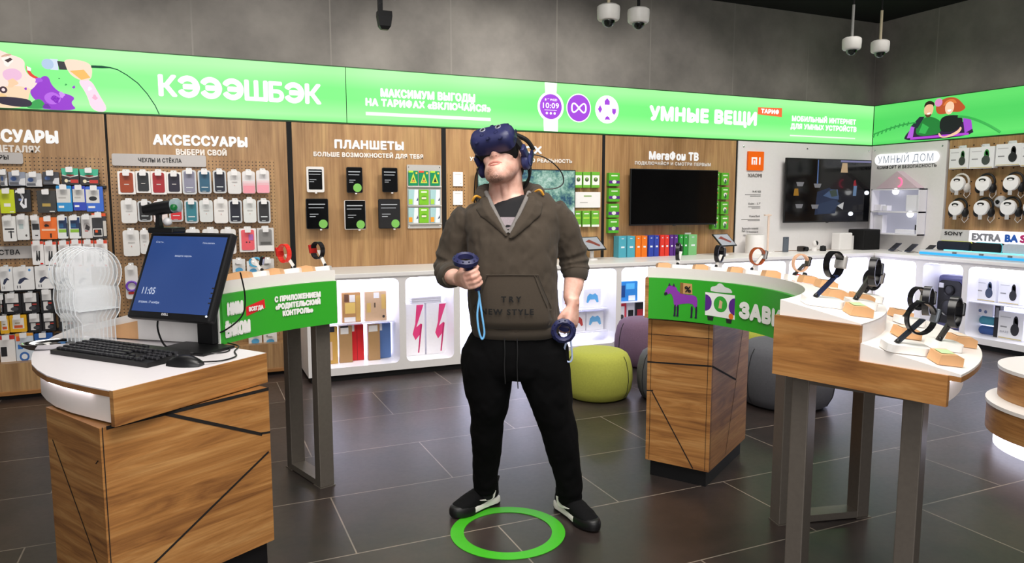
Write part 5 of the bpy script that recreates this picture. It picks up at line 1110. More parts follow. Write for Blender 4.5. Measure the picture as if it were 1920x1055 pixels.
for x0, x1, z0, z1 in ((-0.29, -0.20, 0.27, 0.34), (-0.18, -0.12, 0.27, 0.33), (-0.29, -0.17, 0.014, 0.22), (0.0, 0.25, 0.014, 0.06), (0.12, 0.28, 0.27, 0.45)): MB().bx(x0, x1, -0.10, -0.02, z0, z1, 0.004).build('furniture', WLIT, t)
MB().bx(0.262, 0.28, -0.12, -0.10, 0.06, 0.12, 0.003).build('gadget', BLACK, t)
HB = [('#2f6a3a', '#3a3f3a', 'green'), ('#2f8a3a', '#454a46', 'green and grey'), ('#1c1c1f', '#232326', 'black'), ('#1c1c1f', '#232326', 'dark')]
def hp_box(x, out, z, w, h, c, label, grp):
    t = onright('headphone_box', label, 'box', x, out, z, grp)
    MB().bx(-w / 2, w / 2, 0.0, 0.07, 0, h * 0.88, 0.003).build('carton', pm('#e9e9ea', 0.35, noise=0.02), t)
    ex = [rc('#8a8a8c', 0.1, 0.42, 0.36, 0.47), rc('#c6c6c8', 0.08, 0.78, 0.5, 0.82), rc('#c8b46a', 0.05, 0.03, 0.95, 0.06)]
    ring = [(0.70 + 0.10 * math.cos(R(a)), 0.66 + 0.22 * math.sin(R(a))) for a in range(0, 181, 20)]; ring2 = [(0.70 + 0.055 * math.cos(R(a)), 0.66 + 0.15 * math.sin(R(a))) for a in range(180, -1, -20)]
    prints(t, w, h * 0.88, -0.0004, ex + [(c[0], [(0.60, 0.5)] + ring[::-1] + [(0.80, 0.5)] + ring2[::1]), dc_(c[1], 0.68, 0.38, 0.17, 0.22)])
    return t
for k, (x, z, w, h) in enumerate(HPBOX):
    t = hp_box(x, 0.10, z, w, h, HB[k], 'white headphone box with %s headphones, top row of the oak wall' % HB[k][2], 'headphone boxes on the oak wall')
    MB().prism([(-0.03, h * 0.87), (0.06, h * 0.87), (0.05, h), (-0.02, h)], 0.03, 0.033, 'Y').build('hanging_tab', pm('#d4d8da', 0.3), t)
    o = onright('wall_hook', 'steel hook carrying the white box with %s headphones' % HB[k][2], 'hook', x, 0.0, z + h * 0.94, 'hooks above the headphone boxes'); MB().tube([(0, 0, 0), (0, -0.12, 0), (0, -0.125, 0.006)], 0.003, 6).build('prong', CHROME, o); MB().bx(-0.012, 0.012, -0.004, 0.0, -0.02, 0.02).build('plate', CHROME, o)
DISCW = pm('#f5f3f2', 0.35, noise=0.01)
for k, (x, z, w, h) in enumerate(DISCS):
    rowd = 'upper row' if k < 3 else 'lower row'
    nth = ('first', 'second', 'third')[k] if k < 3 else ('first', 'second', 'third', 'fourth')[k - 3]
    t = onright('headphone_display', 'white round wall holder, %s from the white board, %s' % (nth, rowd), 'headphone holder', x, 0.0, z, 'round headphone holders'); r = 0.076
    MB().lathe([(0, 0.0), (0.02, 0.0), (0.02, 0.10), (0, 0.10)], 14, (0, 0, 0.11), Matrix.Rotation(R(90), 4, 'X')).build('wall_arm', WHITE2, t)
    MB().lathe([(0, 0.10), (r * 0.97, 0.10), (r, 0.105), (r, 0.125), (r * 0.95, 0.135), (0, 0.137)], 36, (0, 0, 0.12), Matrix.Rotation(R(90), 4, 'X')).build('disc', DISCW, t, 40, 'white round disc')
    MB().lathe([(0.0, 0), (0.036, 0), (0.036, 0.002), (0, 0.002)], 20, (0, -0.137, 0.158), Matrix.Rotation(R(90), 4, 'X') @ Matrix.Diagonal((1, 0.42, 1, 1))).build('slot', BLACK, t)
    MB().lathe([(0.0, 0), (0.020, 0), (0.020, 0.002), (0, 0.002)], 16, (0, -0.1385, 0.150), Matrix.Rotation(R(90), 4, 'X') @ Matrix.Diagonal((1, 0.42, 1, 1))).build('slot_light', DISCW, t)
    MB().bx(-0.020, 0.020, -0.135, -0.128, 0.0, 0.048, 0.004).build('price_tag', pm('#c4c2c2', 0.4), t)
    c = '#cfcac4' if k == 0 else '#141416'
    o = onright('headphones', '%s headphones hanging on the %s round holder of the %s' % ('pale grey' if k == 0 else 'black', nth, rowd), 'headphones', x, 0.045, z + 0.12, 'headphones on the oak wall')
    hm = pm(c, 0.55, noise=0.06)
    MB().tube([(0.082 * math.cos(R(a)), -0.02, 0.018 + 0.082 * math.sin(R(a))) for a in range(-20, 201, 20)], 0.011, 8).build('headband', hm, o)
    for sx in (-1, 1): MB().ball((sx * 0.073, -0.03, -0.045), 0.050, 18, (0.62, 0.8, 1.0)).build('ear_cup', hm, o, 60)
    MB().tube([(0.05, -0.03, -0.08), (0.045, -0.035, -0.12), (0.07, -0.03, -0.15), (0.10, -0.02, -0.11), (0.095, -0.015, -0.02)], 0.0035, 6).build('cable', pm('#d8d4d0', 0.5), o, label='pale cable')
t = onright('round_lens_sensor', 'white round sensor with dark eye between the headphone rows', 'sensor', 1.56, 0.0, 1.405)
MB().lathe([(0, 0), (0.062, 0), (0.062, 0.02), (0.05, 0.04), (0, 0.042)], 28, (0, 0, 0), Matrix.Rotation(R(90), 4, 'X')).build('housing', pm('#c9c9cb', 0.35), t, 40); MB().ball((-0.012, -0.042, 0), 0.022, 14, (1, 0.4, 1)).build('eye', SCREEN, t, 60)
t = onright('brand_strip', 'long white sign strip with black and coloured letters over speakers', 'sign', 1.45, 0.0, 0.985)
MB().bx(-0.47, -0.165, -0.05, 0.0, 0, 0.125, 0.003).build('board', pm('#d9d7d6', 0.4), t); lettering('SONY', LBK, t, (-0.33, -0.054, 0.064), 0.20, 0.042, 0.05)
q = MB().bx(-0.16, 0.60, -0.05, 0.0, 0, 0.125, 0.003).build('lightbox', pm('#fbfaff', 0.5, emit=1.2), t, label='glowing sign box')
lettering('EXTRA', pm('#9a9aa4', 0.4), q, (0.02, -0.054, 0.02), 0.30, 0.082, 0.08); lettering('BA', pm('#2f6ad0', 0.4), q, (0.27, -0.054, 0.02), 0.13, 0.082, 0.08); lettering('SS', pm('#d0307a', 0.4), q, (0.41, -0.054, 0.02), 0.12, 0.082, 0.08)
t = onright('lit_shelf', 'clear shelf with blue glowing edge under the speakers', 'shelf', 1.85, 0.50, 0.851)
MB().bx(-0.78, 0.95, 0.005, 0.42, 0.0, 0.055, 0.002).build('plinth', pm('#cfd6da', 0.25), t); MB().bx(-0.78, 0.95, -0.001, 0.005, 0.012, 0.036).build('glow_edge', pm('#2a9fe0', 0.5, emit=1.3), t, label='blue glowing edge'); MB().bx(-0.60, 0.95, 0.12, 0.135, 0.055, 0.066).build('glow_line', pm('#7fe4ee', 0.5, emit=1.4), t)
for k in range(5): MB().bx(-0.42 + k * 0.27, -0.38 + k * 0.27, -0.002, 0.03, 0.036, 0.054).build('clip', STEEL, t)
for k, (x, w, c) in enumerate(((1.33, 0.34, '#141a2c'), (1.66, 0.27, '#0d0d10'), (1.98, 0.30, '#b9c2cc'))):
    t = onright('portable_speaker', ['dark navy portable speaker with yellow edge on the lit shelf', 'black portable speaker in the middle of the lit shelf', 'grey portable speaker under the glowing sign'][k], 'speaker', x, 0.36, 0.9065, 'portable speakers')
    mb = MB(); mb.prism([(q[0], q[1]) for q in rrect(w, 0.095, 0.025, 4, 0, 0.048)], 0.0, 0.10, 'Y'); mb.build('body', pm(c, 0.7, noise=0.12), t, 40)
    MB().prism([(p[0], p[1]) for p in rrect(w * 1.01, 0.099, 0.027, 4, 0, 0.0495)], 0.045, 0.055, 'Y').build('light_line', pm(['#d8e04a', '#5ad8e8', '#c8d8e8'][k], 0.4, emit=0.8), t, label='lit edge line')
for k, x in enumerate((0.60, 0.80, 1.01)):
    t = onright('display_phone', '%s dark phone tilted on a small stand on the side counter' % ('first', 'second', 'third')[k], 'phone', x, 0.30, 0.85, 'phones on the side counter')
    mb = MB(); mb.M = Matrix.Translation((0, 0.03, 0.052)) @ Matrix.Rotation(R(-58), 4, 'X'); mb.box((0, 0, 0), (0.075, 0.009, 0.15), 0.004); mb.build('body', pm('#3a4258', 0.25), t)
    mb = MB(); mb.M = Matrix.Translation((0, 0.03, 0.052)) @ Matrix.Rotation(R(-58), 4, 'X'); mb.bx(-0.034, 0.034, -0.0055, -0.0045, -0.07, 0.07); mb.build('screen', SCREEN, t)
    MB().bx(-0.02, 0.02, -0.02, 0.06, 0, 0.02, 0.004).build('stand', pm('#b8b4b0', 0.4), t); MB().tube([(0.015, 0.05, 0.012), (0.04, 0.08, 0.005), (0.02, 0.12, 0.004)], 0.003, 6).build('tether', BLACK, t)
# ---------------------------------------------------------------- goods inside the niches
def inbox(name, label, cat, x, y, z, w, h, d, col, sh=None, right_=False, rgh=0.4, group=None):
    t = onright(name, label, cat, x, -y, z, group) if right_ else thing(name, label, cat, (x, y, z), 0, group)
    MB().bx(-w / 2, w / 2, 0, d, 0, h, 0.002).build('carton', pm(col, rgh, noise=0.05), t)
    if sh: prints(t, w, h, -0.0004, sh)
    return t
shelfm = pm('#dfe0ee', 0.25, noise=0.0)
for nm, x, w, z in (('clear shelf inside the first niche', -6.30, 0.63, 0.438), ('clear shelf inside the controller niche', -4.26, 0.64, 0.418), ('clear shelf inside the small gadget niche', -3.56, 0.62, 0.46), ('clear shelf low in the controller niche', -4.26, 0.64, 0.205)):
    o = MB().bx(-w / 2, w / 2, -0.50, -0.222, -0.008, 0.0).build('niche_shelf', shelfm); o.location = (x, 0, z); tag(o, nm, 'shelf', 'niche shelves')
N1D = [('kraft pack with yellow strip, first on the upper niche shelf', '#b98a5a', [rc('#e6e2dc', 0.4, 0.68, 0.7, 0.92), rc('#e2c06a', 0.15, 0.3, 0.7, 0.66), rc('#c9a05a', 0.74, 0.05, 0.98, 0.9), rc('#e8e4e0', 0.1, 0.02, 0.7, 0.18), rc('#6a4a3a', 0.12, 0.7, 0.36, 0.95)]), ('kraft pack with letter mark, second on the upper niche shelf', '#cdac8a', [rc('#ecebe8', 0.4, 0.78, 0.66, 0.97), rc('#d8b468', 0.08, 0.3, 0.26, 0.62), rc('#d8b468', 0.76, 0.4, 0.96, 0.9), rc('#5a4a3a', 0.42, 0.46, 0.48, 0.62), dc_('#3a3434', 0.85, 0.14, 0.06, 0.05)]),
       ('white pack behind the steel table legs', '#e8e8ea', [dc_('#3a4a80', 0.5, 0.85, 0.3, 0.08)]), ('tan case pack beside the steel table leg', '#c49a4e', [rc('#262a3a', 0.0, 0.86, 0.7, 1.0), rc('#d8b8a0', 0.0, 0.1, 0.45, 0.6)]), ('brown wooden case pack with white tag', '#a8845a', [rc('#e9e6e2', 0.1, 0.78, 0.72, 0.95), rc('#1c1e28', 0.1, 0.95, 0.7, 1.0)]), ('bright red folder in the first niche', '#d4232a', [rc('#e4e2e4', 0.0, 0.82, 0.4, 1.0), rc('#8a1a20', 0.55, 0.0, 0.58, 1.0)]), ('brown wooden case pack beside the blue folder', '#ab875c', [rc('#e9e6e2', 0.05, 0.8, 0.8, 0.97)]), ('blue folder in the first niche', '#5878b0', [rc('#e4e4e8', 0.0, 0.8, 0.4, 1.0)])]
for k, (x, z, w, h) in enumerate(N1):
    zz = 0.4385 if k < 2 else 0.111; hh = z + h - zz if k < 2 else (z + h - 0.111 if k in (2, 3, 4, 6) else h + z - 0.111)
    inbox('case_pack', N1D[k][0], 'pack', x, -0.46 + (0.05 if k in (5, 7) else 0), zz, w, hh, 0.05, N1D[k][1], N1D[k][2], group='packs in the first niche')
PK = [('#e0407a', [(0.62, 0.98), (0.95, 0.98), (0.60, 0.55), (0.82, 0.62), (0.80, 0.42), (0.55, 0.30), (0.42, 0.42), (0.55, 0.62)]), ('#c02060', [(0.80, 0.62), (0.88, 0.60), (0.72, 0.05), (0.66, 0.05)])]
for k, x in enumerate((-5.795, -5.595)): inbox('gadget_box', ['white box with pink strap print in the second niche', 'white box with pink strap print under the flat grey stack'][k], 'box', x, -0.42, 0.111, 0.185, 0.44, 0.10, '#f0eef0', PK, group='pink printed boxes')
for k in range(3):
    o = MB().bx(-0.13, 0.13, 0, 0.13, 0, 0.017, 0.003).build('flat_case', pm('#c9c7ca', 0.35)); o.location = (-5.68, -0.41, 0.5515 + 0.0185 * k); tag(o, '%s pale grey flat case of the stack on pink printed boxes' % ('lowest', 'middle', 'topmost')[k], 'case', 'flat cases')
GP = lambda c: [(c, [(0.15, 0.30), (0.20, 0.62), (0.34, 0.76), (0.5, 0.70), (0.66, 0.76), (0.80, 0.62), (0.86, 0.30), (0.76, 0.26), (0.64, 0.44), (0.36, 0.44), (0.24, 0.26)])]
for x, z, c, l in ((-4.07, 0.4185, '#5aa8dc', 'pale blue controller, upper shelf'), (-4.30, 0.4185, '#d86a5a', 'coral controller, upper shelf'), (-4.04, 0.2055, '#6ab0e0', 'sky blue controller, lower shelf'), (-4.235, 0.2055, '#c04a44', 'dark red controller, lower shelf'), (-4.44, 0.2055, '#c85a50', 'red controller behind the hand, lower shelf')):
    inbox('controller_box', 'white box with a %s' % l, 'box', x, -0.43, z, 0.185, 0.178, 0.09, '#ededf2', GP(c), group='game controller boxes')
G4 = [('white tagged black gadget pack, upper shelf edge', '#e8e8ee', -3.835, 0.4605, 0.09, 0.26, [rc('#1c1e24', 0.2, 0.45, 0.9, 0.9), rc('#f4f4f6', 0.1, 0.0, 0.8, 0.3)]), ('bright blue gadget pack with white tag', '#2f86d0', -3.67, 0.4605, 0.19, 0.19, [rc('#1c4a8a', 0.0, 0.2, 0.25, 0.8), rc('#e8f2f8', 0.45, 0.02, 0.85, 0.28), rc('#5ab8e8', 0.3, 0.6, 0.8, 0.9)]),
      ('black and white gadget pack, lower shelf edge', '#dcdce4', -3.84, 0.111, 0.07, 0.335, [rc('#202228', 0.2, 0.4, 0.9, 0.85)]), ('red edged pack with round black mark', '#d4384a', -3.75, 0.111, 0.095, 0.335, [rc('#ecebf0', 0.25, 0.1, 0.8, 0.9), dc_('#3a3a40', 0.5, 0.6, 0.22, 0.07)]), ('white pack with long black gadget', '#d9dae2', -3.65, 0.111, 0.085, 0.335, [rc('#16181c', 0.15, 0.12, 0.85, 0.78)]), ('dark pack with red and blue print', '#23242c', -3.55, 0.111, 0.09, 0.33, [rc('#b02a38', 0.2, 0.55, 0.9, 0.8), rc('#2a6ab8', 0.0, 0.05, 0.9, 0.3)])]
for l, c, x, z, w, h, sh in G4: inbox('gadget_pack', l, 'pack', x, -0.44, z, w, h, 0.04, c, sh, group='packs in the gadget niche')
t = onright('suitcase_speaker', 'tall dark violet party speaker in the side counter niche', 'speaker', 1.43, 0.45, 0.111)
MB().bx(-0.17, 0.17, 0, 0.20, 0, 0.55, 0.03).build('cabinet', pm('#4a4a72', 0.4, noise=0.04), t); MB().prism(rrect(0.24, 0.44, 0.05, 4, -0.03, 0.28), -0.012, 0.001, 'Y').build('front_panel', pm('#0d0d10', 0.4), t)
for z, r in ((0.40, 0.055), (0.22, 0.085)): MB().lathe([(0, 0.004), (r * 0.3, 0.012), (r * 0.9, 0.002), (r, 0.012), (r * 1.02, 0.0)], 28, (-0.03, -0.012, z), Matrix.Rotation(R(90), 4, 'X')).build('driver', pm('#1a1a1e', 0.3), t, 60)
MB().bx(-0.14, -0.09, -0.02, -0.011, 0.42, 0.47, 0.003).build('light', pm('#e8e8f0', 0.4), t); MB().tube([(0.08, 0.1, 0.55), (0.10, 0.1, 0.62), (0.14, 0.12, 0.668)], 0.004, 6).build('cord', WHITE2, t)
o = MB().bx(-0.38, 0.38, 0.05, 0.41, -0.008, 0.0).build('niche_shelf', shelfm); o.location = (-0.635, -2.06, 0.445); o.rotation_euler = (0, 0, RW); tag(o, 'clear shelf inside the headphone box niche', 'shelf', 'niche shelves')
for k, (x, z, w, h, c) in enumerate(((1.76, 0.446, 0.21, 0.25, 0), (1.985, 0.446, 0.20, 0.25, 2), (2.02, 0.14, 0.23, 0.30, 2))):
    t = hp_box(x, 0.46, z, w, h, [('#4a5a78', '#3f4a60'), 0, ('#1c1c1f', '#232326')][c], ['white headphone box with slate blue headphones inside the side niche', 'white headphone box with black headphones on the side niche shelf', 'white headphone box with black headphones low in the side niche'][k], 'headphone boxes in the side niche')
    if k == 2: t.location.z = 0.111
    lettering('BASS', pm('#b8b8bc', 0.4), t, (-0.05, -0.004, 0.06), 0.08, 0.022, 0.06) if k == 2 else None
for k, (z, c, l) in enumerate(((0.111, '#3a5a98', 'deep blue'), (0.206, '#4a98b0', 'turquoise'))):
    t = onright('tube_speaker', '%s tube speaker lying in the side niche' % l, 'speaker', 1.78, 0.44, z, 'tube speakers'); mb = MB(); mb.M = Matrix.Rotation(R(90), 4, 'Y'); mb.lathe([(0, -0.09), (0.03, -0.09), (0.042, -0.075), (0.042, 0.075), (0.03, 0.09), (0, 0.09)], 20, (-0.043, 0.06, 0)); mb.build('body', pm(c, 0.6, noise=0.1), t, 50); MB().lathe([(0, 0), (0.026, 0), (0.026, 0.002), (0, 0.002)], 16, (-0.0915, 0.06, 0.043), Matrix.Rotation(R(-90), 4, 'Y')).build('end_cap', BLACK, t)
inbox('earphone_box', 'white earphone box above the tube speakers', 'box', 1.74, -0.43, 0.2975, 0.17, 0.12, 0.06, '#ecebf2', [dc_('#6a7aa8', 0.3, 0.4, 0.09, 0.14), dc_('#6a7aa8', 0.62, 0.35, 0.09, 0.14)], True)
inbox('black_gadget_box', 'black box squeezed beside white headphone boxes', 'box', 1.877, -0.44, 0.111, 0.05, 0.32, 0.06, '#1a1a1e', [rc('#8a8a90', 0.2, 0.6, 0.8, 0.9)], True)
# ---------------------------------------------------------------- watches, stands and wooden blocks on the display tables
def slope_frame(c, ri, r, a, rz, lower=False):
    """place on a sloping table top: (location, rotation) with local Z along the surface normal"""
    z = (0.984 - (r - ri - 0.27) * 0.178) if lower else (1.09 - (r - ri) * 0.178)
    rad = Vector((math.cos(R(a)), math.sin(R(a)), 0)); tan = Vector((-rad.y, rad.x, 0))
    q = Matrix.Rotation(math.atan(0.178), 3, tan) @ Matrix.Rotation(rz, 3, 'Z')
    return (c[0] + rad.x * r, c[1] + rad.y * r, z + 0.0015), q.to_euler()
VIEW = -0.416
def put(t, fr): t.location = fr[0]; t.rotation_euler = fr[1]
def block(c, ri, r, a, label, lower=False, w=0.085, green=False, rz=VIEW):
    t = thing('wooden_sign_block', label, 'display block', (0, 0, 0), 0, 'pale wooden blocks on the display tables'); put(t, slope_frame(c, ri, r, a, rz, lower))
    MB().prism([(-w / 2, 0), (w / 2, 0), (w * 0.46, 0.026), (w * 0.18, 0.034), (-w * 0.44, 0.030)], -0.03, 0.03, 'Y').build('block', W_LIGHT, t)
    mb = MB(); mb.f([mb.v(p) for p in ((-w * 0.38, -0.02, 0.0325), (w * 0.14, -0.02, 0.0348), (w * 0.14, 0.02, 0.0348), (-w * 0.38, 0.02, 0.0325))]); mb.build('price_slip', pm('#b9d9a0' if green else '#e6d6c4', 0.4), t)
    return t
def stand(c, ri, r, a, arm, armc, label, lower=False, rz=VIEW, w=0.115):
    t = thing('watch_stand', label, 'watch stand', (0, 0, 0), 0, 'watch stands on the display tables'); fr = slope_frame(c, ri, r, a, rz, lower); put(t, fr)
    MB().prism([(p[0], p[1]) for p in rrect(w, 0.068, 0.018, 4, 0, 0)], 0.0, 0.024, 'Z').build('base', pm('#f1eeea', 0.35, noise=0.02), t)
    x0 = -w * 0.22 if arm[0] > 0 else w * 0.3
    MB().loft([[(x0 + arm[0] * k + sx * 0.007, arm[2] * k + sy * 0.006, 0.02 + arm[1] * k) for sx, sy in ((-1, -1), (1, -1), (1, 1), (-1, 1))] for k in (0, 0.5, 1.0)]).build('arm', armc, t)
    MB().ball((x0, -0.008, 0.03), 0.008, 10).build('knob', BLACK, t)
    L_ = Matrix.Translation(fr[0]) @ fr[1].to_matrix().to_4x4() @ Vector((x0 + arm[0], arm[2], 0.02 + arm[1]))
    return L_
def watch(p, label, band, rz, rx=0.034, rzz=0.040, wd=0.024, case='#141418', th=0.003, tilt=0.0, bulky=False):
    t = thing('display_watch', label, 'watch', p, rz, 'watches on the display stands'); t.rotation_euler = (0, tilt, rz)
    mb = MB(); rings = []
    n = 30
    for k in range(n):
        q = 2 * math.pi * k / n; ring = []
        for dr, dy in ((-th, -wd / 2), (th, -wd / 2), (th, wd / 2), (-th, wd / 2)):
            ring.append(mb.v(((rx + dr) * math.cos(q), dy * (1 - 0.25 * (1 - math.cos(q)) / 2), (rzz + dr) * math.sin(q))))
        rings.append(ring)
    mb._skin(rings, True); mb.build('band', pm(band, 0.26, noise=0.06), t, 40)
    Q = Matrix.Translation((rx + 0.002, 0, 0.006)) @ Matrix.Rotation(R(12), 4, 'Y')
    mb = MB(); mb.M = Q; mb.box((0, 0, 0), (0.013 if not bulky else 0.018, wd * 1.45, 0.044), 0.005); k_ = mb.build('case', pm(case, 0.25, 0.4 if case != '#141418' else 0), t)
    mb = MB(); mb.M = Q; mb.box((0.0075 if not bulky else 0.01, 0, 0), (0.001, wd * 1.2, 0.037)); mb.build('screen', SCREEN, k_)
    return t
BL, DG, CHR = pm('#2e3a60', 0.3, 0.5, noise=0.05), pm('#4c4a48', 0.35, 0.5, noise=0.05), pm('#e9e7e4', 0.35, noise=0.02)
c, ri = CR, 0.70
p = stand(c, ri, 0.84, 36, (0.012, 0.075, 0.0), CHR, 'white stand with white arm nearest the oak cabinet end'); watch(p + Vector((-0.016, 0, 0.0)), 'black watch seen edge on, nearest the coloured boxes', '#131315', VIEW + 1.2, 0.03, 0.042)
p = stand(c, ri, 0.86, 23, (0.020, 0.070, 0.0), CHR, 'white stand in front of the tilted tablet'); watch(p + Vector((-0.014, 0, 0.005)), 'bulky black watch in front of the tilted tablet', '#17171a', VIEW + 0.9, 0.034, 0.040, 0.028, bulky=True)
p = stand(c, ri, 0.86, 10, (0.042, 0.080, 0.0), CHR, 'white stand carrying the brown banded watch'); watch(p + Vector((-0.030, 0.0, -0.002)), 'watch with open brown leather band', '#9a4a24', VIEW + 0.25, 0.036, 0.040, 0.024, '#8a8a8c')
p = stand(c, ri, 0.85, -8, (0.040, 0.062, 0.0), DG, 'stand with dark arm carrying the peach banded watch'); watch(p + Vector((-0.026, 0, 0.004)), 'watch with open peach coloured band', '#e2b596', VIEW + 0.25, 0.036, 0.038, 0.022, '#4a4846')
p = stand(c, ri, 0.80, -66, (0.055, 0.085, 0.0), BL, 'white stand with blue arm at the near end of the upper tier', w=0.13); watch(p + Vector((-0.005, 0.01, 0.035)), 'black watch showing a pale face above the blue arm', '#121214', VIEW + 0.5, 0.036, 0.042, 0.028, '#c9c6c2', bulky=True)
p = stand(c, ri, 0.89, -57, (0.035, 0.095, 0.0), DG, 'stand with dark arm behind the blue arm', w=0.10); watch(p + Vector((0.012, 0, 0.01)), 'glossy black bulky watch beside the pale faced one', '#0f0f12', VIEW + 0.9, 0.040, 0.046, 0.028, bulky=True)
p = stand(c, ri, 0.915, -42, (0.034, 0.050, 0.0), DG, 'stand with dark arm at the outer rim of the upper tier', w=0.10); watch(p + Vector((-0.014, 0, 0.010)), 'small black watch at the outer rim of the upper tier', '#161618', VIEW + 0.3, 0.033, 0.036, 0.022, '#8d8984')
p = stand(c, ri, 1.06, -41, (0.040, 0.072, 0.0), DG, 'stand with dark arm at the far side of the lower tier', True, w=0.10); watch(p + Vector((-0.012, 0, 0.008)), 'black watch with silver case at the far side of the lower tier', '#161618', VIEW + 0.35, 0.036, 0.040, 0.026, '#b4b0aa')
p = stand(c, ri, 1.075, -70, (0.062, 0.085, 0.0), pm('#39414e', 0.3, 0.5), 'white stand with slate arm at the near end of the lower tier', True, w=0.13); watch(p + Vector((-0.010, 0, 0.004)), 'watch with wide open black band at the near end of the lower tier', '#141416', VIEW + 0.15, 0.046, 0.048, 0.020, '#6a7078', 0.003)
p = stand(c, ri, 1.145, -60, (0.030, 0.085, 0.0), DG, 'stand half hidden behind the wide open watch', True, w=0.10); watch(p + Vector((0.0, 0, 0.014)), 'glossy black bulky watch on the lower tier, in front', '#101013', VIEW + 0.8, 0.042, 0.046, 0.028, bulky=True); watch(p + Vector((-0.045, 0.06, 0.045)), 'glossy black watch on the lower tier, behind the bulky one', '#131317', VIEW + 0.9, 0.040, 0.044, 0.026)
for r, a, l, lo, g in ((0.84, 42.5, 'pale block at the oak cabinet end', 0, 0), (0.84, 29.5, 'pale block between the first two white arms', 0, 0), (0.84, 16.5, 'pale block beside the bulky black watch', 0, 0), (0.84, 3, 'pale block beside the brown banded watch', 0, 0), (0.83, -15, 'pale block under the peach banded watch', 0, 0), (0.82, -27, 'pale block beyond the peach banded watch', 0, 0),
                       (0.915, -66, 'block with green slip at the near end of the upper tier', 0, 1), (0.80, -51, 'block behind the blue arm', 0, 0), (0.885, -49, 'block behind the small watch stand', 0, 0), (1.085, -31, 'block at the far side of the lower tier', 1, 0), (1.185, -69.5, 'block with green slip at the near end of the lower tier', 1, 1), (1.19, -53, 'block near the outer rim of the lower tier', 1, 0), (1.035, -58, 'block against the riser on the lower tier', 1, 0)):
    block(c, ri, r, a, 'wooden ' + l, bool(lo), 0.075, bool(g))
watch(Vector((c[0] + 0.93, c[1] - 0.03, 1.066)), 'small red band lying behind the wooden blocks', '#c8452e', VIEW, 0.026, 0.018, 0.02)
c, ri = CLF, 1.02
p = stand(c, ri, 1.12, 124, (-0.034, 0.070, 0.0), CHR, 'white stand partly behind the computer monitor'); watch(p + Vector((0.01, 0, -0.02)), 'small sky blue watch beside the computer monitor', '#4aa4d0', VIEW, 0.026, 0.020, 0.02)
p = stand(c, ri, 1.12, 115, (-0.036, 0.075, 0.0), CHR, 'white stand carrying the bright red watch'); watch(p + Vector((-0.006, 0, 0.005)), 'bright red watch above the green apron', '#e4352a', VIEW + 2.6, 0.032, 0.042, 0.030, '#d8302a')
p = stand(c, ri, 1.12, 106.8, (-0.026, 0.085, 0.0), CHR, 'white stand at the passage end of the table behind the desk'); watch(p + Vector((-0.004, 0, 0.0)), 'black and red watch at the passage end', '#1c1a1c', VIEW + 2.6, 0.033, 0.040, 0.032, '#c8302a')
for a, l in ((128.5, 'half hidden by the monitor'), (119.5, 'between the blue and the red watch'), (110.7, 'between the red and the black watch')): block(c, ri, 1.12, a, 'pale wooden block ' + l, False, 0.10)
# ---------------------------------------------------------------- on the computer desk
DZ = 0.8305
def screen_blue():
    m = bpy.data.materials.new('blue_lock_screen'); m.use_nodes = True; nt = m.node_tree; b = nt.nodes['Principled BSDF']; N, L = nt.nodes.new, nt.links.new
    tc = N('ShaderNodeTexCoord'); n = N('ShaderNodeTexNoise'); n.inputs['Scale'].default_value = 1.2; L(tc.outputs['Object'], n.inputs['Vector'])
    r = N('ShaderNodeValToRGB'); r.color_ramp.elements[0].color = lin('#1b3a78'); r.color_ramp.elements[1].color = lin('#3b5a9c'); r.color_ramp.elements[0].position = 0.3; r.color_ramp.elements[1].position = 0.7
    L(n.outputs['Fac'], r.inputs[0]); L(r.outputs[0], b.inputs['Emission Color']); b.inputs['Emission Strength'].default_value = 0.85; b.inputs['Base Color'].default_value = (0.01, 0.012, 0.02, 1); b.inputs['Roughness'].default_value = 0.25; return m
MON = thing('computer_monitor', 'black computer monitor showing a blue lock screen', 'monitor', (-7.466, -3.156, DZ), VIEW - R(20))
MB().bx(-0.125, 0.125, -0.11, 0.062, 0, 0.012, 0.004).build('foot', BLACK, MON)
MB().bx(-0.042, 0.042, 0.035, 0.065, 0.01, 0.30, 0.006).build('stem', BLACK, MON)
TQ = Matrix.Translation((-0.067, 0.0, 0.288)) @ Matrix.Rotation(R(-24), 4, 'X')
def mpart(fn, name, m, par, label=None):
    mb = MB(); mb.M = TQ; fn(mb); return mb.build(name, m, par, 0, label)
mpart(lambda m: m.box((0, 0.0, 0), (0.418, 0.036, 0.368), 0.010), 'housing', BLACK, MON)
mpart(lambda m: m.box((0, 0.03, 0), (0.26, 0.04, 0.22), 0.012), 'rear_shell', BLACK, MON)
scr = mpart(lambda m: m.bx(-0.189, 0.189, -0.0192, -0.0175, -0.155, 0.163), 'screen', screen_blue(), MON)
LTX = pm('#c9d4ee', 0.5, emit=0.7)
def stext(txt, u, v, w, h):
    o = lettering(txt, LTX, scr, (u, -0.0205, v), w, h, 0.02)
    o.data.transform(TQ); return o
stext('11:05', -0.125, -0.085, 0.066, 0.030); stext('вторник, 17 ноября', -0.108, -0.122, 0.105, 0.010); stext('Сеть', -0.14, 0.132, 0.04, 0.007); stext('Пользователь', 0.11, 0.132, 0.06, 0.007); stext('введите пароль', 0.0, 0.075, 0.085, 0.008)
mpart(lambda m: [m.bx(0.180 + 0.0, 0.190, -0.020, -0.018, -0.05 - 0.02 * k, -0.045 - 0.02 * k) for k in range(4)], 'button_row', pm('#2a2a2e', 0.4), MON)
o = lettering('DELL', pm('#d8d8dc', 0.4), MON, (-0.01, -0.0205, -0.168), 0.034, 0.010, 0.05); o.data.transform(TQ)
mpart(lambda m: m.ball((0.188, -0.019, -0.160), 0.004, 8), 'power_light', pm('#e8f0ff', 0.5, emit=2.0), MON)
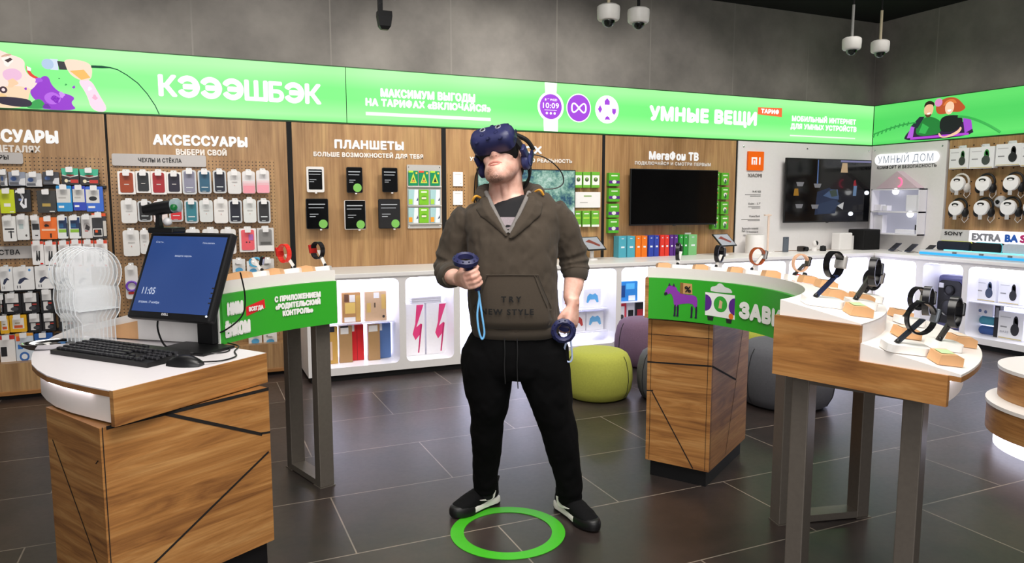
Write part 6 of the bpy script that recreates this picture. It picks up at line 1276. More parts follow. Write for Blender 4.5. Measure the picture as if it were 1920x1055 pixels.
# scanner head standing on the monitor's upper edge
t = thing('webcam', 'black scanner camera with green lens clipped on the monitor top', 'webcam', (-7.565, -3.10, 1.292), VIEW - R(12))
MB().bx(-0.06, 0.055, -0.03, 0.05, 0.0, 0.022, 0.006).build('clip_base', BLACK, t); MB().loft([[(-0.022 + dx, -0.008 + dy, z) for dx, dy in ((-s, -s), (s, -s), (s, s), (-s, s))] for z, s, in ((0.015, 0.012), (0.06, 0.008), (0.085, 0.010))]).build('neck', BLACK, t)
mb = MB(); mb.M = Matrix.Translation((-0.01, -0.005, 0.098)) @ Matrix.Rotation(R(8), 4, 'Z') @ Matrix.Rotation(R(82), 4, 'Y'); mb.lathe([(0, -0.075), (0.020, -0.07), (0.026, -0.02), (0.026, 0.04), (0.024, 0.055), (0, 0.057)], 20); mb.build('barrel', BLACK, t, 50)
mb = MB(); mb.M = Matrix.Translation((0.048, 0.003, 0.107)) @ Matrix.Rotation(R(8), 4, 'Z') @ Matrix.Rotation(R(82), 4, 'Y'); mb.lathe([(0.027, -0.012), (0.027, 0.012), (0.018, 0.018), (0, 0.020)], 20); mb.build('lens_ring', pm('#8fa0a4', 0.3), t, 50); MB().ball((0.056, -0.020, 0.101), 0.014, 12).build('green_lens', pm('#1f9a4a', 0.3, emit=0.25), t, 60)
MB().ball((0.02, -0.012, 0.045), 0.017, 12).build('joint', pm('#c9c9cb', 0.25), t, 60)
# keyboard
kb = thing('keyboard', 'full size black keyboard along the desk edge', 'keyboard', (-7.815, -3.235, DZ), math.atan2(-0.43, 0.37))
KW, KD = 0.545, 0.185
MB().prism([(0, 0.0), (KD, 0.0), (KD, 0.030), (0.0, 0.016)], -KW / 2, KW / 2, 'X').build('housing', BLACK, kb)
KEY = pm('#26262a', 0.4, noise=0.08); KS = 0.0186; KX = KW / 22.9
def key(x, y, w):
    z = 0.016 + 0.014 * y / KD
    MB().box((x, y, z + 0.004), (w, KS * 0.82, 0.010), 0.0025, Matrix.Rotation(R(4), 4, 'X'), 1).build('key', KEY, kb)
nk = 0
for r_ in range(6):
    y = 0.022 + r_ * 0.0255 + (0.006 if r_ == 5 else 0); x = -KW / 2 + 0.012
    widths = {0: [1.3, 1.3, 1.3, 6.2, 1.3, 1.3, 1.3, 1.3], 1: [2.2] + [1] * 10 + [2.8], 2: [1.7] + [1] * 11 + [2.3], 3: [1.5] + [1] * 12 + [1.5], 4: [1] * 13 + [2.0], 5: [1] * 4 + [1.15] * 9}[r_]
    for w in widths:
        key(x + w * KX / 2, y, w * KX - 0.004); x += w * KX
    for k in range(3 if r_ in (0, 3, 4) else (1 if r_ == 1 else 0)): key(-KW / 2 + 0.012 + (15.6 + k + (1 if r_ == 1 else 0)) * KX, y, KX - 0.004)
    for k in range(4 if r_ not in (5, 0) else (0 if r_ == 5 else 2)): key(-KW / 2 + 0.012 + (19.0 + k) * KX, y, KX - 0.004)
ms = thing('computer_mouse', 'black computer mouse beside the keyboard end', 'mouse', (-7.515, -3.452, DZ), VIEW + R(82))
mb = MB(); rings = []
for k in range(9):
    q = k / 8; y = -0.064 + 0.128 * q; wv = 0.034 * math.sin(math.pi * (0.12 + 0.78 * q)) ** 0.6; hz_ = 0.040 * math.sin(math.pi * (0.10 + 0.80 * q)) ** 0.7
    rings.append([(wv * math.cos(a), y, max(0.0, hz_ * math.sin(a))) for a in [math.pi * j / 10 for j in range(11)]])
mb.loft(rings); mb.build('body', pm('#141416', 0.35, noise=0.05), ms, 60); MB().ball((0, 0.03, 0.033), 0.009, 12, (0.6, 1, 1)).build('wheel', pm('#2a2a2e', 0.5), ms, 60)
wire = lambda nm, lab, pts, r=0.0028: tag(MB().tube(pts, r, 6).build('cable', BLACK), lab, 'cable', None)
def smooth(P, n=6):
    P = [Vector(p) for p in P]; out = []
    for k in range(len(P) - 1):
        a, b_, c_, d_ = P[max(0, k - 1)], P[k], P[k + 1], P[min(len(P) - 1, k + 2)]
        for j in range(n):
            s = j / n; out.append(0.5 * ((2 * b_) + (c_ - a) * s + (2 * a - 5 * b_ + 4 * c_ - d_) * s * s + (3 * b_ - a - 3 * c_ + d_) * s ** 3))
    return out + [P[-1]]
wire('m', 'thin black mouse cable crossing the desk to its rear edge', smooth([(-7.455, -3.475, DZ + 0.012), (-7.39, -3.44, DZ + 0.004), (-7.34, -3.38, DZ + 0.004), (-7.34, -3.28, DZ + 0.004), (-7.32, -3.18, DZ + 0.004), (-7.36, -3.09, DZ + 0.004)]))
wire('k', 'black keyboard cable looping round the monitor foot', smooth([(-7.63, -3.26, DZ + 0.02), (-7.40, -3.29, DZ + 0.004), (-7.355, -3.22, DZ + 0.004), (-7.40, -3.16, DZ + 0.004), (-7.365, -3.10, DZ + 0.004)]))
wire('p', 'black power cable hanging below the monitor screen', smooth([(-7.60, -3.06, DZ + 0.16), (-7.615, -3.07, DZ + 0.09), (-7.60, -3.10, DZ + 0.03), (-7.575, -3.13, DZ + 0.005), (-7.555, -3.15, DZ + 0.004)]), 0.004)
wire('s', 'black cable curving behind the monitor edge over the green apron', smooth([(-7.30, -3.155, DZ + 0.30), (-7.285, -3.14, DZ + 0.20), (-7.30, -3.14, DZ + 0.12), (-7.37, -3.12, DZ + 0.06), (-7.43, -3.07, DZ + 0.04)]), 0.0035)
# clear acrylic holders standing one behind the other
def acr_profile():
    out = [(0.064, 0.0), (0.064, 0.10), (0.086, 0.135), (0.092, 0.19), (0.088, 0.225)]
    out += [(0.103 * math.cos(R(a)), 0.297 + 0.103 * math.sin(R(a))) for a in range(-35, 216, 10)]
    out += [(-0.088, 0.225), (-0.092, 0.19), (-0.086, 0.135), (-0.064, 0.10), (-0.064, 0.0)]
    return out
ACRM = bpy.data.materials.new('clear_acrylic_sheet'); ACRM.use_nodes = True
_b = ACRM.node_tree.nodes['Principled BSDF']; _b.inputs['Base Color'].default_value = (0.93, 0.95, 0.97, 1); _b.inputs['Roughness'].default_value = 0.08; _b.inputs['Alpha'].default_value = 0.14
ACRE = pm('#eef2f6', 0.25, alpha=0.75, noise=0.0, name='acrylic_edge')
for k in range(6):
    f = k / 5; pos = (-7.835 - 0.088 * f, -2.925 + 0.146 * f, DZ)
    nm = ('nearest', 'second', 'third', 'fourth', 'fifth', 'farthest')[k]
    t = thing('acrylic_holder', 'clear round headed acrylic holder, %s of six beside the monitor' % nm, 'display holder', pos, VIEW + R(55), 'clear acrylic holders on the desk')
    pr = acr_profile()
    MB().prism(pr, -0.0015, 0.0015, 'Y', 1).build('sheet', [ACRM, ACRE], t)
    MB().tube([(x, 0, z) for x, z in pr], 0.0022, 6).build('polished_edge', ACRE, t)
    MB().bx(-0.064, 0.064, 0.0, 0.014, 0.0, 0.003).build('foot', ACRM, t)
    MB().bx(-0.080, 0.080, -0.0120, -0.0095, 0.15, 0.24).build('pocket', ACRM, t)
    MB().bx(-0.080, 0.080, -0.0125, -0.0015, 0.148, 0.151).build('pocket_rim', ACRE, t)
t = thing('chrome_tray', 'shiny oval chrome tray with dark stickers behind the keyboard', 'tray', (-8.0, -2.89, DZ), VIEW + R(24))
mb = MB(); mb.M = Matrix.Diagonal((1.35, 0.8, 1, 1)); mb.lathe([(0, 0.004), (0.060, 0.004), (0.078, 0.016), (0.084, 0.024), (0.088, 0.024), (0.082, 0.012), (0.066, 0.0), (0, 0.0)], 36); mb.build('dish', CHROME, t, 60)
random.seed(5)
for k in range(5):
    o = MB().prism(rrect(0.035, 0.028, 0.004, 2), 0.0, 0.012, 'Z').build('packet', pm(['#151518', '#e8e6e4', '#1c1c20', '#2a6aa8', '#101012'][k], 0.3)); o.location = (-8.0 - 0.05 + 0.026 * k, -2.89 + 0.012 * (k % 2), DZ + 0.006 + 0.0); o.rotation_euler = (0.0, 0.0, random.uniform(0, 3)); tag(o, ['small black packet at the near end of the chrome tray', 'small white packet in the chrome tray', 'small charcoal packet in the middle of the chrome tray', 'small blue packet in the chrome tray', 'small black packet at the far end of the chrome tray'][k], 'packet', 'packets in the chrome tray')
# ---------------------------------------------------------------- the person (own frame: X to the right as seen, Y away from the camera, Z up)
from mathutils import noise as mnoise
PX, PY, PR = -6.25, -3.47, -0.416
person = thing('person', 'person in brown hoodie and black joggers looking up in a headset, holding two controllers', 'person', (PX, PY, 0), PR)
PM = Matrix.Translation((PX, PY, 0)) @ Matrix.Rotation(PR, 4, 'Z')
def limb(mb, pts, n=20, power=2.0, M=None):
    """closed tapering limb through PTS = [(x, y, z, half width, half depth)]"""
    P = [Vector(p[:3]) for p in pts]; rings = []; A = None
    for k in range(len(P)):
        t = (P[min(k + 1, len(P) - 1)] - P[max(k - 1, 0)]).normalized()
        ref = Vector((1, 0, 0)) if A is None else A
        a = ref - t * ref.dot(t)
        if a.length < 1e-3: a = Vector((0, 1, 0)) - t * t.y
        a.normalize(); A = a; b = t.cross(a)
        w, d = pts[k][3], pts[k][4] if len(pts[k]) > 4 else pts[k][3]; ring = []
        for j in range(n):
            q = 2 * math.pi * j / n; c, s = math.cos(q), math.sin(q); e = 2 / power
            v = P[k] + a * (w * math.copysign(abs(c) ** e, c)) + b * (d * math.copysign(abs(s) ** e, s))
            ring.append(M @ v if M else v)
        rings.append(ring)
    mb.loft(rings); return mb
def fuse(name, mb, mats, parent, vox, it=6, amp=0.0, sc=(9, 9, 5), cut=None, label=None, fac=0.5):
    """grow one continuous surface from the overlapping volumes in MB"""
    bmesh.ops.recalc_face_normals(mb.b, faces=mb.b.faces[:])
    me = bpy.data.meshes.new('volume'); mb.b.to_mesh(me); mb.b.free(); o = bpy.data.objects.new('volume', me); COL.objects.link(o)
    r = o.modifiers.new('r', 'REMESH'); r.mode = 'VOXEL'; r.voxel_size = vox
    s = o.modifiers.new('s', 'SMOOTH'); s.factor = fac; s.iterations = it
    dg = bpy.context.evaluated_depsgraph_get(); m2 = bpy.data.meshes.new_from_object(o.evaluated_get(dg)); bpy.data.objects.remove(o); bpy.data.meshes.remove(me)
    m2.name = name
    if amp:
        N_ = [v.normal.copy() for v in m2.vertices]
        for v, nn in zip(m2.vertices, N_):
            p = v.co; w = mnoise.fractal(Vector((p.x * sc[0], p.y * sc[1], p.z * sc[2])), 0.8, 2.0, 3)
            f = abs(w) ** 0.7 * math.copysign(1, w); v.co = p + nn * amp * f
    if cut:
        b = bmesh.new(); b.from_mesh(m2); bmesh.ops.delete(b, geom=[f for f in b.faces if cut(f.calc_center_median())], context='FACES'); b.to_mesh(m2); b.free()
    m2.materials.clear()
    for m in (mats if isinstance(mats, (list, tuple)) else [mats]): m2.materials.append(m)
    m2.polygons.foreach_set('use_smooth', [True] * len(m2.polygons)); m2.update()
    q = bpy.data.objects.new(name, m2); COL.objects.link(q)
    if parent: q.parent = parent
    if label: q['label'] = label
    return q
HEAD = Matrix.Translation((-0.022, 0.035, 1.585)) @ Matrix.Rotation(R(-25), 4, 'Z') @ Matrix.Rotation(R(-30), 4, 'X') @ Matrix.Rotation(R(-11), 4, 'Y')
def m_skin():
    m = bpy.data.materials.new('skin'); m.use_nodes = True; nt = m.node_tree; b = nt.nodes['Principled BSDF']; N, L = nt.nodes.new, nt.links.new
    tc = N('ShaderNodeTexCoord'); n = N('ShaderNodeTexNoise'); n.inputs['Scale'].default_value = 22; n.inputs['Detail'].default_value = 5; L(tc.outputs['Object'], n.inputs['Vector'])
    r = N('ShaderNodeValToRGB'); r.color_ramp.elements[0].color = lin('#d09a88'); r.color_ramp.elements[1].color = lin('#e8bbaa'); r.color_ramp.elements[0].position = 0.35; r.color_ramp.elements[1].position = 0.65; L(n.outputs['Fac'], r.inputs[0])
    def blob(p, rad, soft):                                   # stubble grows round the chin and along the jaw
        d = N('ShaderNodeVectorMath'); d.operation = 'DISTANCE'; L(tc.outputs['Object'], d.inputs[0]); d.inputs[1].default_value = p
        mr = N('ShaderNodeMapRange'); mr.inputs[1].default_value = rad; mr.inputs[2].default_value = rad + soft; mr.inputs[3].default_value = 1; mr.inputs[4].default_value = 0; L(d.outputs['Value'], mr.inputs[0]); return mr.outputs[0]
    c = HEAD @ Vector((0.0, -0.082, -0.146)); c2 = HEAD @ Vector((-0.022, -0.085, -0.115)); c3 = HEAD @ Vector((0.045, -0.040, -0.112))
    mx1 = N('ShaderNodeMath'); mx1.operation = 'MAXIMUM'; L(blob(c, 0.022, 0.032), mx1.inputs[0]); L(blob(c2, 0.012, 0.03), mx1.inputs[1])
    half = N('ShaderNodeMath'); half.operation = 'MULTIPLY'; half.inputs[1].default_value = 0.5; L(blob(c3, 0.03, 0.04), half.inputs[0])
    mx2 = N('ShaderNodeMath'); mx2.operation = 'MAXIMUM'; L(mx1.outputs[0], mx2.inputs[0]); L(half.outputs[0], mx2.inputs[1])
    n2 = N('ShaderNodeTexNoise'); n2.inputs['Scale'].default_value = 260; n2.inputs['Detail'].default_value = 3; L(tc.outputs['Object'], n2.inputs['Vector'])
    mu = N('ShaderNodeMath'); mu.operation = 'MULTIPLY'; L(mx2.outputs[0], mu.inputs[0]); L(n2.outputs['Fac'], mu.inputs[1])
    k = N('ShaderNodeMath'); k.operation = 'MULTIPLY'; k.inputs[1].default_value = 1.45; k.use_clamp = True; L(mu.outputs[0], k.inputs[0])
    mx = N('ShaderNodeMix'); mx.data_type = 'RGBA'; L(k.outputs[0], mx.inputs[0]); L(r.outputs[0], mx.inputs[6]); mx.inputs[7].default_value = lin('#5a3a28'); L(mx.outputs[2], b.inputs['Base Color'])
    b.inputs['Roughness'].default_value = 0.5; b.inputs['Subsurface Weight'].default_value = 0.08; b.inputs['Subsurface Radius'].default_value = (0.012, 0.005, 0.003); return m
SKIN = m_skin()
# hands: frame columns are index-finger side, knuckle direction, back of the hand
def hand_frame(p, x, y, z):
    y = Vector(y).normalized(); x = Vector(x); x = (x - y * x.dot(y)).normalized(); z0 = x.cross(y)
    if z0.dot(Vector(z)) < 0: z0 = -z0
    return Matrix(((x.x, y.x, z0.x, p[0]), (x.y, y.y, z0.y, p[1]), (x.z, y.z, z0.z, p[2]), (0, 0, 0, 1)))
HA = hand_frame((-0.205, -0.128, 1.100), (0.05, -0.68, 0.73), (0.50, -0.86, 0.04), (-1, -0.3, 0))
HB_ = hand_frame((0.268, -0.028, 0.980), (-0.62, -0.78, -0.10), (-0.06, -0.14, -1.0), (0.75, -0.6, 0))
def hand(mb, M):
    limb(mb, [(0, -0.03, 0, 0.027, 0.021), (0, 0.0, 0, 0.029, 0.021), (0.002, 0.03, 0, 0.038, 0.020), (0.002, 0.06, 0.001, 0.042, 0.018), (0.001, 0.085, 0.0, 0.040, 0.014)], 16, 2.6, M)
    for x, l, r in ((0.031, 0.94, 0.0095), (0.011, 1.03, 0.0100), (-0.010, 0.97, 0.0096), (-0.030, 0.80, 0.0084)):
        limb(mb, [(x * 0.95, 0.070, 0.0, r * 1.05), (x, 0.086, -0.001, r * 1.12), (x, 0.086 + 0.022 * l, -0.014, r), (x * 0.99, 0.086 + 0.026 * l, -0.026, r * 1.04), (x * 0.98, 0.086 + 0.014 * l, -0.046, r * 0.95), (x * 0.97, 0.082, -0.053, r * 0.92), (x * 0.96, 0.066, -0.050, r * 0.82)], 12, 2, M)
    limb(mb, [(0.022, 0.018, -0.006, 0.016), (0.041, 0.040, -0.018, 0.0145), (0.050, 0.062, -0.032, 0.0115), (0.046, 0.078, -0.046, 0.0115), (0.036, 0.088, -0.056, 0.010), (0.028, 0.094, -0.060, 0.0075)], 12, 2, M)
mb = MB()
# skull and jaw
for rings_ in ([(-0.146, -0.080, 0.020, 0.014), (-0.136, -0.070, 0.038, 0.030), (-0.117, -0.054, 0.053, 0.048), (-0.09, -0.038, 0.064, 0.063), (-0.055, -0.018, 0.069, 0.078), (-0.03, -0.008, 0.073, 0.088), (0.0, 0.0, 0.076, 0.094), (0.03, 0.004, 0.078, 0.098), (0.06, 0.007, 0.077, 0.097), (0.088, 0.009, 0.068, 0.086), (0.11, 0.010, 0.048, 0.062), (0.123, 0.010, 0.02, 0.026)],):
    mb.loft([[HEAD @ Vector((a * math.cos(q), yc + b * math.sin(q), z)) for q in [2 * math.pi * j / 28 for j in range(28)]] for z, yc, a, b in rings_])
limb(mb, [(0, -0.088, 0.02, 0.010, 0.010), (0, -0.098, -0.005, 0.012, 0.012), (0, -0.107, -0.028, 0.014, 0.012), (0, -0.104, -0.040, 0.013, 0.010), (0, -0.094, -0.048, 0.012, 0.008)], 14, 2, HEAD)                      # nose
for s in (-1, 1):
    mb.ball(HEAD @ Vector((s * 0.014, -0.098, -0.038)), 0.0085, 12); mb.ball(HEAD @ Vector((s * 0.036, -0.062, -0.030)), 0.030, 14)
    mb.lathe([(0, -0.010), (0.018, -0.006), (0.026, 0.0), (0.018, 0.006), (0, 0.008)], 16, (0, 0, 0), HEAD @ Matrix.Translation((s * 0.080, 0.022, -0.012)) @ Matrix.Rotation(R(90), 4, 'Y') @ Matrix.Diagonal((1.25, 0.85, 1, 1)))
limb(mb, [(-0.025, -0.076, -0.073, 0.003, 0.003), (-0.014, -0.088, -0.070, 0.006, 0.006), (0, -0.0925, -0.069, 0.0075, 0.0065), (0.014, -0.088, -0.070, 0.006, 0.006), (0.025, -0.076, -0.073, 0.003, 0.003)], 10, 2, HEAD)
limb(mb, [(-0.022, -0.076, -0.077, 0.003, 0.003), (-0.012, -0.086, -0.081, 0.0065, 0.0065), (0, -0.0895, -0.082, 0.008, 0.008), (0.012, -0.086, -0.081, 0.0065, 0.0065), (0.022, -0.076, -0.077, 0.003, 0.003)], 10, 2, HEAD)
mb.ball(HEAD @ Vector((0, -0.083, -0.128)), 0.022, 14)
limb(mb, [(-0.010, 0.045, 1.33, 0.110, 0.085), (-0.012, 0.042, 1.39, 0.092, 0.078), (-0.014, 0.040, 1.43, 0.079, 0.074), (-0.015, 0.038, 1.48, 0.071, 0.070), (-0.016, 0.036, 1.53, 0.070, 0.072), (-0.018, 0.045, 1.58, 0.066, 0.066)], 28)                # neck
limb(mb, [(-0.012, -0.025, 1.40, 0.016, 0.012), (-0.016, -0.032, 1.45, 0.017, 0.012), (-0.020, -0.035, 1.49, 0.017, 0.012)], 12)                                                                                                     # larynx
limb(mb, [(0.015, 0.0, 0.80, 0.12, 0.09), (0.012, 0, 1.05, 0.15, 0.105), (0.012, 0.01, 1.25, 0.16, 0.10), (0.012, 0.02, 1.36, 0.17, 0.075), (0.0, 0.035, 1.42, 0.09, 0.07)], 24)                                         # trunk
limb(mb, [(-0.17, 0.02, 1.34, 0.05), (-0.222, 0.035, 1.26, 0.046), (-0.250, 0.05, 1.15, 0.043), (-0.256, 0.045, 1.118, 0.044), (-0.246, -0.01, 1.108, 0.043, 0.041), (-0.232, -0.06, 1.104, 0.039, 0.036), (-0.215, -0.105, 1.101, 0.030, 0.027), (-0.205, -0.130, 1.100, 0.027, 0.023)], 18)
limb(mb, [(0.18, 0.02, 1.36, 0.05), (0.245, 0.035, 1.26, 0.047), (0.278, 0.05, 1.16, 0.044), (0.283, 0.04, 1.12, 0.045, 0.044), (0.274, 0.018, 1.06, 0.043, 0.040), (0.262, -0.008, 1.01, 0.034, 0.031), (0.270, -0.026, 0.975, 0.028, 0.025)], 18)
for P in ([(-0.06, 0.0, 0.84, 0.06), (-0.088, 0.0, 0.74, 0.085), (-0.092, 0.03, 0.53, 0.065), (-0.105, 0.11, 0.28, 0.045), (-0.114, 0.17, 0.08, 0.034), (-0.118, 0.168, 0.05, 0.028)], [(0.10, 0.0, 0.84, 0.06), (0.14, 0.0, 0.74, 0.085), (0.19, 0.02, 0.51, 0.065), (0.25, 0.06, 0.25, 0.045), (0.275, 0.092, 0.08, 0.034), (0.278, 0.090, 0.05, 0.028)]): limb(mb, P, 16)
hand(mb, HA); hand(mb, HB_)
body = fuse('body', mb, SKIN, person, 0.0042, 5)
LIP = pm('#bd7a6d', 0.45, noise=0.05)
mb = MB(); limb(mb, [(-0.031, -0.0885, -0.0760, 0.0030, 0.003), (-0.016, -0.0965, -0.0715, 0.005, 0.0055), (0, -0.0995, -0.0705, 0.005, 0.0055), (0.016, -0.0965, -0.0715, 0.005, 0.0055), (0.031, -0.0885, -0.0760, 0.0030, 0.003)], 10, 2, HEAD)
limb(mb, [(-0.029, -0.0885, -0.0795, 0.0025, 0.003), (-0.014, -0.0955, -0.0840, 0.0055, 0.005), (0, -0.0980, -0.0855, 0.0065, 0.006), (0.014, -0.0955, -0.0840, 0.0055, 0.005), (0.029, -0.0885, -0.0795, 0.0025, 0.003)], 10, 2, HEAD)
fuse('lips', mb, LIP, person, 0.0016, 3, label='closed lips')
mb = MB(); mb.M = HEAD
for s in (-1, 1): mb.ball((s * 0.0075, -0.1035, -0.0455), 0.0042, 10, (1, 0.8, 0.6))
mb.build('nostril', pm('#5a2f28', 0.7), person, 60)
HAIR = pm('#3a281c', 0.8, noise=0.3, scale=200)
mb = MB(); mb.loft([[HEAD @ Vector((a * math.cos(q), yc + b * math.sin(q), z)) for q in [2 * math.pi * j / 28 for j in range(28)]] for z, yc, a, b in ((-0.055, 0.045, 0.060, 0.045), (-0.02, 0.035, 0.074, 0.068), (0.02, 0.022, 0.080, 0.088), (0.06, 0.014, 0.082, 0.098), (0.09, 0.012, 0.073, 0.092), (0.115, 0.012, 0.052, 0.068), (0.13, 0.012, 0.02, 0.028))])
fuse('hair', mb, HAIR, person, 0.006, 3, 0.003, (60, 60, 60), label='short brown hair')
# ---- hoodie
def m_cloth(name, c, rough=0.92, weave=420):
    m = pm(c, rough, noise=0.10, scale=120, name=name).copy(); nt = m.node_tree; b = nt.nodes['Principled BSDF']; N, L = nt.nodes.new, nt.links.new
    tc = N('ShaderNodeTexCoord'); w = N('ShaderNodeTexNoise'); w.inputs['Scale'].default_value = weave; L(tc.outputs['Object'], w.inputs['Vector'])
    bp = N('ShaderNodeBump'); bp.inputs['Strength'].default_value = 0.25; bp.inputs['Distance'].default_value = 0.001; L(w.outputs['Fac'], bp.inputs['Height']); L(bp.outputs[0], b.inputs['Normal']); b.inputs['Sheen Weight'].default_value = 0.06; return m
HOOD = m_cloth('brown_sweatshirt', '#40372d'); HOOD2 = m_cloth('brown_rib_knit', '#3d352c', 0.95, 700); TEE = m_cloth('black_tshirt', '#17171a'); LIN_ = m_cloth('grey_hood_lining', '#76726f')
TORSO = [(0.862, 0.027, 0.172, 0.118, 0.0), (0.875, 0.027, 0.180, 0.126, 0.0), (0.91, 0.026, 0.190, 0.138, -0.002), (0.95, 0.021, 0.188, 0.142, -0.004), (1.05, 0.013, 0.190, 0.143, -0.004), (1.15, 0.014, 0.188, 0.140, -0.002), (1.24, 0.015, 0.192, 0.136, 0.002), (1.30, 0.014, 0.205, 0.127, 0.008), (1.355, 0.013, 0.214, 0.112, 0.014), (1.40, 0.016, 0.188, 0.100, 0.020), (1.435, 0.012, 0.135, 0.092, 0.026), (1.462, 0.002, 0.100, 0.084, 0.032)]
def torso_at(z):
    for k in range(len(TORSO) - 1):
        a, b = TORSO[k], TORSO[k + 1]
        if z <= b[0] or k == len(TORSO) - 2:
            t = min(1.0, max(0.0, (z - a[0]) / (b[0] - a[0]))); return [a[i] + (b[i] - a[i]) * t for i in range(5)]
def front(x, z, off=0.0):
    _, uc, a, b, vc = torso_at(z); q = min(0.98, abs(x - uc) / a); return vc - b * (1 - q ** 2.5) ** (1 / 2.5) - off
mb = MB(); limb(mb, [(uc, vc, z, a, b) for z, uc, a, b, vc in TORSO], 36, 2.5)
SLL = [(-0.165, 0.02, 1.355, 0.066, 0.07), (-0.205, 0.03, 1.31, 0.068, 0.07), (-0.228, 0.04, 1.25, 0.064, 0.068), (-0.243, 0.046, 1.205, 0.062, 0.066), (-0.250, 0.05, 1.180, 0.070, 0.072), (-0.254, 0.052, 1.160, 0.059, 0.062), (-0.258, 0.052, 1.138, 0.070, 0.070), (-0.258, 0.036, 1.116, 0.060, 0.060), (-0.254, 0.012, 1.112, 0.066, 0.063), (-0.249, -0.008, 1.110, 0.056, 0.054), (-0.243, -0.028, 1.108, 0.055, 0.053), (-0.238, -0.045, 1.107, 0.050, 0.048)]
SLR = [(0.175, 0.02, 1.375, 0.064, 0.07), (0.215, 0.028, 1.335, 0.068, 0.07), (0.243, 0.038, 1.27, 0.066, 0.068), (0.262, 0.045, 1.22, 0.063, 0.066), (0.270, 0.05, 1.198, 0.069, 0.070), (0.275, 0.05, 1.177, 0.058, 0.060), (0.279, 0.05, 1.158, 0.068, 0.068), (0.281, 0.047, 1.141, 0.056, 0.058), (0.283, 0.044, 1.124, 0.064, 0.064), (0.283, 0.038, 1.112, 0.054, 0.054), (0.282, 0.034, 1.100, 0.052, 0.050)]
limb(mb, SLL, 24); limb(mb, SLR, 24)
def vcut(c):
    if c.y > 0.03 or c.z < 1.292: return False
    t = (c.z - 1.292) / 0.165
    return -0.008 - 0.088 * t ** 0.85 < c.x < 0.0 + 0.082 * t ** 0.9
hoodie = fuse('hoodie', mb, HOOD, person, 0.0062, 3, 0.0065, (14, 14, 8), lambda c: vcut(c) or (c.z > 1.452), 'brown hoodie with sleeves pushed up')
mb = MB(); limb(mb, [(uc, vc, z, a - 0.02, b - 0.012) for z, uc, a, b, vc in TORSO[6:8]] + [(0.013, 0.014, 1.340, 0.18, 0.100), (0.004, 0.022, 1.362, 0.135, 0.092), (-0.008, 0.034, 1.374, 0.102, 0.086), (-0.012, 0.04, 1.384, 0.090, 0.082)], 30, 2.4)
fuse('t_shirt', mb, TEE, person, 0.006, 4, 0.001, label='black crew neck t-shirt')
fr_t = lambda x, z: front(x, z, -0.0125)
for s in (-1, 1):
    P = []
    for k in range(15):
        q = k / 14; x = (-0.008 - 0.088 * q ** 0.85) if s < 0 else 0.082 * q ** 0.9; z = 1.288 + 0.165 * q; P.append((x, front(x, z, 0.003), z))
    MB().tube(P, 0.0095, 10).build('collar_lining', LIN_, person, 60, 'grey lining edge')
mb = MB()
for k in range(5):
    z0, z1 = 1.305 + k * 0.0095, 1.305 + (k + 1) * 0.0095; w0, w1 = 0.006 + k * 0.0065, 0.006 + (k + 1) * 0.0065
    mb.sheet([(-0.003 - w0, front(-w0, z0, -0.008), z0), (-0.003 + w0, front(w0, z0, -0.008), z0), (-0.003 + w1, front(w1, z1, -0.008), z1), (-0.003 - w1, front(-w1, z1, -0.008), z1)])
mb.build('shirt_print', pm('#8a7f84', 0.7, noise=0.3, scale=300), person)
def flap(name, rows, m, th=0.012, label=None):
    """folded collar edge: rows of (inner x, inner z, outer x, outer z, lift)"""
    mb = MB(); rings = []
    for xi, zi, xo, zo, lf in rows:
        xm, zm = (xi + xo) / 2, (zi + zo) / 2
        rings.append([(xi, front(xi, zi, 0.002), zi), (xi, front(xi, zi, 0.006 + lf), zi), (xm, front(xm, zm, th + lf), zm), (xo, front(xo, zo, 0.007 + lf * 0.4), zo), (xo, front(xo, zo, -0.004), zo), (xm, front(xm, zm, -0.006), zm)])
    mb.loft(rings); return fuse(name, mb, m, person, 0.0045, 4, 0.002, (20, 20, 14), label=label)
flap('collar_flap', [(-0.004, 1.277, -0.016, 1.272, 0.004), (-0.016, 1.305, -0.040, 1.292, 0.006), (-0.036, 1.335, -0.075, 1.325, 0.010), (-0.056, 1.365, -0.118, 1.355, 0.012), (-0.076, 1.400, -0.138, 1.385, 0.012), (-0.090, 1.435, -0.135, 1.425, 0.012)], HOOD, label='open hoodie collar')
flap('collar_flap', [(-0.006, 1.270, 0.012, 1.264, 0.008), (0.008, 1.300, 0.045, 1.290, 0.010), (0.028, 1.335, 0.088, 1.325, 0.012), (0.050, 1.372, 0.128, 1.362, 0.014), (0.068, 1.405, 0.138, 1.400, 0.014), (0.082, 1.440, 0.128, 1.435, 0.014)], HOOD, label='open hoodie collar')
mb = MB(); limb(mb, [(-0.100, -0.035, 1.425, 0.020, 0.022), (-0.122, 0.005, 1.438, 0.028, 0.030), (-0.115, 0.065, 1.45, 0.034, 0.034), (-0.075, 0.115, 1.455, 0.042, 0.045), (0.0, 0.138, 1.45, 0.048, 0.055), (0.075, 0.115, 1.457, 0.042, 0.045), (0.112, 0.065, 1.455, 0.034, 0.034), (0.120, 0.005, 1.448, 0.028, 0.030), (0.098, -0.040, 1.435, 0.020, 0.022)], 16)
fuse('hood', mb, HOOD, person, 0.006, 5, 0.004, (18, 18, 18), label='hood lying round the neck')
for s, p in ((-1, (-0.138, -0.055, 1.425)), (1, (0.126, -0.055, 1.45))):
    MB().tube(smooth([(p[0] - s * 0.02, p[1] + 0.02, p[2] + 0.005), (p[0], p[1] - 0.008, p[2] + 0.012), (p[0] + s * 0.014, p[1], p[2] - 0.008)], 4), 0.005, 8).build('hood_cord', pm('#d89a35', 0.7), person, label='orange hood cord end')
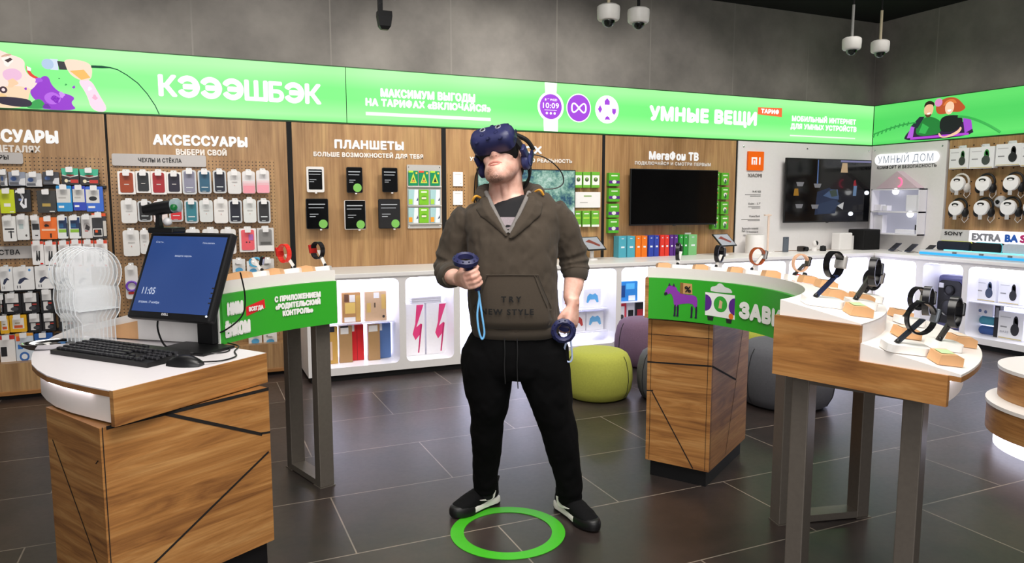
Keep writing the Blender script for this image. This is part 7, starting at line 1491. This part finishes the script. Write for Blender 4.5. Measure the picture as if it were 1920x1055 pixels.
def on_front(name, outline_rows, off, m, label=None, n=14):
    mb = MB(); rings = []
    for z, xl, xr in outline_rows: rings.append([mb.v((xl + (xr - xl) * j / n, front(xl + (xr - xl) * j / n, z, off if 0 < j < n else off - 0.006), z)) for j in range(n + 1)])
    for a, b in zip(rings, rings[1:]):
        for j in range(n): mb.f([a[j], a[j + 1], b[j + 1], b[j]])
    o = mb.build(name, m, person, 180, label); md = o.modifiers.new('thickness', 'SOLIDIFY'); md.thickness = 0.006; return o
on_front('pocket', [(0.898, -0.120, 0.170), (0.93, -0.138, 0.180), (0.965, -0.144, 0.180), (0.985, -0.145, 0.172), (1.01, -0.134, 0.160), (1.05, -0.118, 0.144), (1.09, -0.104, 0.130), (1.117, -0.096, 0.120), (1.122, -0.094, 0.118)], 0.009, HOOD, 'front pouch pocket')
for pts in ([(0.118, 1.118), (0.146, 1.045), (0.172, 0.985), (0.166, 0.972)], [(-0.092, 1.118), (-0.12, 1.04), (-0.147, 0.985), (-0.143, 0.96)], [(-0.094, 1.120), (0.01, 1.122), (0.118, 1.120)], [(0.102, 1.118), (0.130, 1.045), (0.156, 0.985)]):
    P = smooth([(x, front(x, z, 0.0115), z) for x, z in pts], 8); P = [Vector((p.x, front(p.x, p.z, 0.0115), p.z)) for p in P]; MB().tube(P, 0.0022, 6).build('pocket_seam', HOOD2, person)
PRT = pm('#0d0c0c', 0.8, noise=0.05)
WF = lambda X, Z, Y_: (X, front(X, Z, 0.0125) + Y_, Z)
lettering('T R Y', PRT, person, (0.008, -0.001, 1.012), 0.082, 0.026, 0.05, name='chest_lettering', wrap=WF); lettering('NEW STYLE', PRT, person, (-0.008, -0.001, 0.960), 0.215, 0.026, 0.05, 1.25, name='chest_lettering', wrap=WF)
mb = MB(); limb(mb, [(0.027, 0, 0.846, 0.168, 0.117), (0.027, 0, 0.852, 0.179, 0.128), (0.027, 0, 0.870, 0.187, 0.135), (0.027, 0, 0.893, 0.190, 0.138), (0.026, 0, 0.900, 0.183, 0.130)], 60, 2.5); mb.build('hem_band', HOOD2, person, 60, 'ribbed hem')
mb = MB(); limb(mb, [(-0.246, -0.020, 1.109, 0.050), (-0.243, -0.028, 1.1085, 0.058, 0.056), (-0.236, -0.052, 1.107, 0.053, 0.050), (-0.233, -0.062, 1.1065, 0.048, 0.046), (-0.234, -0.058, 1.1065, 0.042, 0.04)], 30); mb.build('cuff', HOOD2, person, 60)
mb = MB(); limb(mb, [(0.283, 0.042, 1.126, 0.050), (0.283, 0.040, 1.120, 0.058, 0.057), (0.2815, 0.032, 1.094, 0.053, 0.051), (0.281, 0.030, 1.086, 0.049, 0.047), (0.281, 0.031, 1.090, 0.043, 0.041)], 30); mb.build('cuff', HOOD2, person, 60)
# ---- joggers
PANT = m_cloth('black_jersey', '#070708', 0.97); PANT.node_tree.nodes['Principled BSDF'].inputs['Sheen Weight'].default_value = 0.0; PANT.node_tree.nodes['Principled BSDF'].inputs['Specular IOR Level'].default_value = 0.15
mb = MB()
limb(mb, [(0.025, 0.0, 0.885, 0.165, 0.112), (0.024, 0.002, 0.84, 0.195, 0.124), (0.024, 0.004, 0.79, 0.228, 0.132), (0.026, 0.004, 0.73, 0.232, 0.132), (0.026, 0.004, 0.69, 0.205, 0.122), (0.026, 0.004, 0.665, 0.12, 0.10)], 36, 2.4)
LL = [(-0.085, 0.0, 0.79, 0.115, 0.118), (-0.093, 0.005, 0.70, 0.113, 0.118), (-0.094, 0.012, 0.62, 0.101, 0.112), (-0.092, 0.03, 0.53, 0.087, 0.100), (-0.097, 0.045, 0.475, 0.077, 0.088), (-0.101, 0.06, 0.425, 0.074, 0.082), (-0.101, 0.075, 0.38, 0.070, 0.080), (-0.105, 0.11, 0.285, 0.065, 0.072), (-0.110, 0.14, 0.19, 0.057, 0.062), (-0.112, 0.155, 0.145, 0.057, 0.060), (-0.113, 0.163, 0.120, 0.050, 0.054), (-0.114, 0.167, 0.100, 0.054, 0.057), (-0.115, 0.170, 0.082, 0.044, 0.047)]
LR = [(0.135, 0.0, 0.79, 0.115, 0.118), (0.150, 0.003, 0.70, 0.113, 0.118), (0.168, 0.006, 0.60, 0.100, 0.110), (0.192, 0.018, 0.51, 0.088, 0.098), (0.208, 0.026, 0.455, 0.082, 0.090), (0.219, 0.032, 0.415, 0.078, 0.084), (0.229, 0.040, 0.36, 0.072, 0.080), (0.250, 0.06, 0.25, 0.066, 0.070), (0.263, 0.074, 0.17, 0.060, 0.062), (0.268, 0.082, 0.13, 0.060, 0.061), (0.271, 0.086, 0.108, 0.052, 0.055), (0.273, 0.089, 0.090, 0.057, 0.058), (0.275, 0.091, 0.070, 0.046, 0.049)]
limb(mb, LL, 26); limb(mb, LR, 26)
fuse('joggers', mb, PANT, person, 0.0075, 5, 0.006, (11, 11, 7), label='black joggers')
for x, l in ((-0.020, 0.13), (0.032, 0.15)): MB().tube(smooth([(x, -0.128, 0.86), (x + 0.002, -0.140, 0.80), (x, -0.140, 0.745), (x + 0.004, -0.136, 0.86 - l - 0.06)], 5), 0.0024, 6).build('drawstring', pm('#101012', 0.9), person)
for P in ([(-0.113, 0.165, 0.16, 0.040), (-0.114, 0.170, 0.09, 0.041), (-0.114, 0.172, 0.055, 0.038)], [(0.270, 0.086, 0.14, 0.040), (0.275, 0.092, 0.08, 0.041), (0.277, 0.094, 0.05, 0.038)]):
    mb = MB(); limb(mb, P, 20); mb.build('sock', pm('#131315', 0.95, noise=0.1, scale=200), person, 60, 'black sock')
# ---- trainers
SOLEW = pm('#e9e5df', 0.5, noise=0.04); SHB = m_cloth('black_trainer_mesh', '#08080a', 0.9, 900); SHB.node_tree.nodes['Principled BSDF'].inputs['Sheen Weight'].default_value = 0.0; SHB.node_tree.nodes['Principled BSDF'].inputs['Specular IOR Level'].default_value = 0.25
def shoe(heel, toe):
    d = Vector((toe[0] - heel[0], toe[1] - heel[1])); L_ = d.length; rz = math.atan2(d.y, d.x) - math.pi / 2
    M = Matrix.Translation((heel[0], heel[1], 0.0008)) @ Matrix.Rotation(rz, 4, 'Z'); k = L_ / 0.29
    def outline(g):
        P = [(0.0, 0.034), (0.025, 0.034), (0.07, 0.034), (0.12, 0.036), (0.17, 0.044), (0.21, 0.046), (0.25, 0.040), (0.275, 0.026), (0.29, 0.0)]
        return [(w * g if j else w * 0.7 * g, (y * k)) for j, (y, w) in enumerate(P)]
    def ring(z, g, z_toe=0.0):
        R_ = outline(g); pts = [(w, y) for w, y in R_] + [(-w, y) for w, y in R_[::-1][1:]]
        return [M @ Vector((x, y, z + (max(0, y / k - 0.2) * z_toe))) for x, y in pts]
    a = MB(); a.loft([ring(0.0, 0.90, 0.10), ring(0.006, 0.98, 0.10), ring(0.012, 1.0, 0.08)]); a.build('outsole', BLACK, person, 40, 'black outsole')
    a = MB(); rr = [ring(0.012, 1.0, 0.08), ring(0.022, 1.03, 0.04), ring(0.034, 1.0, -0.02), ring(0.038, 0.93, -0.04)]; a.loft(rr); a.build('midsole', SOLEW, person, 40, 'white midsole')
    a = MB(); limb(a, [(0, 0.012 * k, 0.045, 0.024, 0.022), (0, 0.03 * k, 0.062, 0.036, 0.036), (0, 0.065 * k, 0.068, 0.039, 0.044), (0, 0.11 * k, 0.062, 0.041, 0.043), (0, 0.16 * k, 0.054, 0.045, 0.037), (0, 0.21 * k, 0.045, 0.046, 0.030), (0, 0.25 * k, 0.038, 0.040, 0.023), (0, 0.278 * k, 0.032, 0.024, 0.016)], 20, 2.2, M)
    limb(a, [(0, 0.04 * k, 0.055, 0.036, 0.040), (0, 0.045 * k, 0.085, 0.036, 0.042), (0, 0.045 * k, 0.110, 0.037, 0.043)], 20, 2.0, M)
    fuse('shoe_upper', a, SHB, person, 0.0048, 4, 0.001, (40, 40, 40), label='black knitted upper')
    a = MB(); T_ = [(0.0475, 0.180), (0.049, 0.205), (0.0475, 0.225), (0.043, 0.25), (0.031, 0.274), (0.018, 0.287), (0, 0.2935)]; T_ = [(x, y * k) for x, y in T_] + [(-x, y * k) for x, y in T_[::-1][1:]]
    a.loft([[M @ Vector((x * g, (y - 0.2 * k) * g + 0.2 * k, z + max(0, y / k - 0.2) * 0.08)) for x, y in T_] for z, g in ((0.003, 0.97), (0.012, 1.0), (0.030, 1.0), (0.042, 0.94), (0.047, 0.82))]); a.build('toe_cap', BLACK, person, 50, 'black rubber toe')
    for j in range(5):
        y = (0.105 + 0.02 * j) * k; zt = 0.108 - 0.0085 * j; a = MB(); a.M = M; a.tube([(-0.026, y, zt - 0.014), (-0.014, y + 0.003, zt), (0.014, y + 0.003, zt), (0.026, y, zt - 0.014)], 0.0034, 6); a.build('lace', pm('#1c1c1f', 0.8), person)
    a = MB(); a.M = M; a.box((0, 0.088 * k, 0.118), (0.046, 0.010, 0.052), 0.006, Matrix.Rotation(R(-22), 4, 'X')); a.build('tongue', SHB, person); a = MB(); a.M = M; a.tube(smooth([(-0.01, 0.005 * k, 0.105), (0, -0.012, 0.125), (0.01, 0.005 * k, 0.105)], 5), 0.004, 6); a.build('pull_tab', BLACK, person)
    for s in (-1, 1):                                         # white curved tick on both flanks
        a = MB(); a.M = M; T = [(0.058, 0.066), (0.070, 0.045), (0.10, 0.046), (0.14, 0.060), (0.085, 0.056), (0.070, 0.060)]
        B = [(0.046, 0.082), (0.058, 0.054), (0.072, 0.046), (0.10, 0.047), (0.150, 0.062), (0.155, 0.065), (0.105, 0.058), (0.085, 0.059), (0.075, 0.066), (0.066, 0.084)]
        vs = []
        for y, z in B:
            w = 0.0435 + max(0, y - 0.11) * 0.10 - max(0, z - 0.052) * 0.10; vs.append(a.v((s * w, y * k, z)))
        f = a.f(vs); r_ = bmesh.ops.extrude_face_region(a.b, geom=[f]); bmesh.ops.translate(a.b, verts=[v for v in r_['geom'] if isinstance(v, bmesh.types.BMVert)], vec=M.to_3x3() @ Vector((s * 0.003, 0, 0))); a.build('side_tick', SOLEW, person)
shoe((-0.060, 0.240), (-0.262, 0.058)); shoe((0.224, 0.182), (0.378, -0.084))
# ---------------------------------------------------------------- headset worn on the head
hs = thing('vr_headset', 'dark blue virtual reality headset worn by the person in the hoodie', 'headset', (PX, PY, 0), PR)
NAVY = pm('#272a52', 0.42, noise=0.08); NAVY2 = pm('#1d2040', 0.35, noise=0.05); RUB = pm('#0f0f12', 0.7, noise=0.1)
HS_ = HEAD @ Matrix.Translation((0.0, 0.010, -0.047)) @ Matrix.Rotation(R(-16), 4, 'X')
def hpart(fn, name, m, par=hs, sm=40, label=None):
    mb = MB(); mb.M = HS_; fn(mb); return mb.build(name, m, par, sm, label)
def rr3(w, h, r, y, zc): return [(p[0], y, p[1]) for p in rrect(w, h, r, 6, 0, zc)]
hpart(lambda m: m.loft([rr3(0.168, 0.088, 0.030, -0.108, 0.032), rr3(0.184, 0.102, 0.034, -0.118, 0.032), rr3(0.186, 0.104, 0.036, -0.150, 0.032), rr3(0.182, 0.100, 0.036, -0.168, 0.032), rr3(0.168, 0.084, 0.032, -0.182, 0.033), rr3(0.13, 0.052, 0.024, -0.189, 0.034)]), 'visor', NAVY, label='dark blue visor')
hpart(lambda m: m.loft([rr3(0.150, 0.084, 0.03, -0.050, 0.036), rr3(0.168, 0.094, 0.034, -0.085, 0.034), rr3(0.176, 0.092, 0.030, -0.112, 0.034)]), 'face_cushion', RUB, label='black face cushion')
VIS = hs.children[0]
for x, z in ((-0.034, 0.052), (0.034, 0.052)):
    hpart(lambda m: m.lathe([(0.0, 0.0), (0.008, 0.0), (0.012, 0.001), (0.014, 0.004), (0.012, 0.0065), (0.0085, 0.0065), (0.007, 0.003), (0, 0.003)], 20, (x, -0.184, z), Matrix.Rotation(R(90), 4, 'X')), 'camera_ring', pm('#a6a8b4', 0.3, 0.5), VIS)
    hpart(lambda m: m.ball((x, -0.1885, z), 0.0065, 12, (1, 0.5, 1)), 'camera_lens', SCREEN, VIS)
for x, y, z in ((-0.068, -0.183, 0.056), (0.070, -0.183, 0.058), (-0.03, -0.1885, 0.018), (0.03, -0.1885, 0.018), (-0.072, -0.181, 0.010), (0.072, -0.181, 0.012), (0.0, -0.186, -0.010), (0.0, -0.180, 0.075), (-0.05, -0.180, -0.014), (0.052, -0.180, -0.014), (0.098, -0.150, 0.05), (0.098, -0.145, 0.01), (-0.098, -0.15, 0.045)):
    hpart(lambda m: m.lathe([(0.0085, 0.0), (0.0095, 0.0014), (0.007, 0.0012), (0.003, -0.0015), (0, -0.0015)], 16, (x, y, z), Matrix.Rotation(R(90), 4, 'X') if abs(x) < 0.09 else Matrix.Rotation(R(90 if x > 0 else -90), 4, 'Y')), 'tracking_dimple', NAVY2, VIS)
for s in (-1, 1):
    P = [Vector((s * 0.088, -0.118, 0.034)), Vector((s * 0.098, -0.06, 0.038)), Vector((s * 0.098, 0.0, 0.038)), Vector((s * 0.088, 0.06, 0.032)), Vector((s * 0.055, 0.105, 0.018)), Vector((0, 0.122, 0.010))]
    Q = smooth(P, 5); hpart(lambda m: m.loft([[(p.x - s * 0.006, p.y, p.z - 0.017), (p.x + s * 0.006, p.y, p.z - 0.015), (p.x + s * 0.007, p.y, p.z + 0.015), (p.x - s * 0.006, p.y, p.z + 0.017)] for p in Q]), 'side_strap', RUB)
    hpart(lambda m: m.box((s * 0.103, -0.055, 0.034), (0.022, 0.055, 0.044), 0.009), 'strap_hinge', NAVY)
    hpart(lambda m: m.box((s * 0.112, 0.000, 0.055), (0.014, 0.026, 0.085), 0.006), 'headphone_arm', NAVY2)
    q = hpart(lambda m: m.lathe([(0, 0.0), (0.030, 0.0), (0.036, 0.006), (0.036, 0.020), (0.028, 0.028), (0, 0.030)], 28, (s * 0.084, -0.012, 0.028), Matrix.Rotation(R(90 * s), 4, 'Y') @ Matrix.Diagonal((1.22, 0.92, 1, 1))), 'headphone', NAVY, label='oval blue headphone cup')
    hpart(lambda m: m.lathe([(0, 0.0295), (0.020, 0.0295), (0.022, 0.031), (0.018, 0.0325), (0, 0.0325)], 24, (s * 0.084, -0.012, 0.028), Matrix.Rotation(R(90 * s), 4, 'Y') @ Matrix.Diagonal((1.22, 0.92, 1, 1))), 'headphone_cap', pm('#3a3e70', 0.3), q)
hpart(lambda m: m.lathe([(0, 0.0), (0.040, 0.0), (0.046, 0.008), (0.040, 0.028), (0, 0.032)], 24, (0, 0.104, 0.010), Matrix.Rotation(R(-90), 4, 'X')), 'rear_dial', RUB)
hpart(lambda m: m.loft([[(p.x - 0.017, p.y, p.z), (p.x + 0.017, p.y, p.z), (p.x + 0.017, p.y, p.z + 0.007), (p.x - 0.017, p.y, p.z + 0.007)] for p in smooth([(0, -0.135, 0.090), (0, -0.10, 0.122), (0, -0.04, 0.142), (0, 0.03, 0.142), (0, 0.09, 0.105), (0, 0.12, 0.05)], 6)]), 'top_strap', RUB, label='black top strap')
hpart(lambda m: m.tube(smooth([(0.02, -0.10, 0.125), (0.045, -0.07, 0.148), (0.085, -0.02, 0.158), (0.100, 0.03, 0.150)], 5), [0.010] * 16, 8), 'strap_cable_cover', RUB)
def wcable(pts, r, name='headset_cable'): return MB().tube(smooth(pts, 8), r, 6).build(name, BLACK, hs)
wcable([(0.085, 0.06, 1.615), (0.14, 0.07, 1.605), (0.19, 0.08, 1.575), (0.225, 0.09, 1.535), (0.232, 0.095, 1.495), (0.20, 0.09, 1.472), (0.14, 0.09, 1.468), (0.09, 0.10, 1.475)], 0.0028)
wcable([(-0.125, 0.0, 1.56), (-0.142, 0.02, 1.52), (-0.148, 0.03, 1.46), (-0.15, 0.06, 1.40)], 0.0024)
# ---------------------------------------------------------------- hand controllers
def controller(label, c, axis, ring_n, strap, sc):
    """C = middle of the grip, AXIS runs from grip to ring, RING_N = direction the ring faces"""
    t = thing('motion_controller', label, 'controller', (PX, PY, 0), PR, 'handheld motion controllers'); ax = Vector(axis).normalized(); nn = Vector(ring_n); c = Vector(c)
    side_ = ax.cross(nn).normalized()
    mb = MB(); pts = [c - ax * 0.055, c - ax * 0.03, c, c + ax * 0.03, c + ax * 0.05]
    limb(mb, [(*p, w, w * 0.9) for p, w in zip(pts, (0.013, 0.0145, 0.0135, 0.0165, 0.020))], 18); mb.build('grip', NAVY2, t, 60)
    rc_ = c + ax * 0.080; up = nn.normalized(); e1 = (ax - up * ax.dot(up)).normalized(); e2 = up.cross(e1)
    mb = MB(); n = 12; rings = []
    for k in range(n):                                        # faceted ring, thicker at its outer rim
        q = 2 * math.pi * k / n; d = e1 * math.cos(q) + e2 * math.sin(q)
        rings.append([mb.v(rc_ + d * r + up * h) for r, h in ((0.031, 0.010), (0.040, 0.015), (0.053, 0.004), (0.051, -0.013), (0.040, -0.016), (0.029, -0.010))])
    mb._skin(rings, True); ro = mb.build('tracking_ring', NAVY, t, 30, 'dark blue faceted ring')
    for k in range(n):
        q = 2 * math.pi * (k + 0.5) / n; d = e1 * math.cos(q) + e2 * math.sin(q); MB().ball(rc_ + d * 0.0455 + up * 0.0098, 0.0036, 8).build('sensor_dimple', NAVY2, ro)
    mb = MB(); limb(mb, [(*(c + ax * 0.038 + up * 0.006), 0.018, 0.012), (*(c + ax * 0.058 + up * 0.004), 0.024, 0.012), (*(c + ax * 0.068), 0.022, 0.010)], 14); mb.build('ring_neck', NAVY, t, 60)
    mb = MB(); mb.tube(smooth(strap, 8), 0.0042, 8, False); mb.build('wrist_strap', sc, t, label='light blue wrist strap loop')
    return t
ga = HA @ Vector((0.0, 0.078, -0.028)); axA = HA.to_3x3() @ Vector((1, 0, 0)); gb = HB_ @ Vector((0.0, 0.078, -0.028)); axB = Vector((-0.22, -0.95, -0.22)).normalized()
ea = ga - axA * 0.055; eb = gb - axB * 0.050
SB = pm('#6fb3e6', 0.6, noise=0.05); SB2 = pm('#a9b8d8', 0.6, noise=0.05)
controller('controller with upward ring in the raised hand, light blue strap hanging', ga, axA, (0.04, -0.36, 0.93), [ea, ea + Vector((0.004, 0.004, -0.03)), ea + Vector((-0.004, 0.0, -0.10)), ea + Vector((0.002, 0.0, -0.165)), ea + Vector((0.014, 0.004, -0.20)), ea + Vector((0.024, 0.004, -0.175)), ea + Vector((0.016, 0.0, -0.11)), ea + Vector((0.006, 0.004, -0.04)), ea + Vector((0.002, 0.002, -0.005))], SB)
controller('controller with ring facing forward in the lowered hand beside the lime pouf', gb, axB, (0.0, -0.97, -0.05), [eb, eb + Vector((0.002, 0.002, -0.03)), eb + Vector((-0.006, -0.07, -0.06)), eb + Vector((-0.022, -0.08, -0.12)), eb + Vector((-0.022, -0.08, -0.155)), eb + Vector((0.0, -0.08, -0.17)), eb + Vector((0.012, -0.08, -0.15)), eb + Vector((0.006, -0.07, -0.08)), eb + Vector((0.002, 0.0, -0.03))], SB2)
